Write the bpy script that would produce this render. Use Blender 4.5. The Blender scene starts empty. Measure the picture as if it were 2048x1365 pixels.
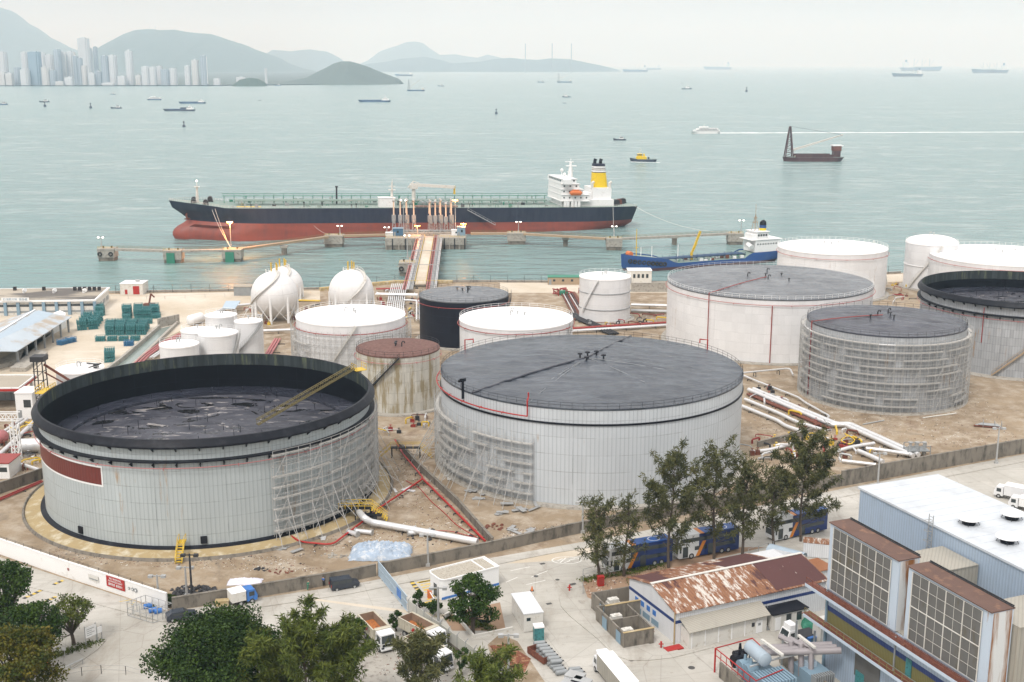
import bpy, math, random
from math import sin, cos, pi, radians, atan2, hypot, sqrt
from mathutils import Vector, Matrix, noise
RND = random.Random(11)
SC = bpy.context.scene
COL = SC.collection

# ---------------------------------------------------------------- camera, sky, sun, exposure
CAM_H = 82.0
FPX = 2412.0
PITCH = radians(12.93)
cam_d = bpy.data.cameras.new("camera")
cam = bpy.data.objects.new("camera", cam_d)
COL.objects.link(cam)
cam.location = (0, 0, CAM_H)
cam.rotation_euler = (radians(90) - PITCH, 0, 0)
cam_d.sensor_width = 36.0
cam_d.lens = 36.0 * FPX / 2048.0
cam_d.clip_start = 1.0
cam_d.clip_end = 80000.0
SC.camera = cam

SUN_EL, SUN_AZ = 52.0, 205.0      # degrees, azimuth clockwise from +Y (camera looks along +Y)
world = bpy.data.worlds.new("World")
SC.world = world
world.use_nodes = True
wn = world.node_tree
sky = wn.nodes.new("ShaderNodeTexSky")
sky.sky_type = 'NISHITA'
sky.sun_disc = False
sky.sun_elevation = radians(SUN_EL)
sky.sun_rotation = radians(SUN_AZ)
sky.air_density = 1.2
sky.dust_density = 4.0
sky.ozone_density = 1.0
hs = wn.nodes.new("ShaderNodeMixRGB")
hs.blend_type = 'MIX'
hs.inputs[0].default_value = 0.86
hs.inputs[2].default_value = (7.9, 7.62, 7.45, 1)      # overcast veil over the blue
wn.links.new(sky.outputs[0], hs.inputs[1])
# overcast: the zenith is brighter than the horizon
wtc = wn.nodes.new("ShaderNodeTexCoord"); wsp = wn.nodes.new("ShaderNodeSeparateXYZ"); wmr = wn.nodes.new("ShaderNodeMapRange"); wmx = wn.nodes.new("ShaderNodeMixRGB")
wn.links.new(wtc.outputs['Generated'], wsp.inputs[0]); wn.links.new(wsp.outputs[2], wmr.inputs[0])
for _i, _v in ((1, 0.0), (2, 0.8), (3, 0.60), (4, 1.6)): wmr.inputs[_i].default_value = _v
wmx.blend_type = 'MULTIPLY'; wmx.inputs[0].default_value = 1.0
wn.links.new(hs.outputs[0], wmx.inputs[1]); wn.links.new(wmr.outputs[0], wmx.inputs[2])
wmp = wn.nodes.new("ShaderNodeMapping"); wnz = wn.nodes.new("ShaderNodeTexNoise"); wr2 = wn.nodes.new("ShaderNodeMapRange"); wm2 = wn.nodes.new("ShaderNodeMixRGB")
wn.links.new(wtc.outputs['Generated'], wmp.inputs[0]); wmp.inputs['Scale'].default_value = (1.5, 1.5, 14)
wn.links.new(wmp.outputs[0], wnz.inputs['Vector']); wnz.inputs['Scale'].default_value = 2.2; wnz.inputs['Detail'].default_value = 5
for _i, _v in ((1, .35), (2, .65), (3, .90), (4, 1.08)): wr2.inputs[_i].default_value = _v
wn.links.new(wnz.outputs['Fac'], wr2.inputs[0]); wm2.blend_type = 'MULTIPLY'; wm2.inputs[0].default_value = 1.0
wn.links.new(wmx.outputs[0], wm2.inputs[1]); wn.links.new(wr2.outputs[0], wm2.inputs[2])
wn.links.new(wm2.outputs[0], wn.nodes["Background"].inputs[0])
wn.nodes["Background"].inputs[1].default_value = 0.105

sun_d = bpy.data.lights.new("sun", 'SUN')
sun_d.energy = 1.5
sun_d.angle = radians(11)
sun_d.color = (1.0, 0.98, 0.95)
sun = bpy.data.objects.new("sun", sun_d)
COL.objects.link(sun)
_a, _e = radians(SUN_AZ), radians(SUN_EL)
sun.rotation_euler = Vector((sin(_a) * cos(_e), cos(_a) * cos(_e), sin(_e))).to_track_quat('Z', 'Y').to_euler()

SC.view_settings.view_transform = 'Standard'
SC.view_settings.look = 'None'
SC.view_settings.exposure = 0.42
SC.view_settings.gamma = 1.0
SC.cycles.max_bounces = 6
SC.cycles.diffuse_bounces = 2
SC.cycles.glossy_bounces = 2
SC.cycles.volume_bounces = 1
SC.cycles.transparent_max_bounces = 8
SC.cycles.use_denoising = True

# ---------------------------------------------------------------- helpers
def ray(px, py):
    a = (px - 1024) / FPX
    b = (682.5 - py) / FPX
    return (a, cos(PITCH) + b * sin(PITCH), -sin(PITCH) + b * cos(PITCH))
def G(px, py, z=0.0):
    d = ray(px, py)
    t = (z - CAM_H) / d[2]
    return (d[0] * t, d[1] * t)
def G3(px, py, z=0.0):
    x, y = G(px, py, z)
    return (x, y, z)
def AT(px, py, Y):
    d = ray(px, py)
    t = Y / d[1]
    return (d[0] * t, Y, CAM_H + d[2] * t)
SEA = -4.0

def tag(o, label=None, cat=None, group=None, kind=None):
    if label: o['label'] = label
    if cat: o['category'] = cat
    if group: o['group'] = group
    if kind: o['kind'] = kind
    return o
def thing(name, label, cat, loc=(0, 0, 0), rz=0.0, group=None):
    o = bpy.data.objects.new(name, None)
    COL.objects.link(o)
    o.empty_display_size = 0.5
    o.location = loc if len(loc) == 3 else (loc[0], loc[1], 0)
    o.rotation_euler = (0, 0, rz)
    return tag(o, label, cat, group)
def copy_tree(o, parent=None):
    c = o.copy()
    COL.objects.link(c)
    if parent is not None: c.parent = parent
    for ch in list(KIDS.get(o.name, ())):
        k = copy_tree(ch, c)
        KIDS.setdefault(c.name, []).append(k)
    return c
KIDS = {}
def dup(o, loc, rz=None, label=None, group=None, sc=None):
    c = copy_tree(o)
    c.location = loc if len(loc) == 3 else (loc[0], loc[1], 0)
    if rz is not None: c.rotation_euler = (0, 0, rz)
    if label: c['label'] = label
    if group: c['group'] = group
    if sc: c.scale = (sc, sc, sc) if not isinstance(sc, tuple) else sc
    return c

class MB:
    def __init__(s):
        s.v = []; s.f = []; s.uv = []; s.hasuv = False
    def add(s, vs, fs, uvs=None):
        n = len(s.v)
        s.v.extend(vs)
        for i, f in enumerate(fs):
            s.f.append([n + k for k in f])
            if uvs: s.uv.append(uvs[i]); s.hasuv = True
            else: s.uv.append(None)
        return s
    def box(s, x0, x1, y0, y1, z0, z1):
        return s.add([(x0,y0,z0),(x1,y0,z0),(x1,y1,z0),(x0,y1,z0),(x0,y0,z1),(x1,y0,z1),(x1,y1,z1),(x0,y1,z1)],
                     [(0,3,2,1),(4,5,6,7),(0,1,5,4),(1,2,6,5),(2,3,7,6),(3,0,4,7)])
    def obox(s, cx, cy, z0, z1, lx, ly, rz=0.0):
        c, q = cos(rz), sin(rz)
        p = [(-lx/2,-ly/2),(lx/2,-ly/2),(lx/2,ly/2),(-lx/2,ly/2)]
        w = [(cx+a*c-b*q, cy+a*q+b*c) for a, b in p]
        return s.add([(a,b,z0) for a,b in w]+[(a,b,z1) for a,b in w],
                     [(0,3,2,1),(4,5,6,7),(0,1,5,4),(1,2,6,5),(2,3,7,6),(3,0,4,7)])
    def prism(s, poly, z0, z1):
        n = len(poly)
        ar = sum(poly[i][0]*poly[(i+1)%n][1]-poly[(i+1)%n][0]*poly[i][1] for i in range(n))
        if ar < 0: poly = poly[::-1]
        fs = [tuple(range(n-1,-1,-1)), tuple(range(n,2*n))]
        fs += [(i,(i+1)%n,n+(i+1)%n,n+i) for i in range(n)]
        return s.add([(p[0],p[1],z0) for p in poly]+[(p[0],p[1],z1) for p in poly], fs)
    def sheet(s, poly, z=None):
        n = len(poly)
        ar = sum(poly[i][0]*poly[(i+1)%n][1]-poly[(i+1)%n][0]*poly[i][1] for i in range(n))
        if ar < 0: poly = poly[::-1]
        return s.add([(p[0],p[1],z if z is not None else p[2]) for p in poly], [tuple(range(n))])
    def wall(s, pts, t, z0, z1):
        # a wall of thickness t along pts, mitred
        L, Rr = [], []
        n = len(pts)
        for i in range(n):
            a = pts[max(i-1,0)]; b = pts[min(i+1,n-1)]
            if 0 < i < n-1:
                d1 = Vector((pts[i][0]-a[0], pts[i][1]-a[1])).normalized(); d2 = Vector((b[0]-pts[i][0], b[1]-pts[i][1])).normalized()
                d = (d1+d2).normalized(); k = 1/max(0.4, d.dot(d1))
            else:
                d = Vector((b[0]-a[0], b[1]-a[1])).normalized(); k = 1
            nx, ny = -d.y*t/2*k, d.x*t/2*k
            L.append((pts[i][0]+nx, pts[i][1]+ny)); Rr.append((pts[i][0]-nx, pts[i][1]-ny))
        for i in range(n-1):
            s.prism([L[i], Rr[i], Rr[i+1], L[i+1]], z0, z1)
        return s
    def bar(s, a, b, w, h=None):
        h = h or w
        a = Vector(a); b = Vector(b); d = (b-a)
        if d.length < 1e-6: return s
        d.normalize()
        up = Vector((0,0,1)) if abs(d.z) < 0.95 else Vector((1,0,0))
        sd = d.cross(up).normalized()*(w/2); u = sd.cross(d).normalized()*(h/2)
        vs = [a-sd-u,a+sd-u,a+sd+u,a-sd+u,b-sd-u,b+sd-u,b+sd+u,b-sd+u]
        return s.add([tuple(v) for v in vs], [(0,3,2,1),(4,5,6,7),(0,1,5,4),(1,2,6,5),(2,3,7,6),(3,0,4,7)])
    def tube(s, pts, r, n=8, r1=None, caps=True):
        pts = [Vector(p) for p in pts]
        rings = []
        m = len(pts)
        pu = None
        for i, p in enumerate(pts):
            d = (pts[min(i+1,m-1)]-pts[max(i-1,0)])
            d = d.normalized() if d.length > 1e-9 else Vector((0,0,1))
            up = pu if pu is not None and abs(pu.dot(d)) < .95 else (Vector((0,0,1)) if abs(d.z) < 0.9 else Vector((1,0,0)))
            sd = d.cross(up).normalized(); u = sd.cross(d).normalized(); pu = u
            rr = r if r1 is None else r+(r1-r)*i/max(1,m-1)
            if isinstance(r, (list, tuple)): rr = r[i]
            rings.append([tuple(p+sd*(cos(2*pi*k/n)*rr)+u*(sin(2*pi*k/n)*rr)) for k in range(n)])
        vs = [v for q in rings for v in q]
        fs = []
        for i in range(m-1):
            for k in range(n):
                fs.append((i*n+k, i*n+(k+1)%n, (i+1)*n+(k+1)%n, (i+1)*n+k))
        if caps:
            fs.append(tuple(range(n-1,-1,-1))); fs.append(tuple((m-1)*n+k for k in range(n)))
        return s.add(vs, fs)
    def cyl(s, x, y, z0, z1, r0, r1=None, n=16):
        r1 = r0 if r1 is None else r1
        return s.tube([(x,y,z0),(x,y,z1)], [r0, r1], n)
    def rev(s, prof, n=96, a0=0.0, a1=2*pi, cx=0, cy=0, flip=False):
        full = abs(a1-a0-2*pi) < 1e-6
        m = n if full else n+1
        vs = []
        for r, z in prof:
            for k in range(m):
                a = a0+(a1-a0)*k/n
                vs.append((cx+r*cos(a), cy+r*sin(a), z))
        fs, uv = [], []
        L = [0.0]
        for i in range(1, len(prof)):
            L.append(L[-1]+hypot(prof[i][0]-prof[i-1][0], prof[i][1]-prof[i-1][1]))
        rm = max(p[0] for p in prof)
        for i in range(len(prof)-1):
            for k in range(n):
                k2 = (k+1) % m
                f = (i*m+k, i*m+k2, (i+1)*m+k2, (i+1)*m+k)
                u0 = rm*(a0+(a1-a0)*k/n); u1 = rm*(a0+(a1-a0)*(k+1)/n)
                w = ((u0,L[i]),(u1,L[i]),(u1,L[i+1]),(u0,L[i+1]))
                if flip: f = f[::-1]; w = w[::-1]
                fs.append(f); uv.append(w)
        return s.add(vs, fs, uv)
    def sphere(s, c, r, n=16, m=10, sz=1.0):
        vs = []; fs = []
        for i in range(m+1):
            t = pi*i/m
            for k in range(n):
                a = 2*pi*k/n
                vs.append((c[0]+r*sin(t)*cos(a), c[1]+r*sin(t)*sin(a), c[2]-r*sz*cos(t)))
        for i in range(m):
            for k in range(n):
                fs.append((i*n+k, i*n+(k+1)%n, (i+1)*n+(k+1)%n, (i+1)*n+k))
        return s.add(vs, fs)
    def build(s, name, m, parent=None, smooth=False, world=False):
        me = bpy.data.meshes.new(name)
        me.from_pydata(s.v, [], s.f)
        if s.hasuv:
            ul = me.uv_layers.new(name="UVMap")
            d = []
            for i, f in enumerate(s.f):
                u = s.uv[i]
                for k in range(len(f)):
                    d.extend(u[k] if u else (0.0, 0.0))
            ul.data.foreach_set("uv", d)
        if isinstance(m, str): m = MATS[m]
        me.materials.append(m)
        if smooth:
            me.polygons.foreach_set("use_smooth", [True]*len(me.polygons))
            if smooth is not True:
                me.set_sharp_from_angle(angle=radians(smooth))
        me.update()
        o = bpy.data.objects.new(name, me)
        COL.objects.link(o)
        if parent is not None:
            o.parent = parent
            KIDS.setdefault(parent.name, []).append(o)
            if world and parent.parent is None:
                o.matrix_parent_inverse = (Matrix.Translation(parent.location) @ parent.rotation_euler.to_matrix().to_4x4()).inverted()
        return o

def pieces(name, m, parent, fn, items, smooth=False, world=False):
    for it in items:
        b = MB(); fn(b, *(it if isinstance(it, (tuple, list)) else (it,)))
        b.build(name, m, parent, smooth, world)
# ---------------------------------------------------------------- materials
MATS = {}
class NT:
    def __init__(s, name):
        s.m = bpy.data.materials.new(name)
        s.m.use_nodes = True
        s.t = s.m.node_tree
        s.b = s.t.nodes["Principled BSDF"]
        MATS[name] = s.m
    def n(s, typ, **kw):
        x = s.t.nodes.new("ShaderNode"+typ)
        for k, v in kw.items():
            setattr(x, k, v)
        return x
    def l(s, a, b): s.t.links.new(a, b)
    def inp(s, node, k, v):
        if hasattr(v, 'links') or hasattr(v, 'is_linked'): s.l(v, node.inputs[k])
        else: node.inputs[k].default_value = v
    def coord(s, kind='Object', scale=(1,1,1), rot=(0,0,0)):
        tc = s.n("TexCoord"); mp = s.n("Mapping")
        s.l(tc.outputs[kind], mp.inputs[0])
        mp.inputs['Scale'].default_value = scale
        mp.inputs['Rotation'].default_value = rot
        return mp.outputs[0]
    def noise(s, co, scale=1.0, det=4, rough=.55, dist=0.0):
        x = s.n("TexNoise")
        s.l(co, x.inputs['Vector'])
        x.inputs['Scale'].default_value = scale; x.inputs['Detail'].default_value = det
        x.inputs['Roughness'].default_value = rough; x.inputs['Distortion'].default_value = dist
        return x.outputs['Fac']
    def ramp(s, f, a, b, lo=0.0, hi=1.0):
        x = s.n("MapRange")
        s.l(f, x.inputs[0])
        for i, v in enumerate((a, b, lo, hi)): x.inputs[i+1].default_value = v
        return x.outputs[0]
    def math(s, op, a, b=0.0, c=None):
        x = s.n("Math", operation=op)
        s.inp(x, 0, a); s.inp(x, 1, b)
        if c is not None: s.inp(x, 2, c)
        return x.outputs[0]
    def mix(s, f, a, b, mode='MIX'):
        x = s.n("MixRGB", blend_type=mode)
        s.inp(x, 0, f)
        for i, v in ((1, a), (2, b)):
            if isinstance(v, tuple): v = tuple(v)+(1,) if len(v) == 3 else v
            s.inp(x, i, v)
        return x.outputs[0]
    def sep(s, co):
        x = s.n("SeparateXYZ"); s.l(co, x.inputs[0]); return x.outputs
    def bump(s, h, st=.3, dist=.05):
        x = s.n("Bump"); s.l(h, x.inputs['Height'])
        x.inputs['Strength'].default_value = st; x.inputs['Distance'].default_value = dist
        s.l(x.outputs[0], s.b.inputs['Normal'])
    def out(s, col, rough=.6, metal=0.0, spec=.5):
        if isinstance(col, tuple): s.b.inputs['Base Color'].default_value = tuple(col)+(1,)
        else: s.l(col, s.b.inputs['Base Color'])
        s.inp(s.b, 'Roughness', rough); s.b.inputs['Metallic'].default_value = metal
        s.b.inputs['Specular IOR Level'].default_value = spec
        return s.m
def sc(c, k): return tuple(min(1, max(0, x*k)) for x in c)
def srgb(r, g, b):
    def f(v):
        v /= 255.0
        return v/12.92 if v <= .04045 else ((v+.055)/1.055)**2.4
    return (f(r), f(g), f(b))

def simple(name, c, rough=.6, metal=0.0, var=.18, scale=.8, bump=0.0, bs=8.0, c2=None, thr=(.5,.62), s2=None, stretch=(1,1,1), spec=.5):
    t = NT(name)
    co = t.coord('Object', stretch)
    n1 = t.noise(co, scale, 5)
    col = t.mix(n1, sc(c, 1-var), sc(c, 1+var))
    if c2:
        n2 = t.noise(co, s2 or scale*1.7, 6, .62)
        col = t.mix(t.ramp(n2, *thr), col, c2)
    if bump: t.bump(t.noise(co, bs, 4), bump, .05)
    return t.out(col, rough, metal, spec)

def shellmat(name, c, period=.0, seam_h=2.4, seam_v=9.0, seam_dark=.78, streak=.12, rust=(.33,.20,.09), rustamt=.0, rough=.5, vpanel=.06, low=None, spec=.5):
    # plated or corrugated tank wall, uv in metres (u along the wall, v up)
    t = NT(name)
    tc = t.n("TexCoord"); uv = tc.outputs['UV']
    s = t.sep(uv)
    mp = t.n("Mapping"); t.l(uv, mp.inputs[0]); mp.inputs['Scale'].default_value = (1, .07, 1)
    st = t.noise(mp.outputs[0], .9, 6, .65)
    big = t.noise(uv, .06, 4)
    col = t.mix(t.ramp(st, .3, .7), sc(c, 1-streak), sc(c, 1+streak*.6))
    col = t.mix(t.ramp(big, .35, .65), sc(c, .88), col)
    # panels of slightly different tone
    if vpanel:
        wn_ = t.n("TexWhiteNoise", noise_dimensions='2D')
        cx = t.n("CombineXYZ")
        t.l(t.math('FLOOR', t.math('DIVIDE', s[0], seam_v/6)), cx.inputs[0]); t.l(t.math('FLOOR', t.math('DIVIDE', s[1], seam_h)), cx.inputs[1])
        t.l(cx.outputs[0], wn_.inputs['Vector'])
        col = t.mix(1.0, col, t.mix(wn_.outputs['Value'], (1-vpanel,)*3, (1+vpanel*.4,)*3), 'MULTIPLY')
    fh = t.math('FRACT', t.math('DIVIDE', s[1], seam_h))
    lh = t.math('LESS_THAN', fh, .13/seam_h)
    fv = t.math('FRACT', t.math('DIVIDE', s[0], seam_v))
    lv = t.math('LESS_THAN', fv, .16/seam_v)
    ln = t.math('MAXIMUM', lh, lv)
    nz = t.ramp(t.noise(uv, .35, 4), .35, .6)
    col = t.mix(t.math('MULTIPLY', ln, nz), col, sc(c, seam_dark))
    if period:
        fp = t.math('SINE', t.math('MULTIPLY', s[0], 2*pi/period))
        col = t.mix(t.ramp(fp, .55, .95), col, t.mix(1.0, col, (.80,.81,.82), 'MULTIPLY'))
    if rustamt:
        mp2 = t.n("Mapping"); t.l(uv, mp2.inputs[0]); mp2.inputs['Scale'].default_value = (1, .10, 1)
        r1 = t.noise(mp2.outputs[0], .55, 7, .7)
        r2 = t.noise(uv, .12, 3)
        rr = t.ramp(t.math('ADD', r1, t.math('MULTIPLY', r2, .45)), .93-rustamt*.3, 1.02-rustamt*.3)
        col = t.mix(t.math('MULTIPLY', rr, .75), col, rust)
    if low:
        n_ = t.noise(uv, .5, 6, .7)
        col = t.mix(t.ramp(t.math('ADD', t.math('DIVIDE', s[1], low[0]), n_), 1.35, .6), col, low[1])
    if period: t.bump(t.math('SINE', t.math('MULTIPLY', s[0], 2*pi/period)), .25, .04)
    return t.out(col, rough, 0, spec)

def setup_mats():
    simple('white_paint', (.78,.79,.79), .45, var=.04, c2=(.60,.60,.58), thr=(.58,.75), s2=.6)
    simple('white_roof', (.86,.86,.86), .6, var=.03, c2=(.74,.75,.75), thr=(.6,.8), s2=.3)
    simple('offwhite', (.62,.61,.57), .6, var=.12, c2=(.40,.36,.29), thr=(.56,.72), s2=1.2)
    simple('black_steel', (.010,.011,.016), .45, var=.3, c2=(.025,.027,.034), thr=(.5,.7), s2=.5, spec=.12)
    simple('dark_steel', (.035,.036,.04), .5, var=.25, spec=.25)
    simple('red_paint', (.28,.03,.025), .45, var=.2, c2=(.25,.04,.03), thr=(.55,.75))
    simple('bright_red', (.38,.018,.015), .45, var=.1)
    simple('pipe_pink', (.42,.14,.14), .5, var=.25)
    simple('yellow_paint', (.62,.42,.03), .5, var=.2, c2=(.25,.17,.05), thr=(.55,.72), s2=2)
    simple('galv', (.42,.43,.43), .5, .3, var=.2)
    simple('grey_steel', (.28,.30,.31), .5, .2, var=.2)
    simple('scaf', (.42,.42,.41), .65, var=.3, scale=2)
    simple('scaf_plank', (.46,.45,.42), .8, var=.35, scale=1.5)
    simple('silver_clad', (.66,.67,.68), .38, .35, var=.1, c2=(.45,.43,.38), thr=(.58,.75), s2=1.5)
    simple('concrete', (.36,.34,.30), .85, var=.2, scale=.5, c2=(.16,.14,.12), thr=(.5,.72), s2=1.1, bump=.2)
    simple('wet_concrete', (.20,.18,.15), .8, var=.3, scale=.5, c2=(.07,.065,.055), thr=(.48,.7), s2=.9, stretch=(1,1,.4))
    simple('rust', (.15,.05,.032), .85, var=.35, scale=1.3, c2=(.26,.11,.06), thr=(.55,.72), s2=2.2)
    simple('rubber', (.025,.025,.025), .8, var=.2)
    simple('glass_dark', (.03,.04,.045), .12, var=.1, spec=.8)
    simple('teal', (.05,.21,.22), .5, var=.25, scale=2, c2=(.03,.10,.11), thr=(.5,.65), s2=3)
    simple('blue_paint', (.045,.17,.48), .5, var=.2, c2=(.03,.10,.28), thr=(.55,.7))
    simple('sky_blue', (.38,.47,.55), .5, var=.1)
    simple('green_paint', (.03,.20,.13), .6, var=.2)
    simple('green_deck', (.20,.28,.25), .6, var=.15, scale=.1, c2=(.30,.27,.24), thr=(.55,.7), s2=.25)
    simple('brown_mud', (.30,.20,.13), .95, var=.3, scale=.6)
    simple('orange_paint', (.60,.16,.04), .5, var=.1)
    simple('wood', (.36,.27,.18), .85, var=.3, scale=2)
def emit(name, c, st):
    t = NT(name); t.out(c, .4)
    t.b.inputs['Emission Color'].default_value = tuple(c)+(1,)
    t.b.inputs['Emission Strength'].default_value = st
    return t.m
setup_mats()
emit('lamp_orange', (1.0,.35,.06), 14.0)
emit('lamp_white', (1.0,.93,.8), 8.0)

# ================================================================ SETTING: sea, ground, hills
def sea_mat():
    t = NT('sea_water')
    geo = t.n("NewGeometry")
    def crd(sc_, rz=0.0):
        mp = t.n("Mapping"); t.l(geo.outputs['Position'], mp.inputs[0]); mp.inputs['Scale'].default_value = sc_
        mp.inputs['Rotation'].default_value = (0, 0, rz)
        return mp.outputs[0]
    big = t.noise(crd((.0016,.0035,1)), 1, 4, .6)
    mid = t.noise(crd((.012,.05,1), .08), 1, 5, .6)
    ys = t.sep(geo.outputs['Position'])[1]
    c = t.mix(t.ramp(ys, 440, 800), (.035,.28,.25), (.48,.54,.53))  # paler with distance: sky reflection and haze put into the colour
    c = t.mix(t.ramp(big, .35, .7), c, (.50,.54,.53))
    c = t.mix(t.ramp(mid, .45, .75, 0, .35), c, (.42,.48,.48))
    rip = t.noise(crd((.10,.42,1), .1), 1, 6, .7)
    c = t.mix(t.ramp(rip, .44, .60, .4, 0), c, (.16,.26,.26))  # ripple shading put into the colour, here and at the larger scales
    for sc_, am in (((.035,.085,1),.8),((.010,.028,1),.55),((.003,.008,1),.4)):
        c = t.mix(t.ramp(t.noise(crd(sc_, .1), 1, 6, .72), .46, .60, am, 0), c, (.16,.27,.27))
    w1 = t.noise(crd((.22,.62,1), .12), 1, 5, .62)
    w2 = t.noise(crd((.05,.14,1), -.1), 1, 3, .5)
    h = t.math('ADD', w1, t.math('MULTIPLY', w2, 4.0))
    t.bump(h, 1.0, 1.6)
    return t.out(c, .22, 0, .38)
sea_mat()
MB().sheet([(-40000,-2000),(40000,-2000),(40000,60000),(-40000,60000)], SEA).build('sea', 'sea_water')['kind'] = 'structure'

SHORE = [G(-500,597), G(0,589), G(250,585), G(640,578), G(700,572), G(790,563.5), G(1000,563.5), G(1340,566), G(1800,546), G(2600,520)]
def ground_mat():
    t = NT('bare_ground')
    co = t.coord('Object')
    a = t.noise(co, .035, 8, .68)
    b = t.noise(co, .22, 7, .65)
    d = t.noise(co, 1.6, 5, .7)
    c = t.mix(t.ramp(a, .34, .62), (.17,.12,.07), (.35,.275,.185))
    c = t.mix(t.ramp(b, .45, .64), c, (.42,.36,.28))
    c = t.mix(t.ramp(t.noise(co, .11, 8, .7, .6), .58, .68, 0, .7), c, (.17,.105,.06))
    c = t.mix(t.ramp(d, .35, .8, 0, .5), c, (.23,.17,.12))
    c = t.mix(t.ramp(t.noise(co, .5, 6, .75), .63, .7, 0, .8), c, (.50,.47,.42))
    c = t.mix(t.ramp(t.noise(co, .07, 7, .72, .8), .56, .66, 0, .65), c, (.16,.13,.10))
    c = t.mix(t.ramp(t.noise(co, 3.5, 3, .7), .60, .72, 0, .6), c, (.10,.08,.06))
    t.bump(d, .5, .15)
    t.out(c, .95)
    t = NT('concrete_slab')
    co = t.coord('Object', rot=(0,0,radians(-17)))
    s = t.sep(co)
    a = t.noise(co, .05, 6, .6); b = t.noise(co, .7, 6, .7)
    c = t.mix(t.ramp(a, .35, .65), (.36,.345,.305), (.49,.475,.435))
    c = t.mix(t.ramp(b, .5, .75, 0, .5), c, (.33,.30,.255))
    wn_ = t.n("TexWhiteNoise", noise_dimensions='2D')
    cx = t.n("CombineXYZ")
    t.l(t.math('FLOOR', t.math('DIVIDE', s[0], 7.5)), cx.inputs[0]); t.l(t.math('FLOOR', t.math('DIVIDE', s[1], 4.6)), cx.inputs[1])
    t.l(cx.outputs[0], wn_.inputs['Vector'])
    c = t.mix(1.0, c, t.mix(wn_.outputs['Value'], (.95,.95,.95), (1.02,1.02,1.02)), 'MULTIPLY')
    l1 = t.math('LESS_THAN', t.math('FRACT', t.math('DIVIDE', s[0], 7.5)), .012)
    l2 = t.math('LESS_THAN', t.math('FRACT', t.math('DIVIDE', s[1], 4.6)), .02)
    c = t.mix(t.math('MULTIPLY', t.math('MAXIMUM', l1, l2), .4), c, (.22,.20,.17))
    # oil stains and long dirt runs
    st = t.noise(t.coord('Object', (1,.25,1), (0,0,radians(-17))), .12, 7, .7)
    c = t.mix(t.ramp(st, .54, .68, 0, .7), c, (.25,.22,.18))
    c = t.mix(t.ramp(t.noise(co, .35, 6, .75, .5), .60, .68, 0, .6), c, (.22,.20,.17))
    vo = t.n("TexVoronoi", feature='DISTANCE_TO_EDGE'); t.l(t.noise(co, .3, 3) and co, vo.inputs['Vector']); vo.inputs['Scale'].default_value = .09
    c = t.mix(t.math('MULTIPLY', t.math('LESS_THAN', vo.outputs['Distance'], .005), .28), c, (.16,.14,.12))
    tr = t.noise(t.coord('Object', (.035,1.3,1), (0,0,radians(-17))), .9, 4, .6)
    c = t.mix(t.ramp(tr, .56, .66, 0, .35), c, (.30,.28,.25))
    t.bump(b, .15, .05)
    t.out(c, .9)
    t = NT('yard_concrete')
    co = t.coord('Object')
    a = t.noise(co, .03, 6, .6); b = t.noise(co, .4, 6, .7)
    c = t.mix(t.ramp(a, .35, .65), (.46,.39,.29), (.60,.545,.46))
    c = t.mix(t.ramp(b, .5, .75, 0, .4), c, (.36,.31,.24))
    st = t.noise(t.coord('Object', (.3,1,1)), .1, 6, .7)
    c = t.mix(t.ramp(st, .58, .70, 0, .5), c, (.66,.63,.57))
    t.out(c, .9)
ground_mat()
gm = MB()
gp = SHORE + [(1600,SHORE[-1][1]), (1600,-300), (-1600,-300), (-1600,SHORE[0][1])]
gm.prism(gp, -6.0, 0.0)
gm.build('ground', 'bare_ground')['kind'] = 'structure'

def patch(name, pts, m, z, px=True):
    p = [G(*q) for q in pts] if px else pts
    o = MB().sheet(p, z).build(name, m); o['kind'] = 'structure'
    return o
# the quay and the cylinder yard
patch('quay', [(-500,600),(0,592),(250,588.5),(640,581.5),(640,600),(470,612),(405,640),(240,722),(120,790),(0,800),(-500,840)], 'yard_concrete', .004)
patch('quay', [(1000,565.5),(1340,568),(1800,548.5),(2600,523),(2600,535),(1800,564),(1340,586),(1000,586)], 'yard_concrete', .004)
# road south of the bund wall
ROADN = [(-500,990),(0,1115),(335,1224),(700,1170),(960,1120),(1270,1066),(1500,1016),(1700,975),(2048,909),(2700,790)]
pts = [G(*q) for q in ROADN] + [(500, 60), (-500, 60)]
patch('road', pts, 'concrete_slab', .004, px=False)
def ribbon(name, pts, w, m, z0, z1, off=0.0):
    P = [G(*q) for q in pts]
    b = MB().wall(P, w, z0, z1); o = b.build(name, m); o['kind'] = 'structure'; return o
ribbon('pavement', [(-60,1138),(150,1190),(330,1238),(700,1183),(960,1131),(1100,1103),(1270,1077),(1500,1027),(1700,987),(2048,920),(2500,838)], 2.2, 'concrete_slab', .0, .13)

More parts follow.
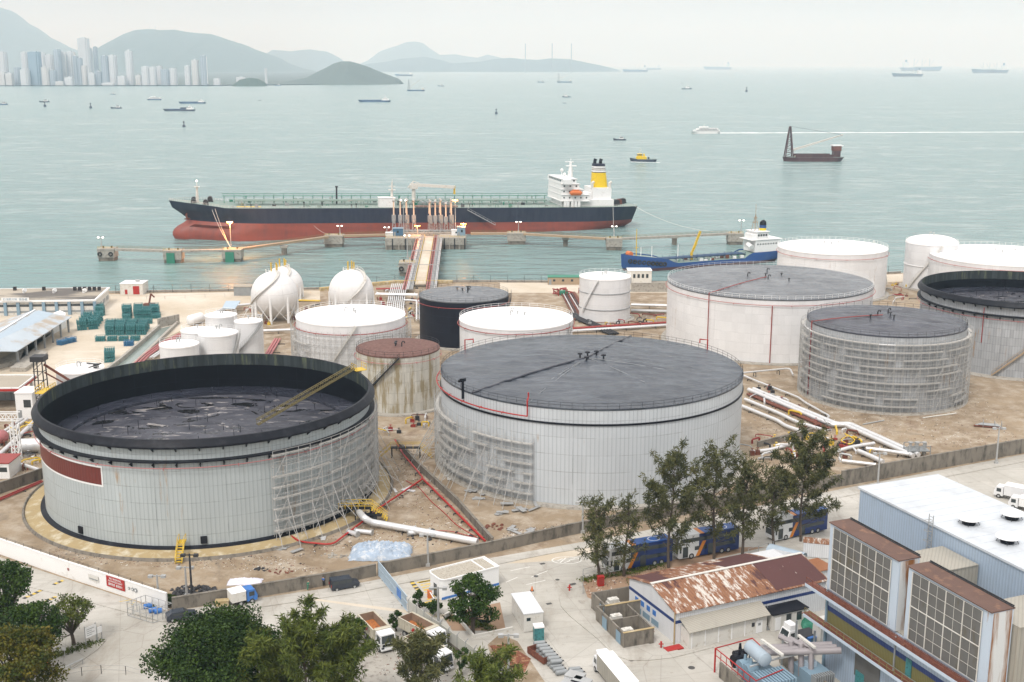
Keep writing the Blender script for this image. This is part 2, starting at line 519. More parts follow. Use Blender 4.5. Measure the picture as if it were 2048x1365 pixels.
def hill(name, outline, Y, base_px, depth, m, seed=0, rough=.06):
    """terrain ridge: outline is the skyline in photo pixels, stood at distance Y"""
    pts = [AT(px, py, Y) for px, py in outline]
    xs = [p[0] for p in pts]; zs = [p[2] for p in pts]
    def hz(x):
        for i in range(len(xs)-1):
            if xs[i] <= x <= xs[i+1]:
                k = (x-xs[i])/(xs[i+1]-xs[i]); return zs[i]+(zs[i+1]-zs[i])*k
        return SEA
    n, m_ = 130, 30
    b = MB(); vs = []
    for j in range(m_+1):
        v = -1+2*j/m_
        for i in range(n+1):
            x = xs[0]+(xs[-1]-xs[0])*i/n
            h = max(0, hz(x)-SEA)
            ww = depth*(.35+.65*(h/(max(zs)-SEA)))
            y = Y+v*ww
            e = (1-abs(v)**1.35)
            q = noise.fractal(Vector((x*.0035+seed, y*.0035, 0)), .9, 2.1, 5)
            q2 = noise.noise(Vector((x*.0012+seed, y*.0012, 5)))
            z = SEA-2+h*e*(1+(q*.9+q2)*rough*(1 if abs(v) > .08 else .35)) + 2*e
            vs.append((x+q*12, y, z))
    fs = [(j*(n+1)+i, j*(n+1)+i+1, (j+1)*(n+1)+i+1, (j+1)*(n+1)+i) for j in range(m_) for i in range(n)]
    b.add(vs, fs); o = b.build(name, m, smooth=True); o['kind'] = 'structure'
    return o
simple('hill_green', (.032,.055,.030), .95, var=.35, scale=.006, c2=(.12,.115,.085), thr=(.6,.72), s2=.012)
simple('far_hill_hazed', (.09,.12,.12), .95, var=.3, scale=.002)  # pale grey blue: extra distance haze put into the hill colour
simple('island_hazed', (.075,.10,.085), .95, var=.3, scale=.02)  # green lightened, with some of the haze put into the colour
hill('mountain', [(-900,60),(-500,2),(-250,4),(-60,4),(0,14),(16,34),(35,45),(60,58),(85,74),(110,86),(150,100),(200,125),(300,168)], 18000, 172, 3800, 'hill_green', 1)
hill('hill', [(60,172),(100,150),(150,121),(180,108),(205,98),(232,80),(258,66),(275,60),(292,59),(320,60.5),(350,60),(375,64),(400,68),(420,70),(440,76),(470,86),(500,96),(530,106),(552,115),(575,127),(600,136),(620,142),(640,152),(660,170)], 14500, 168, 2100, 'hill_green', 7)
hill('island', [(560,166),(590,160),(612,156),(630,146),(650,137),(668,127),(683,123),(700,123),(715,127),(735,134),(760,145),(780,153),(793,158),(800,166)], 5500, 165, 300, 'island_hazed', 3)
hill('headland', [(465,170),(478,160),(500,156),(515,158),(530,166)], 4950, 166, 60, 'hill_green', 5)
hill('distant_ridge', [(500,128),(545,100),(580,103),(620,100),(655,104),(680,116),(700,132)], 17500, 150, 900, 'far_hill_hazed', 13)
hill('distant_island', [(690,142),(735,128),(770,124),(800,118),(850,114),(880,120),(905,127),(960,124),(985,119),(1020,116),(1050,119),(1075,120),(1100,117),(1140,119),(1165,124),(1200,131),(1240,141)], 14900, 142, 1000, 'far_hill_hazed', 21)
hill('distant_mountain', [(700,136),(735,122),(757,105),(775,98),(795,92),(812,85),(830,84),(845,87),(858,97),(880,110),(910,109),(930,113),(955,116),(975,110),(1000,116),(1050,128)], 21000, 140, 1200, 'far_hill_hazed', 30)
patch('shoreline', [AT(-400,171,4930)[:2], AT(210,171,4930)[:2], AT(440,170,5000)[:2], AT(640,168,5250)[:2], AT(640,150,25000)[:2], AT(-400,150,25000)[:2]], 'island_hazed', SEA+3.0, px=False)

# ---------------------------------------------------------------- far city
def tower_mat(name, c, c2, fl=3.2, bay=4.0):
    t = NT(name)
    s = t.sep(t.coord('Object'))
    f = t.math('LESS_THAN', t.math('FRACT', t.math('DIVIDE', s[2], fl*2)), .38)
    g = t.math('LESS_THAN', t.math('FRACT', t.math('DIVIDE', t.math('ADD', s[0], s[1]), bay*2)), .5)
    c_ = t.mix(t.math('MULTIPLY', f, .55), c, c2)
    c_ = t.mix(t.math('MULTIPLY', g, .7), c_, c2)
    return t.out(c_, .7)
tower_mat('tower_pale', (.62,.65,.68), (.48,.52,.56))  # tower colours lightened toward blue: distance haze put into the colour
tower_mat('tower_cream', (.60,.60,.59), (.47,.49,.51))
tower_mat('tower_blue', (.26,.35,.44), (.19,.28,.36))
tower_mat('tower_grey', (.42,.48,.54), (.22,.28,.34))
CITY = [ # x0, x1, ytop, Y, material, words
 (-4,13,104,5150,'tower_pale','slim pale tower block cut by the left edge of the photo'),
 (-2,10,143,4985,'tower_cream','low cream block at the left end of the far waterfront'),
 (12,25,146,4990,'tower_cream','second low cream block on the far waterfront from the left'),
 (28,40,135,5040,'tower_grey','short grey block left of the pale twin towers on the far shore'),
 (42,55,104,5200,'tower_pale','tall pale tower just left of the dark blue tower'),
 (41,58,139,4980,'tower_pale','lower pale block in front of the dark blue tower on its left'),
 (56,80,103,5010,'tower_blue','dark blue glass tower, the darkest on the far shore'),
 (80,90,105,5200,'tower_pale','white tower rising just behind the dark blue tower on its right'),
 (83,98,134,4990,'tower_cream','cream block at the foot of the dark blue tower'),
 (91,106,109,5180,'tower_pale','white tower with a flat ledge near its top, far shore'),
 (98,112,141,5000,'tower_grey','squat grey block on the waterfront beneath the white towers'),
 (107,120,98,5060,'tower_grey','tallest grey tower of the cluster left of the saddle'),
 (119,130,103,5090,'tower_pale','tower joined to the right of the tallest grey one'),
 (113,129,163,4960,'tower_cream','small cream podium block right at the water'),
 (129,149,103,5120,'tower_pale','broad pale tower with a bright top and ribbed front'),
 (131,146,154,4975,'tower_pale','low white block below the ribbed pale tower'),
 (146,156,112,5090,'tower_grey','slim grey tower right of the ribbed one'),
 (154,164,116,5070,'tower_grey','narrow grey tower below the hilltop slab'),
 (163,173,131,5040,'tower_cream','cream tower at the right edge of the dense cluster'),
 (155,177,75,6300,'tower_pale','pale slab tower standing high on the saddle between the hills'),
 (178,184,96,6350,'tower_pale','small tower right of the pale slab on the saddle'),
 (186,194,93,6400,'tower_grey','small grey block on the saddle skyline'),
 (178,190,146,5030,'tower_pale','low pale block left of the twin ribbed towers'),
 (191,203,142,5050,'tower_grey','low grey block beside the twin ribbed towers'),
 (202,216,111,5040,'tower_grey','left one of two joined ribbed towers standing before the hill'),
 (216,232,110,5050,'tower_pale','right one of two joined ribbed towers standing before the hill'),
 (206,230,166,4960,'tower_pale','long low white hall on the water below the joined towers'),
 (237,251,152,5000,'tower_pale','small white block between the joined towers and the lone spire'),
 (250,264,101,5040,'tower_pale','lone pointed tower before the middle of the big hill'),
 (272,282,150,5020,'tower_cream','small cream block left of the comb shaped slab'),
 (283,298,133,5000,'tower_pale','pale comb shaped slab, left half'),
 (298,312,134,5005,'tower_pale','pale comb shaped slab, right half'),
 (313,324,132,5080,'tower_pale','narrow white tower behind the gap between the comb slabs'),
 (322,338,139,5010,'tower_grey','grey ribbed slab right of the comb shaped slab'),
 (338,353,137,5020,'tower_pale','pale ribbed slab right of the comb shaped slab'),
 (369,380,131,5030,'tower_pale','left tower of the waterfront trio near the hill foot'),
 (383,396,120,5035,'tower_cream','middle pointed cream tower of the waterfront trio'),
 (400,413,111,5045,'tower_grey','tall slim grey tower with a white edge, rightmost of the city'),
 (428,440,157,5060,'tower_pale','low white building in the trees right of the city'),
 (474,490,154,5250,'tower_pale','pale low building on the slope above the headland'),
 (529,534,137,5400,'tower_pale','tiny white house on the far hillside'),
]
for i, (x0, x1, yt, Y, m, lab) in enumerate(CITY):
    a = AT(x0, yt, Y); c = AT(x1, yt, Y)
    w = c[0]-a[0]; h = a[2]-SEA; cx = (a[0]+c[0])/2
    if i == 40: h = a[2]-SEA
    t = thing('tower_block' if h > 45 else 'city_building', lab, 'tower block' if h > 45 else 'building', (cx, Y, SEA+1), group='buildings on the far shore')
    d = min(w, 34)
    b = MB()
    if h > 60:   # cruciform plan with a stepped top
        b.box(-w/2, w/2, -d*.26, d*.26, 0, h*.97)
        b.box(-w*.27, w*.27, -d/2, d/2, 0, h*.98)
        b.box(-w*.42, -w*.1, -d*.4, d*.4, 0, h*.955); b.box(w*.1, w*.42, -d*.4, d*.4, 0, h*.955)
    else:
        b.box(-w/2, w/2, -d/2, d/2, 0, h*.93)
        b.box(-w*.3, w*.44, -d*.55, d*.3, 0, h*.8)
    b.build('wall', m, t)
    r = MB()
    if 'pointed' in lab:
        r.cyl(0, 0, h*.98, h*1.03, w*.2, w*.03, 8)
    r.box(-w*.16, w*.16, -d*.2, d*.2, h*.93, h)
    r.build('roof', 'tower_pale', t)
    if i in (12, 14, 37):
        MB().box(w*.46, w*.52, -d*.28, d*.1, h*.05, h*.96).build('side_fin', 'white_paint', t)
for px, w in ((1049,1), (1099,2), (1135,3)):
    x, y, z = AT(px, 118, 14000); zt = AT(px, 91, 14000)[2]
    t = thing('chimney', ['', 'left one of three tall thin power station chimneys on the hazy horizon', 'middle one of three tall thin power station chimneys on the hazy horizon', 'right one of three tall thin power station chimneys on the hazy horizon'][w], 'chimney', (x, y-900, 0), group='far chimneys')
    MB().cyl(0, 0, SEA, zt, 5, 4, 10).build('stack', 'grey_steel', t)
    MB().cyl(0, 0, zt, zt+3, 7, 7, 10).build('rim', 'dark_steel', t)
for k, (px, yb, yt) in enumerate(((299,62,51),(311,62,51),(350,62,56))):
    x, y, z = AT(px, yb, 14500); zt = AT(px, yt, 14500)[2]
    t = thing('radio_mast', ['left one of the two thin masts on the big hill summit', 'right one of the two thin masts on the big hill summit', 'short mast further right on the big hill summit'][k], 'mast', (x, y, z-8), group='masts on the hill')
    b = MB()
    for q in range(3):
        b.bar((4*cos(q*2.1), 4*sin(q*2.1), 0), (0, 0, zt-z+8), .9)
    b.build('lattice', 'grey_steel', t)
    MB().box(-2, 2, -2, 2, (zt-z+8)*.6, (zt-z+8)*.7).build('dish', 'white_paint', t)

# ---------------------------------------------------------------- haze: one closed box of even density
hz = MB().box(-32000, 32000, -500, 48000, -7.0, 1420)
t = NT('haze_air')
vol = t.n("VolumePrincipled")
vol.inputs['Color'].default_value = (.60,.82,1.0,1)
vol.inputs['Absorption Color'].default_value = (1,1,1,1)
vol.inputs['Density'].default_value = .00009
vol.inputs['Anisotropy'].default_value = .0
t.t.nodes.remove(t.b)
t.l(vol.outputs[0], t.t.nodes['Material Output'].inputs['Volume'])
ho = hz.build('haze', t.m); ho['kind'] = 'stuff'

# ================================================================ STORAGE TANKS
shellmat('shell_corrugated', (.46,.51,.52), period=.75, seam_h=2.9, seam_v=12, streak=.12, rustamt=.34, rough=.5, seam_dark=.62, vpanel=.04)
shellmat('shell_corrugated_clean', (.56,.60,.63), period=.8, seam_h=3.4, seam_v=16, streak=.09, rustamt=.2, rough=.45, seam_dark=.62, vpanel=.04)
shellmat('shell_white', (.77,.78,.79), seam_h=2.8, seam_v=11, streak=.07, rustamt=.12, seam_dark=.78, vpanel=.05)
shellmat('shell_black', (.012,.013,.022), spec=.15, seam_h=2.4, seam_v=9, streak=.2, seam_dark=1.6, vpanel=.15)
shellmat('shell_rusty', (.60,.59,.53), seam_h=2.6, seam_v=2.4, streak=.25, rust=(.24,.18,.07), rustamt=.72, seam_dark=.6, vpanel=.12)
shellmat('shell_grey', (.42,.44,.46), period=.7, seam_h=2.2, seam_v=6.5, streak=.2, rustamt=.22, seam_dark=.6, vpanel=.14)
shellmat('inner_rim_mossy', (.05,.062,.066), spec=.15, seam_h=9, seam_v=5, streak=.8, rust=(.13,.15,.085), rustamt=.55, seam_dark=.4, vpanel=.35)
shellmat('shell_inner_black', (.004,.0045,.008), spec=.08, seam_h=3, seam_v=9, streak=.4, rust=(.04,.04,.035), rustamt=.1, seam_dark=2, vpanel=.2)
def wet_roof(name, c, c2, wr=.5):
    t = NT(name)
    co = t.coord('Object')
    a = t.noise(t.coord('Object', (.35,1,1), (0,0,.15)), .35, 6, .65, .4)
    b = t.noise(co, .05, 5)
    s = t.sep(co)
    col = t.mix(t.ramp(a, .4, .7), c, c2)
    col = t.mix(t.ramp(b, .4, .65), col, sc(c, .8))
    w = t.noise(t.coord('Object', (.5,1,1), (0,0,.3)), .5, 5, .6, .8)
    w2 = t.noise(t.coord('Object', (.22,1,1), (0,0,.12)), .42, 4, .55, 1.2)
    t.bump(t.math('ADD', w, t.math('MULTIPLY', w2, 1.6)), wr*1.6, .45)
    t.out(col, .27, 0, .7)
wet_roof('membrane_roof', (.04,.05,.068), (.095,.11,.13))
wet_roof('membrane_roof_grey', (.10,.11,.125), (.20,.21,.22), .25)
wet_roof('membrane_roof_dark', (.024,.027,.042), (.07,.075,.10), .3)
def pond_mat():
    t = NT('floating_roof_deck')
    co = t.coord('Object', (.55,1,1))
    n1 = t.noise(co, .16, 5, .6, 1.2); n2 = t.noise(co, .17, 5, .6, 1.8)
    c = t.mix(t.ramp(n1, .38, .66), (.022,.024,.036), (.08,.082,.10))
    c = t.mix(t.ramp(n2, .555, .57, 0, .95), c, (.008,.008,.009))
    n3 = t.noise(t.coord('Object', (.5,1.2,1)), .33, 5, .65, 1.5)
    c = t.mix(t.ramp(n3, .59, .64, 0, .85), c, (.33,.31,.30))  # pale highlights on the deck put into the colour
    t.out(c, t.ramp(n2, .5, .58, .5, .2), 0, .3)
pond_mat()
def simple_top(name, c, c2):
    simple(name, c, .75, var=.35, scale=.5, c2=c2, thr=(.45,.7), s2=1.6)
simple_top('rust_roof', (.115,.05,.04), (.20,.11,.085))
def annulus_mat():
    simple('foundation_ochre', (.37,.285,.15), .9, var=.2, scale=.3, c2=(.55,.50,.38), thr=(.5,.7), s2=.5)
annulus_mat()

def handrail(R, z, h=1.1, seg=2.2, a0=0, a1=2*pi, r=.03, rails=(.5,1.0)):
    b = MB()
    n = max(6, int(R*(a1-a0)/seg))
    full = abs(a1-a0-2*pi) < 1e-6
    P = [(R*cos(a0+(a1-a0)*k/n), R*sin(a0+(a1-a0)*k/n)) for k in range(n+1)]
    for x, y in (P[:-1] if full else P):
        b.bar((x,y,z), (x,y,z+h), r*2)
    for q in rails:
        for k in range(n):
            b.bar((P[k][0],P[k][1],z+h*q), (P[k+1][0],P[k+1][1],z+h*q), r*1.7)
    return b
def gooseneck(b, x, y, z, h=1.0, r=.14, d=(.5,0)):
    b.tube([(x,y,z),(x,y,z+h*.7),(x+d[0]*.3,y+d[1]*.3,z+h),(x+d[0]*.8,y+d[1]*.8,z+h),(x+d[0],y+d[1],z+h*.65)], r, 6)
def spiral(R, z0, z1, a0, a1, w=.9, n=40):
    """helical stair: treads and a rail"""
    b = MB(); p = []; q = []
    for k in range(n+1):
        a = a0+(a1-a0)*k/n; z = z0+(z1-z0)*k/n
        p.append((R+w, a, z)); 
    for k in range(n):
        a = a0+(a1-a0)*(k+.5)/n; z = z0+(z1-z0)*(k+.5)/n
        c = ((R+w/2)*cos(a), (R+w/2)*sin(a))
        b.obox(c[0], c[1], z-.05, z+.02, w, max(.25, R*abs(a1-a0)/n*.9), a)
    ring = lambda rr, dz: [(rr*cos(a), rr*sin(a), z+dz) for _, a, z in p]
    for rr in (R+.05, R+w):
        pts = ring(rr, -.1)
        for k in range(n): b.bar(pts[k], pts[k+1], .07, .28)
    for dz in (.55, 1.1):
        pts = ring(R+w, dz)
        for k in range(n): b.bar(pts[k], pts[k+1], .06)
    pts = ring(R+w, 0); pt = ring(R+w, 1.1)
    for k in range(0, n+1, 2): b.bar(pts[k], pt[k], .06)
    return b
def ringpipe(R, z, r=.09, a0=0, a1=2*pi, n=72, stub=6):
    b = MB()
    pts = [(R*cos(a0+(a1-a0)*k/n), R*sin(a0+(a1-a0)*k/n), z) for k in range(n+1)]
    b.tube(pts, r, 6)
    for k in range(0, n, stub):
        x, y, _ = pts[k]; q = (R-.6)/R
        b.bar((x,y,z), (x*q,y*q,z), .1); b.bar((x,y,z), (x*.999,y*.999,z-.35), .12)
    return b

def fixed_tank(label, X, Y, R, h, shell, roof, rise=.06, rail='white_paint', group=None, n=96, edge=True, vents=4, ring=None, found=True, pipe=None, stair=None, roofpipe=None, dome=False):
    t = thing('storage_tank', label, 'storage tank', (X, Y, 0), 0, group)
    MB().rev([(R,0),(R,h)], n).build('shell', shell, t, smooth=40)
    rr = MB()
    if dome:
        prof = [(R+.12,h-.25),(R+.12,h+.05)] + [(R*cos(a*pi/2/10), h+.05+rise*sin(a*pi/2/10)) for a in range(11)]
        prof[-1] = (.01, h+.05+rise)
        rr.rev(prof, n)
    else:
        rr.rev([(R+.1,h-.3),(R+.1,h+.03)]+([(R*(1-k/40)+.001,h+.03+rise*(1-(1-k/40)**2)) for k in range(1,41)] if roof.startswith('mem') else []) if roof.startswith('mem') else [(R+.1,h-.3),(R+.1,h+.03),(R*.8,h+.03+rise*.36),(R*.6,h+.03+rise*.64),(R*.4,h+.03+rise*.84),(R*.2,h+.03+rise*.96),(.01,h+.03+rise)], n)
    if roof.startswith('mem'):    # slack membrane: real ripples
        rr.v = [(x,y,z+(.30*noise.fractal(Vector((x*.16+X,y*.42+.12*x,X)),.8,2.1,3)*min(1,(R-hypot(x,y))/2) if hypot(x,y) < R else 0)) for x,y,z in rr.v]
    rr.build('roof', roof, t, smooth=30)
    if found:
        MB().rev([(R+1.6,0.02),(R+1.5,.35),(R+.05,.42)], n).build('foundation_ring', 'concrete', t)
    if rail: handrail(R-.05, h).build('handrail', rail, t)
    if ring: ringpipe(R+.5, h-ring[1] if len(ring) > 1 else h-1.4, .09 if len(ring) < 3 else ring[2]).build('sprinkler_pipe', ring[0], t)
    for k in range(vents):
        vb = MB()
        a = k*2.4+X; q = R*(.06+.05*k)
        x, y = q*cos(a), q*sin(a); z = h+rise*(1-(q/R)**2)
        if k % 2: gooseneck(vb, x, y, z, 1.3, .16, (.7,.1))
        else:
            vb.cyl(x, y, z, z+.8, .15, .15, 8); vb.cyl(x, y, z+.75, z+1.0, .42, .3, 10)
        vb.build('roof_vent', 'dark_steel' if roof.startswith('mem') or roof=='rust_roof' else 'galv', t)
    if stair: spiral(R, stair[0], h, stair[1], stair[2]).build('stair', stair[3] if len(stair) > 3 else 'galv', t)
    if roofpipe:
        a = roofpipe[0]; b = MB()
        pts = [((R-.1)*q*cos(a), (R-.1)*q*sin(a), h+.35+rise*(1-q*q)) for q in (1.01,.8,.6,.4,.2,.05)]
        b.tube(pts, .12, 6)
        b.tube([((R+.35)*cos(a),(R+.35)*sin(a),.3),((R+.35)*cos(a),(R+.35)*sin(a),h+.5),pts[0]], .13, 6)
        b.build('fire_main', roofpipe[1], t)
    return t

def rpos(t, px, py, z):
    x, y = G(px, py, z)
    return x-t.location[0], y-t.location[1]

# ---- tank A: open topped, floating roof
TA = dict(X=-58.9, Y=225.6, R=31.0)
def open_tank(label, X, Y, R, h, rimh, shell, deckz, group=None, stripe=None):
    t = thing('open_top_tank', label, 'storage tank', (X, Y, 0), 0, group)
    n = 144
    MB().rev([(R,0),(R,h)], n).build('shell', shell, t, smooth=40)
    MB().rev([(R-.12,deckz-.5),(R-.12,h+rimh-.06)], n, flip=True).build('inner_wall', 'shell_inner_black', t, smooth=40)
    MB().rev([(R-.14,h-1.2),(R-.14,h+rimh-.04)], n, flip=True).build('inner_band', 'inner_rim_mossy', t, smooth=40)
    # wind girders: a broad black top rim and a second ring lower down
    MB().rev([(R+.02,h-.25),(R+1.05,h-.2),(R+1.1,h+.15),(R+.55,h+rimh-.3),(R+.25,h+rimh),(R-.12,h+rimh)], n).build('top_rim', 'black_steel', t, smooth=25)
    MB().rev([(R+.02,h-3.0),(R+1.0,h-2.7),(R+1.0,h-2.45),(R+.02,h-2.4)], n).build('wind_girder', 'black_steel', t, smooth=25)
    def brk(b, a, zz):
        c, s_ = cos(a), sin(a)
        b.add([(R*c,R*s_,zz),((R+.95)*c,(R+.95)*s_,zz),(R*c,R*s_,zz-.75),(R*c-.2*s_,R*s_+.2*c,zz),((R+.95)*c-.2*s_,(R+.95)*s_+.2*c,zz),(R*c-.2*s_,R*s_+.2*c,zz-.75)],
              [(0,1,2),(5,4,3),(0,3,4,1),(1,4,5,2),(0,2,5,3)])
    pieces('girder_bracket', 'black_steel', t, brk, [(2*pi*k/50, zz) for k in range(26, 50) for zz in (h-.25, h-3.0)])
    ringpipe(R+.9, h-3.6, .07, n=112, stub=7).build('sprinkler_pipe', 'pipe_pink', t)
    MB().rev([(.01,deckz),(R*.86,deckz)], n, flip=True).build('floating_roof', 'floating_roof_deck', t)
    MB().rev([(R*.86,deckz-.3),(R*.86,deckz+.55),(R*.87,deckz+.6),(R-.15,deckz+.75)], n, flip=True).build('pontoon_ring', 'membrane_roof_dark', t, smooth=25)
    q = random.Random(5)
    for k in range(46):
        r_ = R*.84*sqrt(q.random()); a = q.random()*6.283
        b = MB(); b.cyl(r_*cos(a), r_*sin(a), deckz, deckz+1.2+q.random()*.6, .06, .06, 5); b.build('roof_leg', 'black_steel', t)
    for k in range(28):
        a = 2*pi*k/28; r_ = R*.93
        b = MB(); b.cyl(r_*cos(a), r_*sin(a), deckz+.7, deckz+1.2, .12, .12, 6); b.build('seal_fitting', 'black_steel', t)
    return t
ta = open_tank('biggest open topped tank at lower left, black rim, corrugated wall with dark red band', TA['X'], TA['Y'], TA['R'], 19.0, 1.25, 'shell_corrugated', 12.2)
R = TA['R']
MB().rev([(R+4.3,.02),(R+4.1,.5),(R+3.9,.5),(R+3.7,.12)], 144).build('kerb', 'wet_concrete', ta)
MB().rev([(R+3.8,.12),(R+.9,.75)], 144).build('foundation_ring', 'foundation_ochre', ta)
MB().rev([(R+.95,.74),(R+.5,1.0),(R+.01,1.1)], 144).build('bitumen_skirt', 'black_steel', ta)
# rolling ladder from the rim platform down to the roof
a = atan2(rpos(ta, 738, 735, 20.5)[1], rpos(ta, 738, 735, 20.5)[0])
p0 = Vector(((R-.2)*cos(a), (R-.2)*sin(a), 20.6)); x, y = rpos(ta, 515, 848, 13.2); p1 = Vector((x, y, 13.0))
lb = MB(); d = (p1-p0); sd = d.cross(Vector((0,0,1))).normalized()*.32
for s_ in (-1, 1):
    lb.bar(p0+sd*s_, p1+sd*s_, .1, .2)
    lb.bar(p0+sd*s_+Vector((0,0,1.1)), p1+sd*s_+Vector((0,0,1.1)), .11)
    for k in range(21):
        q = p0+d*(k/20)+sd*s_
        lb.bar(q, q+Vector((0,0,1.1)), .07)
        if k < 20: lb.bar(q, p0+d*((k+1)/20)+sd*s_+Vector((0,0,1.1)), .05)
for k in range(60):
    q = p0+d*(k/60); lb.bar(q-sd, q+sd, .1, .04)
simple('ladder_tan', (.19,.155,.06), .7, var=.3, scale=2)
lo = lb.build('rolling_ladder', 'ladder_tan', ta)
pb = MB()
cx, cy = (R+.9)*cos(a), (R+.9)*sin(a)
pb.obox(cx, cy, 20.3, 20.42, 2.4, 2.6, a)
for u in (-1.15, 1.15):
    for v in (-1.25, 0, 1.25):
        x, y = cx+u*cos(a)-v*sin(a), cy+u*sin(a)+v*cos(a)
        pb.bar((x,y,20.4), (x,y,21.6), .08)
    for zz in (21, 21.6):
        pb.bar((cx+u*cos(a)+1.25*sin(a), cy+u*sin(a)-1.25*cos(a), zz), (cx+u*cos(a)-1.25*sin(a), cy+u*sin(a)+1.25*cos(a), zz), .08)
pb.build('gauger_platform', 'yellow_paint', ta)
MB().tube([(cx*1.0,cy,20.3),(cx,cy,.8)], .5, 10).build('stilling_pipe', 'galv', ta)
# second small platform on the left of the rim
a2 = atan2(rpos(ta, 80, 775, 20.5)[1], rpos(ta, 80, 775, 20.5)[0]); pb = MB()
cx, cy = (R+1.3)*cos(a2), (R+1.3)*sin(a2)
pb.obox(cx, cy, 19.7, 19.85, 2.4, 4.2, a2)
for u in (-1.15, 1.15):
    for v in (-2, -1, 0, 1, 2):
        x, y = cx+u*cos(a2)-v*sin(a2), cy+u*sin(a2)+v*cos(a2)
        pb.bar((x,y,19.8), (x,y,21.0), .09)
    for zz in (20.4, 21.0):
        pb.bar((cx+u*cos(a2)+2*sin(a2), cy+u*sin(a2)-2*cos(a2), zz), (cx+u*cos(a2)-2*sin(a2), cy+u*sin(a2)+2*cos(a2), zz), .09)
pb.build('side_platform', 'yellow_paint', ta)
# painted band: white border with dark red field, 40 mm proud of the wall
def arc_for(t, R_, px0, px1, z):
    out = []
    for px in (px0, px1):
        d = ray(px, 950); best = None
        dx, dy = d[0], d[1]; L = hypot(dx, dy); dx /= L; dy /= L
        cx_, cy_ = t.location[0], t.location[1]
        bq = dx*cx_+dy*cy_; disc = R_*R_-(cx_*cx_+cy_*cy_-bq*bq)
        s_ = bq-sqrt(max(0, disc)); out.append(atan2(dy*s_-cy_, dx*s_-cx_))
    return out
# bearing at band height: px measured near y=950
b0, b1 = arc_for(ta, R, 86, 203, 12)
b0 -= .35
MB().rev([(R+.03,11.0),(R+.03,14.75)], 40, b0, b1+.008).build('band_border', 'white_paint', ta, smooth=40)
shellmat('band_red', (.15,.022,.015), period=.75, seam_h=3, seam_v=12, streak=.2, seam_dark=.8)
MB().rev([(R+.05,11.35),(R+.05,14.45)], 40, b0, b1-.002).build('band', 'band_red', ta, smooth=40)
# little yellow stair over the kerb
sx, sy = rpos(ta, 362, 1118, 0)
sa = atan2(sy, sx); sb = MB()
for k in range(7):
    r_ = R+5.0-k*.42; sb.obox(r_*cos(sa), r_*sin(sa), .25+k*.33, .33+k*.33, .34, 1.0, sa)
for v in (-.55, .55):
    e0 = Vector(((R+5.3)*cos(sa)-v*sin(sa), (R+5.3)*sin(sa)+v*cos(sa), .1)); e1 = Vector(((R+2.3)*cos(sa)-v*sin(sa), (R+2.3)*sin(sa)+v*cos(sa), 2.5)); e2 = Vector(((R+.6)*cos(sa)-v*sin(sa), (R+.6)*sin(sa)+v*cos(sa), 2.5))
    sb.bar(e0, e1, .12, .3); sb.bar(e1, e2, .12, .3)
    u = Vector((0,0,1.05))
    sb.bar(e0+u, e1+u, .08); sb.bar(e1+u, e2+u, .08)
    for e in (e0, (e0+e1)/2, e1, e2): sb.bar(e, e+u, .08)
for v in (-.4, 0, .4):
    pass
sb.obox((R+1.4)*cos(sa), (R+1.4)*sin(sa), 2.4, 2.47, 1.9, 1.1, sa)
sb.build('access_stair', 'yellow_paint', ta)
for px in (153, 400):
    mb = MB()
    aa = arc_for(ta, R, px, px, 1)[0]
    mb.obox((R+.1)*cos(aa), (R+.1)*sin(aa), 1.4, 2.7, .3, 1.1, aa)
    mb.build('manhole', 'black_steel', ta)

# ---- tank B
tb = fixed_tank('biggest tank at centre, pale corrugated wall with black ring and wide dark roof', 16.7, 247.6, 31.7, 19.4, 'shell_corrugated_clean', 'membrane_roof', rise=1.3, rail='black_steel', n=144, vents=0)
R = 31.7
MB().rev([(R+.02,16.1),(R+.22,16.15),(R+.22,16.45),(R+.02,16.5)], 144).build('girder_ring', 'black_steel', tb)
c0, c1 = arc_for(tb, R, 875, 1058, 15)
b = ringpipe(R+.9, 17.4, .13, c0-1.0, c1, 60, 5)
xx, yy = (R+.9)*cos(c1), (R+.9)*sin(c1)
b.tube([(xx,yy,17.4),(xx,yy,20.4),(xx*.985,yy*.985,21.0),(xx*.985,yy*.985,21.9)], .15, 6)
b.build('foam_pipe', 'bright_red', tb)
for px in (1450, 930):
    b = MB()
    aa = arc_for(tb, R, px, px, 15)[0]*(1) 
    if px == 1450: aa = .55
    else: aa = pi-.55
    x, y = (R+.3)*cos(aa), (R+.3)*sin(aa)
    b.tube([(x,y,16.5),(x,y,21.6),(x*.93,y*.93,22.0),(x*.93,y*.93,21.2)], .16, 6)
    b.build('foam_riser', 'bright_red', tb)
b = MB()
aa = arc_for(tb, R, 929, 929, 15)[0]; x, y = (R+.2)*cos(aa), (R+.2)*sin(aa)
b.tube([(x,y,17.6),(x,y,21.2),(x*1.03,y*1.03,21.3)], .28, 8); b.obox(x, y, 21.1, 21.7, 1.2, .5, aa); b.build('breather_valve', 'black_steel', tb)
for px, py in ((1160,716),(1175,713),(1193,711),(1207,719),(1173,723)):
    b = MB(); x, y = rpos(tb, px, py, 20.7); b.cyl(x, y, 20.5, 21.5, .16, .16, 8); b.cyl(x, y, 21.5, 21.75, .6, .45, 10)
    b.build('roof_vent', 'black_steel', tb)
b = MB()   # the seam fold across the membrane
def z_roof(x, y, R_, h, rise): return h+.03+rise*(1-(x*x+y*y)/(R_*R_))
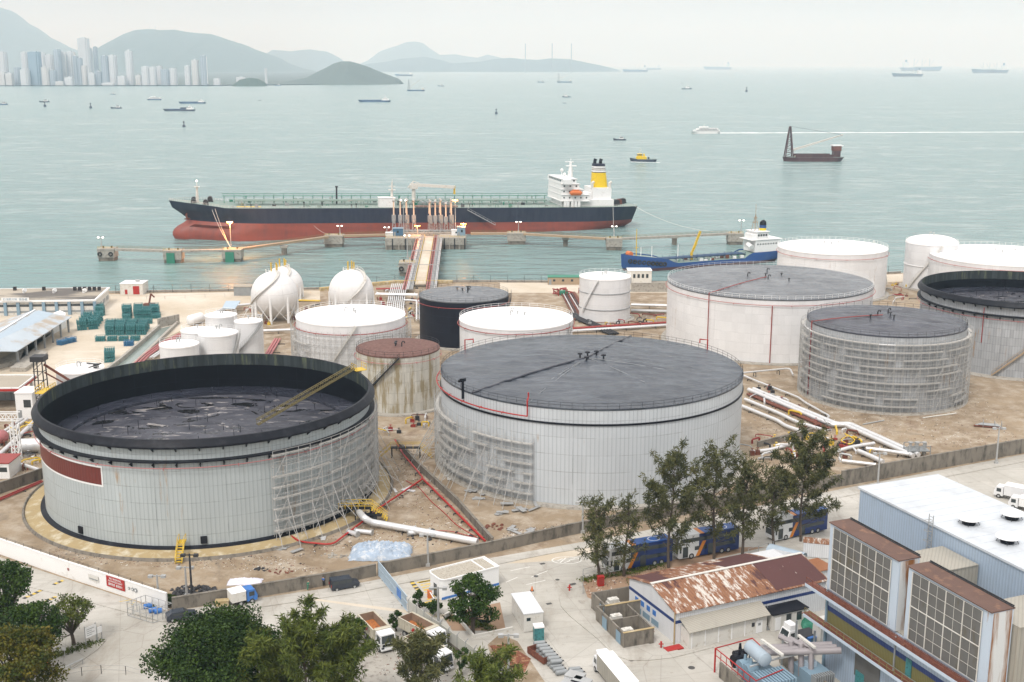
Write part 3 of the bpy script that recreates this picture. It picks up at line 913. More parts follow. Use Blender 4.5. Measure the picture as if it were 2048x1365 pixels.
def fold(b, t, R_, h, rise, p, q, r, n=24, jig=.25, seed=1):
    rn = random.Random(seed); pts = []
    for k in range(n+1):
        x = p[0]+(q[0]-p[0])*k/n+rn.uniform(-jig,jig)*.5; y = p[1]+(q[1]-p[1])*k/n+rn.uniform(-jig,jig)
        pts.append((x, y, z_roof(x, y, R_, h, rise)+r*.3))
    b.tube(pts, r, 6)
P0, P1, PC = rpos(tb, 945, 783, 19.8), rpos(tb, 1262, 672, 19.6), rpos(tb, 1175, 716, 20.7)
fold(b, tb, R, 19.4, 1.3, P0, PC, .28, 30); fold(b, tb, R, 19.4, 1.3, PC, P1, .24, 24, seed=3)
b.build('membrane_fold', 'membrane_roof_dark', tb, smooth=True)
for e in ((1062,800),(1290,770),(1330,745),(1085,775)):
    b = MB(); P = rpos(tb, *e, 19.8); fold(b, tb, R, 19.4, 1.3, PC, P, .05, 16, .1)
    b.build('roof_cable', 'grey_steel', tb)

# ---- the other tanks
tc = fixed_tank('black cylindrical tank beside the pier approach with grey rippled roof', -14.6, 359.2, 13.5, 14.2, 'shell_black', 'membrane_roof_grey', .9, rail='dark_steel', ring=('red_paint',1.8), vents=5, stair=(7,-.9,.1,'dark_steel'))
td = fixed_tank('white tank with red pipe loop just behind the biggest roofed tank', 1.1, 317.3, 15.2, 15.6, 'shell_white', 'white_roof', .8, ring=('red_paint',1.2,.11), vents=4, stair=(5,-.9,-.35,'galv'))
te = fixed_tank('small white upright tank standing alone behind the centre tanks', 30.6, 391.3, 8.4, 14.2, 'shell_white', 'white_roof', .4, n=64, vents=3, stair=(3,-2.6,-1.9,'white_paint'))
MB().rev([(8.42,9.3),(8.6,9.35),(8.6,9.5),(8.42,9.55)], 64).build('wind_girder', 'grey_steel', te)
MB().rev([(8.42,4.0),(8.6,4.05),(8.6,4.2),(8.42,4.25)], 64).build('stiffener_ring', 'grey_steel', te)
tf = fixed_tank('large white tank with flat grey roof right of centre, red pipe down its side', 77.4, 358.0, 30.3, 18.4, 'shell_white', 'membrane_roof_grey', 1.1, n=144, ring=('pipe_pink',1.6), vents=6, roofpipe=(-2.35,'red_paint'))
aa = arc_for(tf, 30.4, 1528, 1528, 15)[0]
MB().tube([(30.8*cos(aa),30.8*sin(aa),.2),(30.8*cos(aa),30.8*sin(aa),16.8)], .14, 6).build('downpipe', 'red_paint', tf)
tg = fixed_tank('grey tank at right wrapped all round in scaffolding, dark roof', 94.5, 298.2, 19.4, 19.0, 'shell_grey', 'membrane_roof_dark', 1.0, n=120, rail='dark_steel', ring=('white_paint',2.0,.14), vents=5, roofpipe=(3.3,'red_paint'))
th = open_tank('open topped tank with black rim cut by the right edge of the photo', 144.0, 336.5, 26.5, 19.4, 1.3, 'shell_grey', 15.0)
MB().rev([(28.6,.02),(28.4,.35),(26.5,.4)], 120).build('foundation_ring', 'concrete', th)
sa0, sa1 = arc_for(th, 26.5, 1965, 2060, 8)
b = MB()
lp = [(26.9*cos(sa0+(sa1-sa0)*k/10), 26.9*sin(sa0+(sa1-sa0)*k/10), .4+11.5*k/10) for k in range(11)]
for k in range(10): b.bar(lp[k], lp[k+1], .9, .35)
for k in range(10):
    u = Vector((0,0,1.1)); b.bar(Vector(lp[k])*1.0+u, Vector(lp[k+1])+u, .08); b.bar(lp[k], Vector(lp[k])+u, .08)
b.build('stair', 'wood', th)
aa = arc_for(th, 26.5, 1940, 1940, 8)[0]
MB().tube([(27*cos(aa),27*sin(aa),9),(27*cos(aa),27*sin(aa),18.6)], .12, 6).build('downpipe', 'red_paint', th)
ti = fixed_tank('white tank with plain white roof near the water, behind the large grey roofed one', 117.2, 437.5, 19.5, 17.0, 'shell_white', 'white_roof', .8, ring=('pipe_pink',1.8), n=96, vents=3, stair=(3,-.1,.5,'offwhite'))
tj = fixed_tank('tall narrow white tank with domed roof near the right edge', 157.4, 448.8, 9.4, 17.0, 'shell_white', 'white_roof', 2.6, dome=True, n=64, vents=2, stair=(.5,-2.7,-1.5,'offwhite'))
MB().rev([(9.42,8.7),(9.62,8.75),(9.62,8.95),(9.42,9.0)], 64).build('stiffener_ring', 'white_paint', tj)
tk = fixed_tank('white tank at the right edge, low white roof showing above the black rimmed one', 179.6, 435.1, 26.3, 14.3, 'shell_white', 'white_roof', .9, ring=('pipe_pink',1.6), n=120, vents=3)
tl = fixed_tank('white tank in light scaffolding between the spheres and the rusty tank', -43.4, 318.0, 14.6, 16.3, 'shell_white', 'white_roof', .7, ring=('red_paint',2.3,.12), vents=3, stair=(4,-1.9,-1.35,'offwhite'))
tm = fixed_tank('small streaked cream tank with a rusty brown roof between the two biggest tanks', -28.0, 288.1, 10.2, 14.3, 'shell_rusty', 'rust_roof', .3, n=72, rail='dark_steel', ring=('pipe_pink',1.6,.06), vents=3, stair=(6,-2.2,-1.45,'dark_steel'))
SM = 'cluster of small white tanks'
tn1 = fixed_tank('small white tank farthest back in the white cluster', -83.5, 338.9, 4.5, 12.0, 'shell_white', 'white_roof', .4, n=48, vents=2, group=SM)
tn2 = fixed_tank('small white tank at the right of the white cluster with a stair across its wall', -73.5, 329.2, 3.9, 12.3, 'shell_white', 'white_roof', .4, n=48, vents=1, stair=(1,-2.9,-.4,'galv'), group=SM)
tn3 = fixed_tank('middle white tank of the white cluster with a pleated roof', -78.4, 314.0, 5.2, 12.3, 'shell_white', 'white_roof', .9, n=48, vents=2, stair=(2,-1.1,-.1,'galv'), group=SM)
tn3b = fixed_tank('white tank half hidden at the left of the cluster behind the nearer two', -85.4, 320.5, 4.6, 11.6, 'shell_white', 'white_roof', .4, n=48, vents=1, group=SM)
tn4 = fixed_tank('nearest white tank of the white cluster, seen just over the biggest tank rim', -86.8, 311.3-5, 5.0, 11.0, 'shell_white', 'white_roof', .4, n=48, vents=2, group=SM)
tn5 = fixed_tank('small white tank alone at left behind the open tank, black arm on its roof', -105.6, 285.8, 5.6, 9.6, 'shell_white', 'white_roof', .4, n=64, vents=2)
b = MB(); b.bar((1.0,2.2,10.3), (5.2,-1.5,10.9), .3); b.bar((3.0,-2.5,10.3), (5.4,-.5,10.9), .25); b.obox(4.4,-1.2,10.0,11.0,1.0,1.0); b.build('roof_arm', 'dark_steel', tn5)

# ---- gas spheres
shellmat('sphere_skin', (.80,.80,.80), seam_h=3.2, seam_v=5, streak=.05, seam_dark=.7, vpanel=.04)
def gas_sphere(label, X, Y, R_, zc, rz=0):
    t = thing('gas_sphere', label, 'gas sphere', (X, Y, 0), rz, 'white gas spheres')
    prof = [(max(.01, R_*sin(pi*k/24)), zc-R_*cos(pi*k/24)) for k in range(25)]
    MB().rev(prof, 48).build('sphere', 'sphere_skin', t, smooth=True)
    for k in range(8):
        a = 2*pi*k/8
        MB().cyl((R_*.97)*cos(a), (R_*.97)*sin(a), 0, zc, .42, .42, 10).build('leg', 'white_paint', t)
    b = MB()
    for k in range(8):
        a, c = 2*pi*k/8, 2*pi*(k+1)/8
        p = lambda q, z: (R_*.97*cos(q), R_*.97*sin(q), z)
        b.bar(p(a,.5), p(c,zc-1.5), .14); b.bar(p(c,.5), p(a,zc-1.5), .14)
    b.build('bracing', 'white_paint', t)
    b = MB()
    pts = []
    for k in range(25):
        f = k/24; th_ = 1.9-1.75*f; a = -2.6+2.0*f
        rr = (R_+.5)*sin(min(th_, pi/2)) if th_ < pi/2 else (R_+.5); z = zc+(R_+.5)*cos(th_)
        pts.append(Vector((rr*cos(a), rr*sin(a), z)))
    pts = [Vector((pts[0].x*1.25-2, pts[0].y*1.2, .2))] + pts
    for k in range(len(pts)-1):
        b.bar(pts[k], pts[k+1], .8, .12); u = Vector((0,0,1.0)); b.bar(pts[k]+u, pts[k+1]+u, .07); b.bar(pts[k], pts[k]+u, .07)
    b.build('stair', 'offwhite', t)
    handrail(2.6, zc+R_*.94, 1.1, 1.2).build('top_rail', 'white_paint', t)
    for x, y, h in ((-.8,.4,2.8),(.9,.3,2.8),(1.3,-.3,2.4)): 
        b = MB(); b.cyl(x, y, zc+R_-.2, zc+R_+h, .24, .24, 8)
        b.build('vent_stack', 'yellow_paint', t)
    b = MB(); b.cyl(0, 0, .3, zc-R_+.3, .3, .3, 8); b.build('bottom_pipe', 'grey_steel', t)
    return t
for px, pc, Y_, R_, rz_, lab in ((549,589,None,7.6,0,'white gas sphere on legs, the nearer one of the overlapping pair'),(566,573,426,7.2,.4,'white gas sphere half hidden behind the nearer one of the pair'),(702.5,583,404,7.55,.9,'lone white gas sphere right of the pair, dark seam down its front')):
    if Y_ is None: Y_ = G(px, 649)[1]+7
    p_ = AT(px, pc, Y_); gas_sphere(lab, p_[0], Y_, R_, p_[2], rz_)

# ================================================================ SHIPS AND PIER
def hull_grid(L, B, stem, stern, zs, zref, full=.55, ns=48, entr=.16, run=.12, trans=.8):
    """rows of hull points; stem(z), stern(z) give the ends; returns rows for starboard and port"""
    rows = []
    for z in zs:
        xs, xe = stem(z), stern(z); r = []
        for i in range(ns+1):
            u = i/ns; u = u*u*(3-2*u)*.5+u*.5
            s_ = xs+(xe-xs)*u
            t1 = min(1, max(0, (s_-xs)/(entr*L))); t2 = min(1, max(0, (xe-s_)/(run*L)))
            b = B/2*(1-(1-t1)**2.2)
            tr = trans*min(1, max(0.0, (z+2)/(zref+2)))
            b *= tr+(1-tr)*(1-(1-t2)**2)
            r.append((s_, max(b, .01)))
        rows.append(r)
    return rows
def hull_mesh(rows, zs, i0, i1, zf=None):
    b = MB(); ns = len(rows[0])-1
    for side in (-1, 1):
        vs = [(p[0], side*p[1], zs[i]+(zf(p[0]) if zf and i == len(zs)-1 else 0)) for i in range(i0, i1+1) for p in rows[i]]
        m = ns+1; fs = []
        for i in range(i1-i0):
            for k in range(ns):
                f = (i*m+k, i*m+k+1, (i+1)*m+k+1, (i+1)*m+k)
                fs.append(f if side < 0 else f[::-1])
        b.add(vs, fs)
    # transom
    vs = []; 
    for i in range(i0, i1+1):
        x, y = rows[i][-1]; z = zs[i]+(zf(x) if zf and i == len(zs)-1 else 0); vs += [(x, -y, z), (x, y, z)]
    b.add(vs, [(2*i, 2*i+1, 2*i+3, 2*i+2) for i in range(i1-i0)])
    return b
def deck_mesh(row, z, zf=None, inset=.99):
    b = MB(); n = len(row)
    vs = [(x, -y*inset, z+(zf(x) if zf else 0)) for x, y in row]+[(x, y*inset, z+(zf(x) if zf else 0)) for x, y in row]
    return b.add(vs, [(k, k+1, n+k+1, n+k) for k in range(n-1)])
def hullmat(name, c, c2, streak=.3):
    t = NT(name)
    co = t.coord('Object', (.25,.25,.05))
    a = t.noise(co, 1.6, 6, .65); b_ = t.noise(t.coord('Object', (.05,.05,.25)), 1.0, 5)
    c_ = t.mix(t.ramp(a, .4, .72), c, c2)
    c_ = t.mix(t.ramp(b_, .42, .7, 0, .6), c_, sc(c, 1.5))
    return t.out(c_, .5)
hullmat('hull_navy', (.009,.014,.035), (.03,.035,.055))
hullmat('hull_red', (.25,.055,.035), (.17,.05,.04))
hullmat('hull_blue', (.018,.07,.24), (.03,.08,.22))
hullmat('hull_maroon', (.06,.025,.028), (.11,.06,.055))
hullmat('hull_dark', (.03,.045,.08), (.07,.07,.08))
hullmat('hull_steel_blue', (.04,.09,.18), (.03,.06,.12))

# ---------- the big tanker at the jetty
bow = Vector(G3(338, 488, SEA)); stn = Vector(G3(1279, 457.5, SEA))
ax = (stn-bow); TL = ax.length; rz = atan2(ax.y, ax.x)
T = thing('oil_tanker', 'long black and red oil tanker moored bow left at the jetty, yellow funnel', 'ship', (bow.x, bow.y, SEA), rz)
T.rotation_euler = (0, radians(1.35), rz)
BR = 36.0
off = BR/2
zs = [-9,-6,-3,-1,0.5,2,3.5,5,6.5,8,9.6,11,12.6,14.2,15.8,17.2]
def stem(z):
    P = [(-9,9),(-3,4),(0,2.2),(2,1.2),(4,1.3),(6,2.8),(8,6.5),(9.6,8.5),(11,8),(13,5.5),(15.8,1.5),(17.2,0)]
    for i in range(len(P)-1):
        if z <= P[i+1][0]:
            k = (z-P[i][0])/(P[i+1][0]-P[i][0]); return P[i][1]+(P[i+1][1]-P[i][1])*k
    return 0
def stern(z):
    P = [(-9,TL-34),(-3,TL-22),(1,TL-14),(5,TL-5),(8,TL-1),(17.2,TL)]
    for i in range(len(P)-1):
        if z <= P[i+1][0]:
            k = (z-P[i][0])/(P[i+1][0]-P[i][0]); return P[i][1]+(P[i+1][1]-P[i][1])*k
    return TL
rows = hull_grid(TL, BR, stem, stern, zs, 17.2, ns=70, entr=.17, run=.14, trans=.72)
for i, z in enumerate(zs):   # bulb: fuller low bow
    if z < 8:
        w = 4.6*max(0, 1-abs((z-2.5)/6.5)**2)**.5
        rows[i] = [(s_, max(min(y, y*(.35+.65*min(1,(s_-stem(z))/30))), w*min(1, ((s_-stem(z))/5+.0001)**.5)) if s_ < 45 else y) for s_, y in rows[i]]
rows = [[(s_, y) for s_, y in r] for r in rows]
def sheer(x): return 2.2*max(0, 1-x/26)**.6 if x < 26 else 0
H1 = thing  # keep name
def shift(b, dy=off):
    b.v = [(x, y+dy, z) for x, y, z in b.v]; return b
shift(hull_mesh(rows, zs, 0, 10)).build('hull_bottom', 'hull_red', T, smooth=40)
hullo = shift(hull_mesh(rows, zs, 10, len(zs)-1, sheer)).build('hull', 'hull_navy', T, smooth=40)
shift(deck_mesh(rows[-1], 17.15, sheer)).build('deck', 'green_deck', T)
DK = 17.2
b = MB()
rr = rows[-1]
for side in (-1, 1):
    for k in range(len(rr)-1):
        a_ = Vector((rr[k][0], side*rr[k][1]*.985+off, DK+sheer(rr[k][0]))); c_ = Vector((rr[k+1][0], side*rr[k+1][1]*.985+off, DK+sheer(rr[k+1][0])))
        for u in (.55, 1.1): b.bar(a_+Vector((0,0,u)), c_+Vector((0,0,u)), .09)
        for w in (0, .5): q = a_+(c_-a_)*w; b.bar(q, q+Vector((0,0,1.1)), .09)
b.build('handrail', 'offwhite', T)
b = MB()  # cargo pipes on trestles, running fore and aft
for k, dy in enumerate((-3.2,-2.2,-1.2,-.2,.8,1.8,2.8)):
    b.tube([(32, off+dy, DK+2.2), (TL-48, off+dy, DK+2.2)], .33, 6)
for x in range(34, int(TL-48), 6):
    b.bar((x, off-3.8, DK+1.8), (x, off+3.4, DK+1.8), .3); b.bar((x, off-3.8, DK), (x, off-3.8, DK+1.8), .25); b.bar((x, off+3.4, DK), (x, off+3.4, DK+1.8), .25)
b.build('cargo_pipe', 'green_deck', T)
b = MB()
b.box(26, TL-45, off+6.2, off+7.6, DK+3.6, DK+3.8)
for x in range(27, int(TL-45), 5):
    b.bar((x, off+6.9, DK), (x, off+6.9, DK+3.6), .3); b.bar((x, off+6.3, DK+3.8), (x, off+6.3, DK+4.9), .1)
b.box(26, TL-45, off+6.25, off+6.35, DK+4.8, DK+4.9); b.box(26, TL-45, off+7.45, off+7.55, DK+4.8, DK+4.9)
b.build('catwalk', 'green_paint', T)
q = random.Random(3)
for k in range(70):   # vents, valves, small deck fittings
    b = MB(); x = q.uniform(30, TL-50); y = off+q.choice((-15,-13,-10,-8,-6,10,13,15))+q.uniform(-1,1); h = q.uniform(.7, 2.6)
    if k % 3 == 0: b.cyl(x, y, DK, DK+h, .25, .25, 6); b.cyl(x, y, DK+h-.1, DK+h+.5, .55, .3, 6)
    elif k % 3 == 1: b.box(x-.9, x+.9, y-.5, y+.5, DK, DK+h*.6); b.bar((x-.6,y,DK+h*.6),(x-.6,y,DK+h*.9),.2)
    else: b.tube([(x,y,DK),(x,y,DK+h*.6),(x+1.4,y,DK+h*.6),(x+1.4,y,DK)], .2, 6)
    b.build('deck_fitting', ('green_deck','dark_steel','grey_steel','green_paint')[k % 4], T)
def S(px): return (px-338)/(1270-338.)*TL
for k in range(6):  # transverse manifold pipes amidships
    x = S(848)+(k-2.5)*2.6; b = MB(); b.tube([(x, 2.2, DK+2.2), (x, off+4, DK+2.2)], .36, 6); b.box(x-.5, x+.5, 2.0, 2.6, DK+1.6, DK+2.8); b.build('manifold_pipe', 'grey_steel', T)
MB().box(S(848)-11, S(848)+11, 1.0, 4.5, DK+.3, DK+.9).build('drip_tray', 'rust', T)
# fore mast and windlasses
b = MB(); x = S(391); b.cyl(x, off-2, DK, DK+9.5, .9, .45, 8); b.box(x-1.4, x+1.4, off-3, off-1, DK+9, DK+9.3); b.cyl(x, off-2, DK+9.3, DK+12, .2, .12, 6); b.bar((x-.8,off-2,DK+2),(x+3,off-4,DK+1),.3); b.build('fore_mast', 'offwhite', T)
MB().sphere((x, off-2, DK+12.1), .38, 8, 6).build('mast_light', 'lamp_white', T)
for k, (dx, dy) in enumerate(((12,-5),(12,5),(18,-8),(20,7))):
    b = MB(); b.tube([(dx, off+dy-2, DK+2.2), (dx, off+dy+2, DK+2.2)], 1.3, 10); b.box(dx-1.5, dx+1.5, off+dy-2.6, off+dy+2.6, DK+.8, DK+1.5); b.build('windlass', 'dark_steel', T)
b = MB(); b.box(S(487)-6, S(487)+6, 5.5, 10, DK+.02, DK+.06); b.build('painted_patch', 'yellow_paint', T)
# midship deckhouse with its mast
b = MB(); x = S(751); b.box(x-4, x+4, 3, 9, DK, DK+4.6); b.box(x-4.3, x+4.3, 2.8, 9.2, DK+4.6, DK+4.9); b.build('deck_house', 'white_paint', T)
b = MB(); x = S(762); b.cyl(x, 6, DK+4.9, DK+12.5, .7, .3, 8); b.box(x-1.8, x+1.8, 5, 7, DK+8.5, DK+8.8); b.bar((x-1.6,6,DK+10.5),(x+1.6,6,DK+10.5),.25); b.bar((x,6,DK+12),(x+.2,6,DK+14),.2); b.build('signal_mast', 'offwhite', T)
b = MB(); x = S(659); b.cyl(x, off+2, DK, DK+8.8, .45, .45, 8); b.cyl(x, off+2, DK+8.6, DK+9.2, .8, .8, 8); b.build('vent_post', 'dark_steel', T)
# hose crane: pedestal and long cream boom
b = MB(); x = S(812); b.cyl(x, off, DK, DK+8, 1.1, .9, 10); b.obox(x, off, DK+8, DK+10.4, 4, 3); b.build('crane_pedestal', 'offwhite', T)
b = MB(); xa, xb = S(806), S(893)
for dy in (-.7, .7):
    b.bar((xa, off+dy, DK+10.2), (xb, off+dy-3, DK+9.2), .5, 1.5)
b.bar((S(800),off,DK+8.5),(S(812),off,DK+12),.5); b.bar((S(812),off,DK+12),(S(826),off,DK+10.6),.3)
for k in range(9):
    u = k/8; b.bar((xa+(xb-xa)*u, off-.7-3*u, DK+10.2-u), (xa+(xb-xa)*u, off+.7-3*u, DK+10.2-u), .3)
b.build('crane_boom', 'offwhite', T)
b = MB(); b.bar((xb,off-3,DK+9.8),(xb,off-3,DK+5.5),.9); b.build('crane_hook_block', 'yellow_paint', T)
# accommodation
W = [( S(1104), S(1163), 3.0, 30, 3.2, 6.4), (S(1104), S(1150), 3.3, 29.6, 6.4, 9.2), (S(1104), S(1142), 3.6, 29.3, 9.2, 12.0), (S(1104), S(1136), 4, 29, 12.0, 14.6)]
b = MB(); b.box(S(1102), S(1166), 2, 31, DK+2.9, DK+3.2); b.box(S(1108),S(1160),5,28,DK,DK+2.9)
for x0, x1, y0, y1, z0, z1 in W:
    b.box(x0, x1, y0, y1, DK+z0, DK+z1-.25); b.box(x0-.2, x1+.5, y0-.5, y1+.5, DK+z1-.2, DK+z1)
b.box(S(1106), S(1122), .3, 33, DK+12.0, DK+14.4)          # bridge wings
su = b.build('superstructure', 'white_paint', T)
for x0, x1, y0, y1, z0, z1 in W:
    n = max(3, int((x1-x0)/2.6))
    for k in range(n):
        xx = x0+(x1-x0)*(k+.5)/n; b = MB(); b.box(xx-.4, xx+.4, y0-.06, y0+.02, DK+z0+1.2, DK+z0+2.0); b.build('window', 'glass_dark', su)
for k in range(8): b = MB(); b.box(S(1104)-.06, S(1104)+.02, 4.2+k*3.1, 6.6+k*3.1, DK+13.1, DK+14.0); b.build('window', 'glass_dark', su)
for x in (1112, 1118, 1127, 1134, 1141):
    b = MB(); b.box(S(x)-.7, S(x)+.7, 2.1, 3.0, DK, DK+2.9); b.build('pillar', 'white_paint', su)
b = MB(); x0, x1 = S(1120), S(1146); b.tube([(x0,1.6,DK+7.6),(x0+1,1.6,DK+7.4),(x1-1,1.6,DK+7.4),(x1,1.6,DK+7.6)], [.5,1.35,1.35,.5], 10); b.box(x0+1.5,x1-2,1.0,2.2,DK+8.4,DK+9.2); b.build('lifeboat', 'orange_paint', T)
b = MB(); x = S(1137); b.cyl(x, 17, DK+14.6, DK+22.5, 1.5, .6, 8); b.box(x-2.4, x+3.2, 16, 18, DK+20.2, DK+20.6); b.box(x-3, x+1.4, 16.6, 17.4, DK+22.4, DK+22.8); b.bar((x,17,DK+22.5),(x,17,DK+24.5),.2); b.bar((x-2.5,14,DK+17.5),(x+2.5,20,DK+17.5),.3); b.build('radar_mast', 'white_paint', T)
for px, h in ((1111,18.2),(1117,16)):
    b = MB(); b.cyl(S(px), 10, DK+14.6, DK+h, .25, .2, 6); b.sphere((S(px),10,DK+h+.5), .9, 8, 6); b.build('radome', 'white_paint', T)
b = MB(); b.box(S(1160), S(1219), 5.5, 27, DK, DK+3.4); b.box(S(1176), S(1216), 8, 24, DK+3.4, DK+9.4); b.box(S(1163),S(1180),9,22,DK+3.4,DK+6.6)
b.build('engine_casing', 'white_paint', T)
fx, fy = S(1197), 14.5
def fun(z0, z1, m, nm):
    def w(z): u = (z-9.4)/12; return (4.4-1.0*u, 3.4-.6*u, 1.0*u)
    (a0,b0,o0),(a1,b1,o1) = w(z0), w(z1); n = 20; vs = []
    for a_, b_, o_, z in ((a0,b0,o0,z0),(a1,b1,o1,z1)):
        for k in range(n):
            t_ = 2*pi*k/n; c_, s_ = cos(t_), sin(t_)
            vs.append((fx-o_*.8+a_*(abs(c_)**.6)*(1 if c_ > 0 else -1), fy+b_*(abs(s_)**.6)*(1 if s_ > 0 else -1), DK+z))
    bb = MB().add(vs, [(k,(k+1)%n,n+(k+1)%n,n+k) for k in range(n)]+[tuple(range(n,2*n))])
    return bb.build(nm, m, T, smooth=40)
mt_y = simple('funnel_yellow', (.75,.52,.01), .4, var=.08)
fun(9.4, 17.2, 'funnel_yellow', 'funnel'); fun(17.2, 17.6, 'hull_navy', 'funnel_stripe'); fun(17.6, 18.5, 'white_paint', 'funnel_stripe'); fun(18.5, 18.8, 'hull_navy', 'funnel_stripe')
fun(18.8, 19.5, 'offwhite', 'funnel_stripe'); fun(19.5, 19.8, 'hull_navy', 'funnel_stripe'); fun(19.8, 20.6, 'white_paint', 'funnel_stripe'); fun(20.6, 22.0, 'hull_navy', 'funnel_cap')
for dx in (-1.9, 1.3):
    b = MB(); b.tube([(fx+dx-1,fy,DK+22),(fx+dx-1,fy,DK+23.3),(fx+dx-.6,fy,DK+24.4)], [.9,.9,1.0], 8); b.build('exhaust_pipe', 'black_steel', T)
for dx in (-5.5, 4.4):
    b = MB(); b.tube([(fx+dx,fy-5,DK+9.4),(fx+dx,fy-5,DK+12),(fx+dx+1,fy-5,DK+12.6)], .8, 8); b.build('ventilator', 'offwhite', T)
for k, px in enumerate((1226,1234,1243,1252,1260)):
    b = MB(); b.tube([(S(px),8+k*3,DK+1.5),(S(px),11+k*3,DK+1.5)], 1.5-.1*k, 10); b.box(S(px)-1.2,S(px)+1.2,7.5+k*3,11.5+k*3,DK,DK+.8); b.build('mooring_winch', 'rust' if k == 2 else 'dark_steel', T)
b = MB(); x0 = S(908); b.bar((x0, -1.5, DK-1), (x0+14.5, -2.5, 8.5), 1.4, .3)
for k in range(8):
    p = Vector((x0+14.5*k/7, -1.5-1.0*k/7, DK-1+(8.5-DK+1)*k/7)); b.bar(p+Vector((0,-.6,0)), p+Vector((0,-.6,1.1)), .1)
b.bar((x0,-2.1,DK+.1),(x0+14.5,-3.1,9.6),.12); b.build('gangway', 'galv', T)
b = MB(); b.tube([(8.8,off-2.4,13.2),(8.2,off-4.2,12.4),(8.8,off-4.4,10.6)], .5, 6); b.bar((7.6,off-5.2,10.6),(10,off-3.4,10.6),.7); b.build('anchor', 'rust', T)
b = MB(); b.box(TL-13, TL-3.5, off-.4, off+.4, -3, 4.6); b.build('rudder', 'hull_red', T)

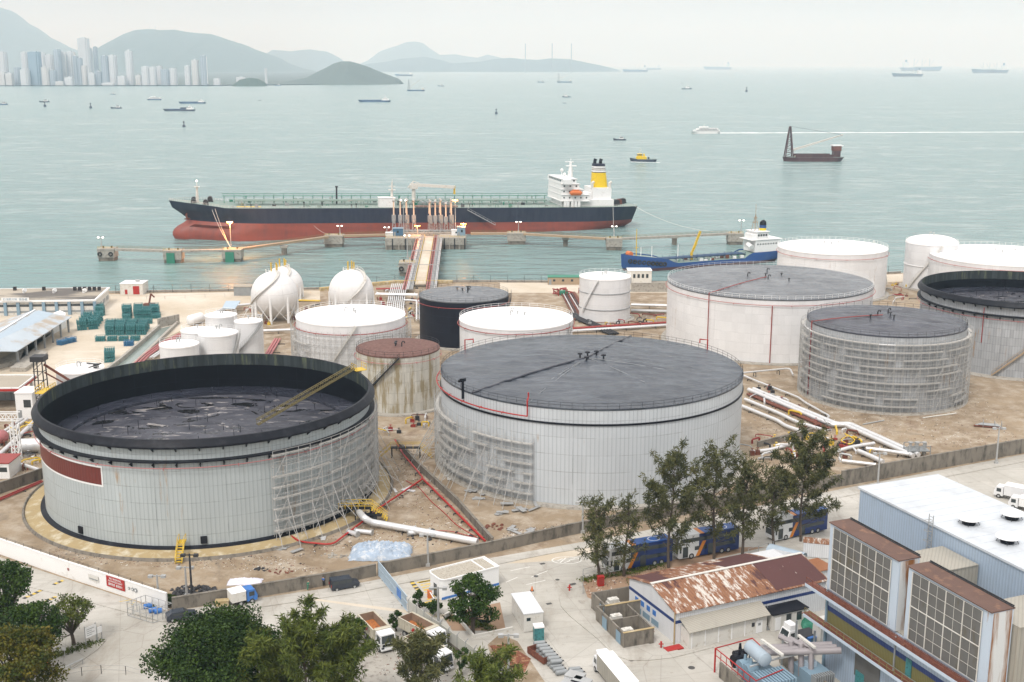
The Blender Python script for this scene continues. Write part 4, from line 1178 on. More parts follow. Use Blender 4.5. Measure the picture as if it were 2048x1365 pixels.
# ---------- generic vessels
def small_hull(L, B, f, col, low=None, lowh=0, name='hull', parent=None, raked=.1, fore=.0, rows_=True, bow_left=True):
    zz = [-1.5, lowh if lowh else f*.3, f*.65, f]
    st = lambda z: raked*L*(1-min(1, max(0, z/f)))*.6
    en = lambda z: L-(.03*L*(1-min(1, max(0, z/f))))
    rw = hull_grid(L, B, st, en, zz, f, ns=18, entr=.25, run=.12, trans=.75)
    sh = lambda x: fore*max(0, 1-x/(L*.3))**.7 if x < L*.3 else 0
    hull_mesh(rw, zz, 0, 1).build('hull_bottom' if low else 'hull', low or col, parent, smooth=40)
    hull_mesh(rw, zz, 1, 3, sh).build('hull' if low else 'topsides', col, parent, smooth=40)
    deck_mesh(rw[-1], f-.05, sh).build('deck', 'green_deck', parent)
    return rw
def vessel(name, label, cat, x0, x1, yw, kind, col, group='vessels on the bay', flip=False):
    a_ = Vector(G3(x0, yw, SEA)); c_ = Vector(G3(x1, yw, SEA)); L = (c_-a_).length
    if L < 6: L = max(L, 6)
    rz_ = atan2(c_.y-a_.y, c_.x-a_.x)
    t = thing(name, label, cat, (a_.x, a_.y, SEA), rz_, group)
    if flip: t.location = (c_.x, c_.y, SEA); t.rotation_euler = (0, 0, rz_+pi)
    B = L*.2 if kind in ('cargo','coaster','tanker') else L*.28
    if kind == 'cargo':      # deckhouse aft, holds and derricks
        f = L*.08; small_hull(L, L*.16, f, col, 'hull_maroon', f*.25, parent=t, fore=L*.03)
        MB().box(L*.82, L*.93, -L*.06, L*.06, f, f+L*.12).build('deck_house', 'white_paint', t)
        MB().box(L*.85, L*.89, -L*.02, L*.02, f+L*.12, f+L*.18).build('funnel', 'hull_steel_blue', t)
        for u in (.22, .4, .58):
            MB().box(L*u-L*.07, L*u+L*.07, -L*.05, L*.05, f, f+L*.02).build('hatch', 'grey_steel', t)
        for u in (.31, .49, .68):
            b = MB(); b.bar((L*u,0,f),(L*u,0,f+L*.2),L*.012); b.bar((L*u,0,f+L*.03),(L*u-L*.1,0,f+L*.17),L*.009); b.build('derrick', 'offwhite', t)
    elif kind == 'coaster':
        f = L*.05; small_hull(L, L*.17, f, col, parent=t, fore=L*.02)
        MB().box(L*.74, L*.93, -L*.06, L*.06, f, f+L*.05).build('deck_house', 'white_paint', t)
        MB().box(L*.78, L*.88, -L*.05, L*.05, f+L*.05, f+L*.085).build('wheel_house', 'white_paint', t)
        MB().box(L*.76, L*.885, -L*.052, -L*.049, f+L*.062, f+L*.074).build('window', 'glass_dark', t)
        b = MB(); b.bar((L*.83,0,f+L*.08),(L*.83,0,f+L*.15),L*.006); b.bar((L*.80,0,f+L*.12),(L*.86,0,f+L*.12),L*.005); b.build('mast', 'offwhite', t)
        MB().box(L*.12, L*.7, -L*.06, L*.06, f, f+L*.018).build('hatch', 'hull_steel_blue', t)
        if 'cargo stacked' in label: MB().box(L*.55, L*.73, -L*.055, L*.055, f+L*.018, f+L*.06).build('deck_cargo', 'hull_dark', t)
    elif kind == 'crane':
        f = L*.07; b = MB(); small_hull(L, L*.3, f, col, parent=t, raked=.05)
        tw = L*.5 if 'tall' in label else L*.55
        for s_ in (-1, 1):
            b.bar((L*.04, s_*L*.06, f), (L*.10, s_*L*.015, f+tw), L*.016); b.bar((L*.17, s_*L*.06, f), (L*.115, s_*L*.015, f+tw), L*.016)
        for k in range(7):
            z = f+tw*k/7; w = L*.06*(1-k/8); b.bar((L*.04+L*.06*k/7,-w,z),(L*.17-L*.055*k/7,w,z),L*.01); b.bar((L*.04+L*.06*k/7,w,z),(L*.17-L*.055*k/7,-w,z+tw/7),L*.008)
        b.build('crane_tower', 'hull_maroon' if col == 'hull_maroon' else 'grey_steel', t)
        b = MB()
        if 'lowered' in label: p, q = Vector((L*.16,0,f+L*.1)), Vector((L*.99,0,f+L*.36))
        else: p, q = Vector((L*.15,0,f+L*.12)), Vector((L*.72,0,f+tw*.95 if 'raised' in label else f+L*.42))
        for s_ in (-1, 1):
            for dz in (0, L*.02): b.bar(p+Vector((0,s_*L*.015,dz)), q+Vector((0,s_*L*.006,dz*.3)), L*.014)
        b.build('jib', 'offwhite', t)
        b = MB(); b.bar((L*.11,0,f+tw), q, L*.004); b.build('jib_cable', 'dark_steel', t)
        MB().box(L*.84, L*.95, -L*.07, L*.07, f, f+L*.1).build('deck_house', 'hull_maroon' if col == 'hull_maroon' else 'offwhite', t)
        if col == 'hull_maroon':
            MB().box(L*.83, L*.96, -L*.08, L*.08, f+L*.1, f+L*.18).build('wheel_house', 'rust', t)
            MB().box(L*.97-L*.16, L*.985, -L*.085, L*.085, f+L*.18, f+L*.195).build('roof', 'white_paint', t)
            MB().box(L*.22, L*.8, -L*.11, L*.11, f, f+L*.015).build('hold', 'wood', t)
            for s_ in (-1, 1): MB().box(L*.2, L*.82, s_*L*.12-L*.008, s_*L*.12+L*.008, f, f+L*.045).build('hold_coaming', 'hull_maroon', t)
    elif kind == 'tug':
        f = L*.09; small_hull(L, L*.3, f, col, parent=t, fore=L*.05)
        hc = 'funnel_yellow' if 'yellow' in label else 'white_paint'
        MB().box(L*.24, L*.62, -L*.09, L*.09, f, f+L*.1).build('deck_house', hc, t)
        MB().box(L*.28, L*.46, -L*.07, L*.07, f+L*.1, f+L*.2).build('wheel_house', hc, t)
        MB().box(L*.27, L*.47, -L*.074, L*.074, f+L*.14, f+L*.175).build('window', 'glass_dark', t)
        MB().cyl(L*.53, 0, f+L*.1, f+L*.2, L*.035, L*.03, 10).build('funnel', hc, t)
        b = MB(); b.bar((L*.38,0,f+L*.2),(L*.38,0,f+L*.42),L*.012); b.bar((L*.33,0,f+L*.32),(L*.43,0,f+L*.32),L*.01); b.build('mast', 'offwhite', t)
        b = MB(); b.tube([(L*.7,-L*.05,f+L*.04),(L*.7,L*.05,f+L*.04)], L*.035, 8); b.build('towing_winch', 'dark_steel', t)
    elif kind == 'boat':
        f = L*.1; small_hull(L, L*.28, f, col, parent=t, fore=L*.05)
        MB().box(L*.5, L*.8, -L*.08, L*.08, f, f+L*.14).build('wheel_house', 'white_paint', t)
        MB().box(L*.48, L*.82, -L*.09, L*.09, f+L*.14, f+L*.16).build('roof', 'grey_steel', t)
        MB().box(L*.52, L*.78, -L*.083, L*.083, f+L*.08, f+L*.12).build('window', 'glass_dark', t)
        MB().bar((L*.6,0,f+L*.15),(L*.6,0,f+L*.34),L*.015).build('mast', 'offwhite', t)
    elif kind == 'ferry':
        f = L*.07; small_hull(L, L*.24, f, col, parent=t, raked=.16)
        for k, (u0, u1) in enumerate(((.1,.97),(.2,.92),(.3,.6))):
            b = MB(); z = f+L*.055*k
            b.prism([(L*(u0),-L*.06),(L*(u0+.07),-L*.11),(L*u1,-L*.11),(L*u1,L*.11),(L*(u0+.07),L*.11),(L*u0,L*.06)], z, z+L*.05); b.build('cabin_deck', 'white_paint', t)
            if k < 2: MB().box(L*(u0+.09), L*(u1-.04), -L*.113, L*.113, z+L*.018, z+L*.036).build('window', 'glass_dark' if k else 'grey_steel', t)
        MB().bar((L*.45,0,f+L*.16),(L*.47,0,f+L*.24),L*.01).build('mast', 'offwhite', t)
    return t
V = vessel
V('workboat','small blue boat at the far left edge of the bay, cut by the frame','boat',-6,16,210,'boat','hull_steel_blue')
V('workboat','small dark boat left of the ferries, before the far city','boat',78,99,205,'boat','hull_dark')
V('workboat','low dark workboat with a white cabin between the small boat and the cargo ships','boat',221,244,217.5,'boat','hull_dark')
V('ferry','blue passenger ferry heading left before the far city','ferry',293,323,200.5,'ferry','hull_steel_blue')
V('coaster','dark blue coaster with cargo stacked before its bridge, nearer of two','ship',326,391,222.5,'coaster','hull_dark')
V('coaster','pale blue coaster just behind the dark blue one','ship',357,412,207.5,'coaster','hull_steel_blue')
V('coaster','long low blue coaster with a white bridge, below the small island','ship',716,782,204.5,'coaster','hull_steel_blue')
V('crane_barge','far crane barge with raised jib, right of the small island','barge',814,850,182.5,'crane','hull_steel_blue')
V('workboat','stubby grey boat right of the crane barge near the island','boat',875,888,173,'boat','hull_steel_blue')
V('crane_barge','pale blue crane barge with half lifted jib, centre of the far bay','barge',1114,1144,165.5,'crane','hull_steel_blue')
V('workboat','tiny boat left of the pale blue crane barge','boat',1075,1089,165.5,'boat','hull_steel_blue')
V('tugboat','white tugboat with dark hull, centre of the far bay','tugboat',1124,1142,195,'tug','hull_dark')
V('workboat','tiny low boat just below the white tugboat','boat',1125,1133,207,'boat','hull_steel_blue')
V('tugboat','dark tugboat right of centre in the far bay','tugboat',1363,1384,179,'tug','hull_dark',flip=True)
V('workboat','tiny boat above the dark tugboat','boat',1362,1367,167.5,'boat','hull_dark')
V('lighter','dark open lighter with cabin at its right end, behind the yellow tugboat','boat',1226,1252,281,'boat','hull_dark')
V('tugboat','yellow tugboat with dark hull heading left beyond the tanker funnel','tugboat',1259,1313,323.5,'tug','hull_dark')
V('crane_barge','maroon crane barge with tall lattice tower and lowered jib, nearest barge','barge',1564,1684,322.5,'crane','hull_maroon')
V('ferry','white fast ferry heading left with a long foam wake','ferry',1380,1440,267.5,'ferry','white_paint')
V('cargo_ship','faint cargo ship on the horizon right of the far chimneys','ship',1245,1296,144.5,'cargo','hull_steel_blue')
V('cargo_ship','smaller faint ship directly behind the one right of the chimneys','ship',1286,1322,140,'cargo','hull_steel_blue')
V('cargo_ship','faint cargo ship alone on the horizon above the fast ferry','ship',1407,1463,139.5,'cargo','hull_steel_blue')
V('dredger','blue grey ship with many masts in front of another, right horizon','ship',1783,1846,153.5,'cargo','hull_dark')
V('cargo_ship','long blue ship partly hidden behind the many masted ship at right','ship',1800,1884,142.5,'cargo','hull_steel_blue',flip=True)
V('dredger','dark blue ship with a tall crane nearest the right edge on the horizon','ship',1942,2016,146.5,'cargo','hull_dark')
V('cargo_ship','very faint wide ship before the distant island and its chimneys','ship',1033,1096,142.5,'cargo','hull_steel_blue')
V('cargo_ship','faint ship just right of the small island, near the shore haze','ship',790,826,152.5,'cargo','hull_steel_blue')
V('workboat','tiny boat before the gap right of the headland','boat',549,562,172,'boat','hull_steel_blue')
V('speedboat','tiny dark speedboat right of the pale blue coaster','boat',516,523,201.5,'boat','hull_dark')
V('speedboat','tiny speedboat with white wake on the right horizon','boat',1637,1646,139.5,'boat','hull_dark')
V('workboat','tiny pale boat above the low dark workboat','boat',220,231,189.5,'boat','hull_steel_blue')
for px, py, lab in ((368,254.5,'dark buoy in open water right of the left tank group, left bay'),(992.5,228.5,'thin pole buoy in the middle of the bay'),(181.5,217,'tiny buoy left of the low dark workboat'),(90,214,'tiny buoy under the small dark boat at left'),(1493,184,'tiny pole buoy in the far right of the bay')):
    x, y = G(px, py, SEA); t = thing('buoy', lab, 'buoy', (x, y, SEA), 0, 'buoys on the bay')
    k = .6*hypot(x, y)/1500+.35
    MB().cyl(0,0,-.5,1.6*k*2,2.2*k,1.7*k,12).build('float', 'hull_dark', t)
    b = MB(); b.cyl(0,0,1.6*k*2,7*k,.45*k,.3*k,6); b.cyl(0,0,5.6*k,7.6*k,1.2*k,.9*k,8); b.build('daymark', 'dark_steel', t)
# foam wakes
def foam_mat():
    t = NT('foam')
    n1 = t.noise(t.coord('Object', (.12,.9,1)), .5, 5, .7)
    c = t.mix(t.ramp(n1, .3, .6), (.45,.58,.58), (.88,.90,.90))
    t.out(c, .7)
foam_mat()
def wake(p, q, w0, w1, n=60):
    a_ = Vector(G3(*p, SEA)); c_ = Vector(G3(*q, SEA)); d = (c_-a_).normalized(); s_ = Vector((-d.y, d.x, 0)); b = MB(); rn = random.Random(1); vs = []
    for k in range(n+1):
        o = a_+(c_-a_)*(k/n); w = (w0+(w1-w0)*k/n)*rn.uniform(.6,1.1); j = rn.uniform(-.6,.6)
        vs += [tuple(o+s_*(w+j)+Vector((0,0,.06))), tuple(o+s_*j+Vector((0,0,.35*(1-.6*k/n)))), tuple(o+s_*(j-w)+Vector((0,0,.06)))]
    b.add(vs, [(3*k,3*k+3,3*k+4,3*k+1) for k in range(n)]+[(3*k+1,3*k+4,3*k+5,3*k+2) for k in range(n)])
    o = b.build('wake', 'foam', smooth=True); o['kind'] = 'stuff'; o['label'] = 'white foam wake'
    return o
wake((1436,266.5), (1520,266.3), 9, 11, 30)
wake((1520,266.3), (2350,263.5), 7, 8, 120)
wake((1645,139.6), (1668,138.6), 5, 12, 14)
wake((1262,324.5), (1320,326), 1.2, 2, 20)

# ---------- blue coastal tanker
bow = Vector(G3(1236, 543, SEA)); stn = Vector(G3(1552, 520, SEA)); ax = stn-bow; L = ax.length
C = thing('coastal_tanker', 'small blue coastal tanker with white bridge and yellow crane, moored behind the grey roofed tank', 'ship', (bow.x, bow.y, SEA-1.4), atan2(ax.y, ax.x))
def lerp(P, z):
    if z <= P[0][0]: return P[0][1]
    for i in range(len(P)-1):
        if z <= P[i+1][0]: return P[i][1]+(P[i+1][1]-P[i][1])*(z-P[i][0])/(P[i+1][0]-P[i][0])
    return P[-1][1]
zs2 = [-2,0,1.2,2.6,3.4,4.2]
rw = hull_grid(L, 11.5, lambda z: lerp([(-2,5),(0,3.5),(4.2,1.2),(8,0)], z), lambda z: lerp([(-2,L-6),(1.5,L-2),(4.2,L)], z), zs2, 4.2, ns=40, entr=.16, run=.16, trans=.7)
rise = lambda x: (4.6*max(0, 1-x/(L*.30))**.45 if x < L*.30 else (2.2 if x > L*.78 else 2.2*max(0,(x-L*.76)/(L*.02)) if x > L*.76 else 0))
hull_mesh(rw, zs2, 0, 3).build('hull_bottom', 'hull_maroon', C, smooth=40)
hull_mesh(rw, zs2, 3, 5, rise).build('hull', 'hull_blue', C, smooth=40)
deck_mesh(rw[-1], 4.1, lambda x: rise(x)-.4 if x > L*.76 or x < L*.3 else 0, .97).build('deck', 'green_deck', C)
def SX(px): return (px-1236)/(1552-1236.)*L
for k in range(9):
    px = 1252+k*7.5; x = SX(px); bb = 5.75*min(1, (x/(L*.16)))**.6+.25; b = MB()
    z = 5.9-.22*k
    b.tube([(x+.75*cos(a_), -bb, z+.75*sin(a_)) for a_ in [i*pi/5 for i in range(11)]], .3, 6); b.build('tyre_fender', 'rubber', C)
b = MB()
for y in (-2.4,-1.2,0,1.2,2.4): b.tube([(L*.2,y,5.6),(L*.77,y,5.6)], .22, 6)
for k in range(14): x = L*(.2+.57*k/13); b.bar((x,-3,5.3),(x,3,5.3),.2); b.bar((x,-3,4.2),(x,-3,6.4),.15); b.bar((x,3,4.2),(x,3,6.4),.15)
b.box(L*.2,L*.77,-3.2,-2.6,6.4,6.5); b.build('cargo_pipe', 'hull_steel_blue', C)
q = random.Random(9)
for k in range(26):
    x = q.uniform(L*.2, L*.76); y = q.uniform(-5,5); b = MB(); h = q.uniform(.5,1.6)
    b.box(x-.7,x+.7,y-.4,y+.4,4.2,4.2+h) if k % 2 else b.tube([(x,y,4.2),(x,y,4.2+h),(x+.9,y,4.2+h)], .18, 6)
    b.build('deck_fitting', ('grey_steel','white_paint','green_paint','rust')[k % 4], C)
b = MB(); b.cyl(SX(1378),0,4.2,7.5,.7,.6,10); b.bar((SX(1379),0,7.5),(SX(1394),0,16.5),.6,.9); b.bar((SX(1381),0,8.3),(SX(1387),0,11.5),.8,.6); b.build('crane', 'yellow_paint', C)
b = MB(); b.cyl(SX(1270),0,5,19,.25,.15,8); b.bar((SX(1266),0,11),(SX(1274),0,11),.15); b.build('fore_mast', 'yellow_paint', C)
b = MB(); b.tube([(SX(1257),-1.5,8.6),(SX(1257),1.5,8.6)], 1.1, 10); b.build('windlass', 'orange_paint', C)
for px in (1281,1302,1353): b = MB(); b.cyl(SX(px),1,4.2,11,.18,.14,6); b.build('vent_post', 'white_paint', C)
hw = MB(); hw.box(SX(1495),SX(1545),-4.6,4.6,6.2,11.6); hw.box(SX(1486),SX(1550),-5,5,11.6,11.8)
hw.box(SX(1499),SX(1522),-4.2,4.2,11.8,15.0); hw.box(SX(1497),SX(1524),-4.6,4.6,15.0,15.25); hw.prism([(SX(1492),-3),(SX(1499),-4.6),(SX(1499),4.6),(SX(1492),3)],11.8,14)
ho_ = hw.build('superstructure', 'white_paint', C)
for k in range(8): b = MB(); x = SX(1500+k*5.4); b.box(x-.3,x+.3,-4.66,-4.58,9.4,10.1); b.build('window', 'glass_dark', ho_)
for k in range(4): b = MB(); x = SX(1502+k*5.2); b.box(x-.45,x+.45,-4.26,-4.18,13.2,14.1); b.build('window', 'glass_dark', ho_)
b = MB(); b.tube([(SX(1521),0,11.8),(SX(1521),0,16.3)], [1.55,1.5], 14); b.build('funnel', 'funnel_yellow', C)
b = MB(); b.tube([(SX(1521),0,16.3),(SX(1521),0,17.6)], [1.52,1.5], 14); b.build('funnel_stripe', 'hull_blue', C)
b = MB(); b.tube([(SX(1521),0,17.6),(SX(1521),0,19.0),(SX(1520),0,19.5)], [1.52,1.4,.8], 14); b.build('funnel_cap', 'black_steel', C)
b = MB(); x = SX(1505)
for s_ in (-1,1): b.bar((x-1.2,s_*1.2,15.2),(x,0,22.5),.16); b.bar((x+1.2,s_*1.2,15.2),(x,0,22.5),.16)
b.bar((x-1.4,0,19),(x+1.4,0,19),.3); b.bar((x,0,22),(x,0,27),.14); b.bar((x-.9,0,21),(x+.9,0,21),.25); b.build('radar_mast', 'wood', C)
b = MB(); b.tube([(SX(1489),-4,8.5),(SX(1489),-1,9.5)], 1.2, 8); b.build('life_raft', 'white_paint', C)

# ---------- jetty
PZ = 1.6
def dolphin(px, py, w, d, label, rust_fender=False, z=PZ, lamp=None, bollard=True, tyre=False):
    x, y = G(px, py, z); t = thing('mooring_dolphin', label, 'dolphin', (x, y, SEA), 0, 'mooring dolphins along the jetty')
    H_ = z-SEA
    b = MB(); b.box(-w/2,w/2,-d/2,d/2,1.6,H_); b.box(-w/2-.15,w/2+.15,-d/2-.15,d/2+.15,H_-.6,H_-.15); b.build('cap', 'concrete', t)
    b = MB(); b.box(-w*.46,w*.46,-d*.46,d*.46,-2,1.6); b.build('base', 'wet_concrete', t)
    if bollard:
        for s_ in (-1,1): b = MB(); b.cyl(s_*w*.25,0,H_,H_+.7,.35,.3,8); b.cyl(s_*w*.25,0,H_+.65,H_+.9,.5,.45,8); b.build('bollard', 'dark_steel', t)
        b = MB()
        for k in range(7): u = -w/2+.3+(w-.6)*k/6; b.bar((u,-d/2+.2,H_),(u,-d/2+.2,H_+1.1),.08)
        for zz in (.55,1.1): b.bar((-w/2+.3,-d/2+.2,H_+zz),(w/2-.3,-d/2+.2,H_+zz),.07)
        b.build('handrail', 'yellow_paint', t)
    if rust_fender:
        MB().box(-w*.3,w*.15,-d/2-.5,-d/2-.18,-.3,H_-1).build('fender', 'green_paint', t)
    if tyre:
        for s_ in (-.35,.3): b = MB(); b.tube([(w*s_+.8*cos(a_),-d/2-.3,H_-2.4+.8*sin(a_)) for a_ in [i*pi/5 for i in range(11)]], .28, 6); b.build('tyre_fender', 'rubber', t)
    return t
dolphin(215,496,7.5,6,'last mooring dolphin at the left end of the jetty, two tyres on its side', tyre=True)
dolphin(347,500,8,6,'second dolphin from the left end with a green fender', True)
dolphin(465,498,8.5,6.5,'third dolphin from the left with green fenders and the orange lamp mast', True)
dolphin(668,470,9,7,'square dolphin between the orange lamp mast and the loading platform')
dolphin(1033,465,9,7,'dolphin just right of the loading platform')
dolphin(1228,476,7.5,6,'dolphin in front of the tanker stern')
dolphin(1470,466,7.5,6,'last mooring dolphin at the right end of the jetty')
for px, py, lab in ((568,490,'slim jetty pier left of the square dolphin'),(1131,474,'slim jetty pier below the tanker bridge'),(1349,471,'slim jetty pier near the right end')):
    x, y = G(px, py, PZ-1); t = thing('jetty_pier', lab, 'pier support', (x, y, SEA), 0, 'slim jetty piers')
    MB().box(-1.1,1.1,-1.1,1.1,-2,3.2).build('column', 'wet_concrete', t); MB().box(-1.6,1.6,-1.3,1.3,3.2,4.3).build('cap', 'concrete', t)
CW = [(215,497),(347,501),(465,499),(668,471),(792,468),(925,466),(1033,466),(1228,477),(1470,466)]
names = ['end walkway between the two leftmost dolphins','walkway between the second and third dolphin from the left','sloping walkway from the orange lamp dolphin to the square dolphin','walkway between the square dolphin and the loading platform','','walkway leading right from the loading platform','walkway passing below the tanker bridge','walkway to the rightmost dolphin']
for i in range(len(CW)-1):
    if i == 4: continue
    a_ = Vector(G3(*CW[i], PZ)); c_ = Vector(G3(*CW[i+1], PZ)); d = (c_-a_).normalized()
    a_ = a_+d*4; c_ = c_-d*4; t = thing('walkway', names[i], 'walkway', (a_.x, a_.y, PZ), atan2(d.y, d.x), 'walkways linking the dolphins')
    L_ = (c_-a_).length
    MB().box(0,L_,-1.1,1.1,-.9,.05).build('girder', 'concrete' if i in (0,1,7) else 'wood', t)
    b = MB()
    n = int(L_/3)
    for s_ in (-1,1):
        for k in range(n+1): b.bar((L_*k/n,s_,.05),(L_*k/n,s_,1.15),.08)
        for zz in (.6,1.15): b.bar((0,s_,zz),(L_,s_,zz),.07)
    b.build('handrail', 'ladder_tan', t)
    b = MB(); b.tube([(0,1.4,-.1),(L_,1.4,-.1)], .16, 6); b.build('service_pipe', 'galv', t)
def platform(px0, px1, py, d, label):
    x0, y0 = G(px0, py, PZ); x1, y1 = G(px1, py, PZ); t = thing('loading_platform', label, 'platform', ((x0+x1)/2, y0+d/2, SEA)); w = x1-x0; H_ = PZ-SEA
    MB().box(-w/2,w/2,-d/2,d/2,2.2,H_).build('deck', 'concrete', t)
    b = MB(); b.box(-w/2+.3,w/2-.3,-d/2+.3,d/2-.3,-.2,2.2); b.build('beam', 'wet_concrete', t)
    for k in range(6):
        u = -w/2+.4+(w-.8)*k/5; b = MB(); b.box(u-.25,u+.25,-d/2-.25,-d/2+.0,.1,H_-.3); b.build('fender', 'dark_steel' if k % 2 else 'concrete', t)
    b = MB()
    for k in range(11): u = -w/2+.3+(w-.6)*k/10; b.bar((u,-d/2+.3,H_),(u,-d/2+.3,H_+1.1),.08)
    for zz in (.55,1.1): b.bar((-w/2+.3,-d/2+.3,H_+zz),(w/2-.3,-d/2+.3,H_+zz),.07)
    b.build('handrail', 'yellow_paint', t)
    return t
pl = platform(770,838,477,13,'concrete loading platform left of the pier approach')
pr = platform(877,931,476,13,'concrete loading platform right of the pier approach')
# linking deck carrying the arms
x0, y0 = G(776, 470, PZ); x1, y1 = G(926, 470, PZ)
t = thing('jetty', 'jetty head deck under the row of loading arms', 'jetty', ((x0+x1)/2, y0+9, SEA)); w = x1-x0
MB().box(-w/2,w/2,-4,4,3.9,5.9).build('deck', 'concrete', t)
for k in range(7): b = MB(); b.cyl(-w/2+3+(w-6)*k/6, -2, -3, 3.9, .8, .8, 10); b.build('pile', 'wet_concrete', t)
b = MB()
for k in range(3): b.tube([(-w/2+1,-1+k*.8,6.6),(w/2-1,-1+k*.8,6.6)], .22, 6)
for k in range(14): u = -w/2+1+(w-2)*k/13; b.box(u-.4,u+.4,-2,2,5.9,6.4+.3*(k % 2)); 
b.build('manifold', 'grey_steel', t)
HY = y0+9
simple('arm_cream', (.70,.55,.42), .5, var=.1)
arm = None
ARMX = [(788,'leftmost loading arm on the jetty'),(801,'second loading arm from the left, lit orange'),(814,'third loading arm from the left, lit orange'),(828,'fourth loading arm, just left of the approach road'),(860.5,'first loading arm right of the approach road'),(871,'second loading arm right of the approach road'),(881.5,'middle one of the five arms right of the road'),(892,'shorter loading arm, second from the right end'),(903,'rightmost loading arm, thin and brownish')]
for i, (px, lab) in enumerate(ARMX):
    p = AT(px, 452, HY)
    if arm is None:
        arm = t = thing('marine_loader', lab, 'loading arm', (p[0], HY, SEA+5.9), 0, 'loading arms on the jetty head')
        b = MB()
        for s_ in (-1,1):
            for u in (-1,1): b.bar((s_*.9,u*.9,0),(s_*.45,u*.45,7.5),.22)
        for k in range(5):
            z = 1.5*k; w_ = .9-.45*z/7.5; b.bar((-w_,-w_,z),(w_,-w_,z+1.5),.12); b.bar((-w_,w_,z),(w_,w_,z+1.5),.12); b.bar((-w_,-w_,z),(w_,-w_,z),.12)
        b.build('riser_frame', 'galv', t)
        b = MB(); b.box(-1.0,1.0,-.7,.7,5.0,8.2); b.box(-.6,.6,-1.6,-.6,4.2,6.0); b.build('counterweight', 'grey_steel', t)
        b = MB(); b.tube([(0,0,6),(0,.1,15.5)], [.42,.3], 8); b.tube([(0,0,15.5),(.1,.9,16.2),(0,1.5,9.0)], .22, 6); b.build('inner_arm', 'arm_cream', t)
        b = MB(); b.tube([(-.55,0,15.3),(.55,0,15.3)], .7, 10); b.build('swivel_joint', 'galv', t)
    else:
        s_ = (1,1,1,1,.97,.97,1,.9,1)[i]
        c_ = dup(arm, (p[0], HY, SEA+5.9), 0.0 if i % 2 else .5, lab); c_.scale = (1,1,s_)
def lampmast(px, pyb, pyt, zb, label, Y=None, light='lamp_white', mat='galv', energy=0, col=(1,.6,.25), name='lamp_mast', arms=1):
    if Y is None: x, y = G(px, pyb, zb)
    else: x, y, _ = AT(px, pyb, Y)
    h = AT(px, pyt, y)[2]-zb
    t = thing(name, label, 'lamp post', (x, y, zb), 0, None)
    b = MB(); b.cyl(0,0,0,h,.22,.13,8); b.box(-.35,.35,-.35,.35,0,.5); b.build('pole', mat, t)
    b = MB(); b.bar((-1.0,0,h-.2),(1.0,0,h-.2),.15); b.build('arm', mat, t)
    for s_ in (-1,1):
        b = MB(); b.box(s_*1.0-.35,s_*1.0+.35,-.3,.3,h-.45,h-.05); l_ = b.build('lamp_head', mat, t)
        if light:
            b = MB(); b.box(s_*1.0-.3,s_*1.0+.3,-.42,-.28,h-.42,h-.1); b.build('lamp', light, l_)
    if energy:
        ld = bpy.data.lights.new('lamp_light', 'POINT'); ld.energy = energy; ld.color = col; ld.shadow_soft_size = .5
        lo_ = bpy.data.objects.new('lamp_light', ld); COL.objects.link(lo_); lo_.parent = t; lo_.location = (0, -.9, h)
    return t
lampmast(462, 492, 444, PZ, 'lit orange lamp mast on the third dolphin from the left', light='lamp_orange', energy=30000, col=(1,.36,.08))
lampmast(808, 478, 400, PZ, 'tall blue grey lamp tower between the left loading arms', light='lamp_white')
lampmast(911, 470, 400, PZ, 'tall pale lamp tower right of the loading arms', light='lamp_orange', energy=1500, col=(1,.5,.15))
lampmast(835, 470, 451, PZ, 'short orange lit lamp at the head of the pier approach', light='lamp_orange', energy=2500, col=(1,.36,.08))
lampmast(927, 470, 447, PZ, 'short orange lit lamp at the right end of the loading platform', light='lamp_orange', energy=2500, col=(1,.42,.1))
lampmast(680, 468, 451, PZ, 'thin lamp post on the square dolphin')
lampmast(774, 472, 454, PZ, 'thin lamp post at the left end of the loading platform')
lampmast(1037, 463, 443, PZ, 'forked lamp post on the dolphin right of the loading platform')
lampmast(1228, 474, 452, PZ, 'white lamp post on the dolphin before the tanker stern')
lampmast(1482, 464, 440, PZ, 'lamp post on the rightmost dolphin')
lampmast(203, 495, 474, PZ, 'lamp post on the leftmost dolphin')
lampmast(815, 516, 470, PZ+.5, 'pale blue lamp post beside the pier approach')
def cabin(name, label, px0, px1, py, d, h, m, roof, cat='cabin', z=PZ, door=True, rz=0, wins=2):
    x0, y0 = G(px0, py, z); x1, y1 = G(px1, py, z); t = thing(name, label, cat, ((x0+x1)/2, (y0+y1)/2+d/2, z), rz); w = hypot(x1-x0, y1-y0)
    MB().box(-w/2,w/2,-d/2,d/2,0,h).build('wall', m, t); MB().box(-w/2-.15,w/2+.15,-d/2-.15,d/2+.15,h,h+.18).build('roof', roof, t)
    if door: MB().box(-w/2+.4,-w/2+1.3,-d/2-.05,-d/2+.02,0,min(2.1,h*.8)).build('door', 'grey_steel', t)
    for k in range(wins):
        u = -w/2+1.9+k*(w-2.4)/max(1,wins); MB().box(u,u+.9,-d/2-.04,-d/2+.02,h*.45,h*.75).build('window', 'glass_dark', t)
    return t
simple('dull_blue', (.05,.13,.22), .6, var=.2); simple('blue_grey', (.20,.30,.38), .6, var=.15)
cabin('equipment_cabin','dark blue equipment cabin on the left loading platform',786,806,473,4,3.6,'dull_blue','blue_grey',wins=1)
cabin('equipment_cabin','blue grey equipment cabin at the right end of the loading platform',914,930,473,5,4.2,'blue_grey','galv',wins=1)
cabin('guard_cabin','small white cabin with a dark window on the right loading platform',903,914,472,3,2.6,'white_paint','white_roof',door=False,wins=1)
cabin('shelter','low white shelter at the left corner of the left platform',771,786,473,3,1.6,'offwhite','white_roof',door=False,wins=0)
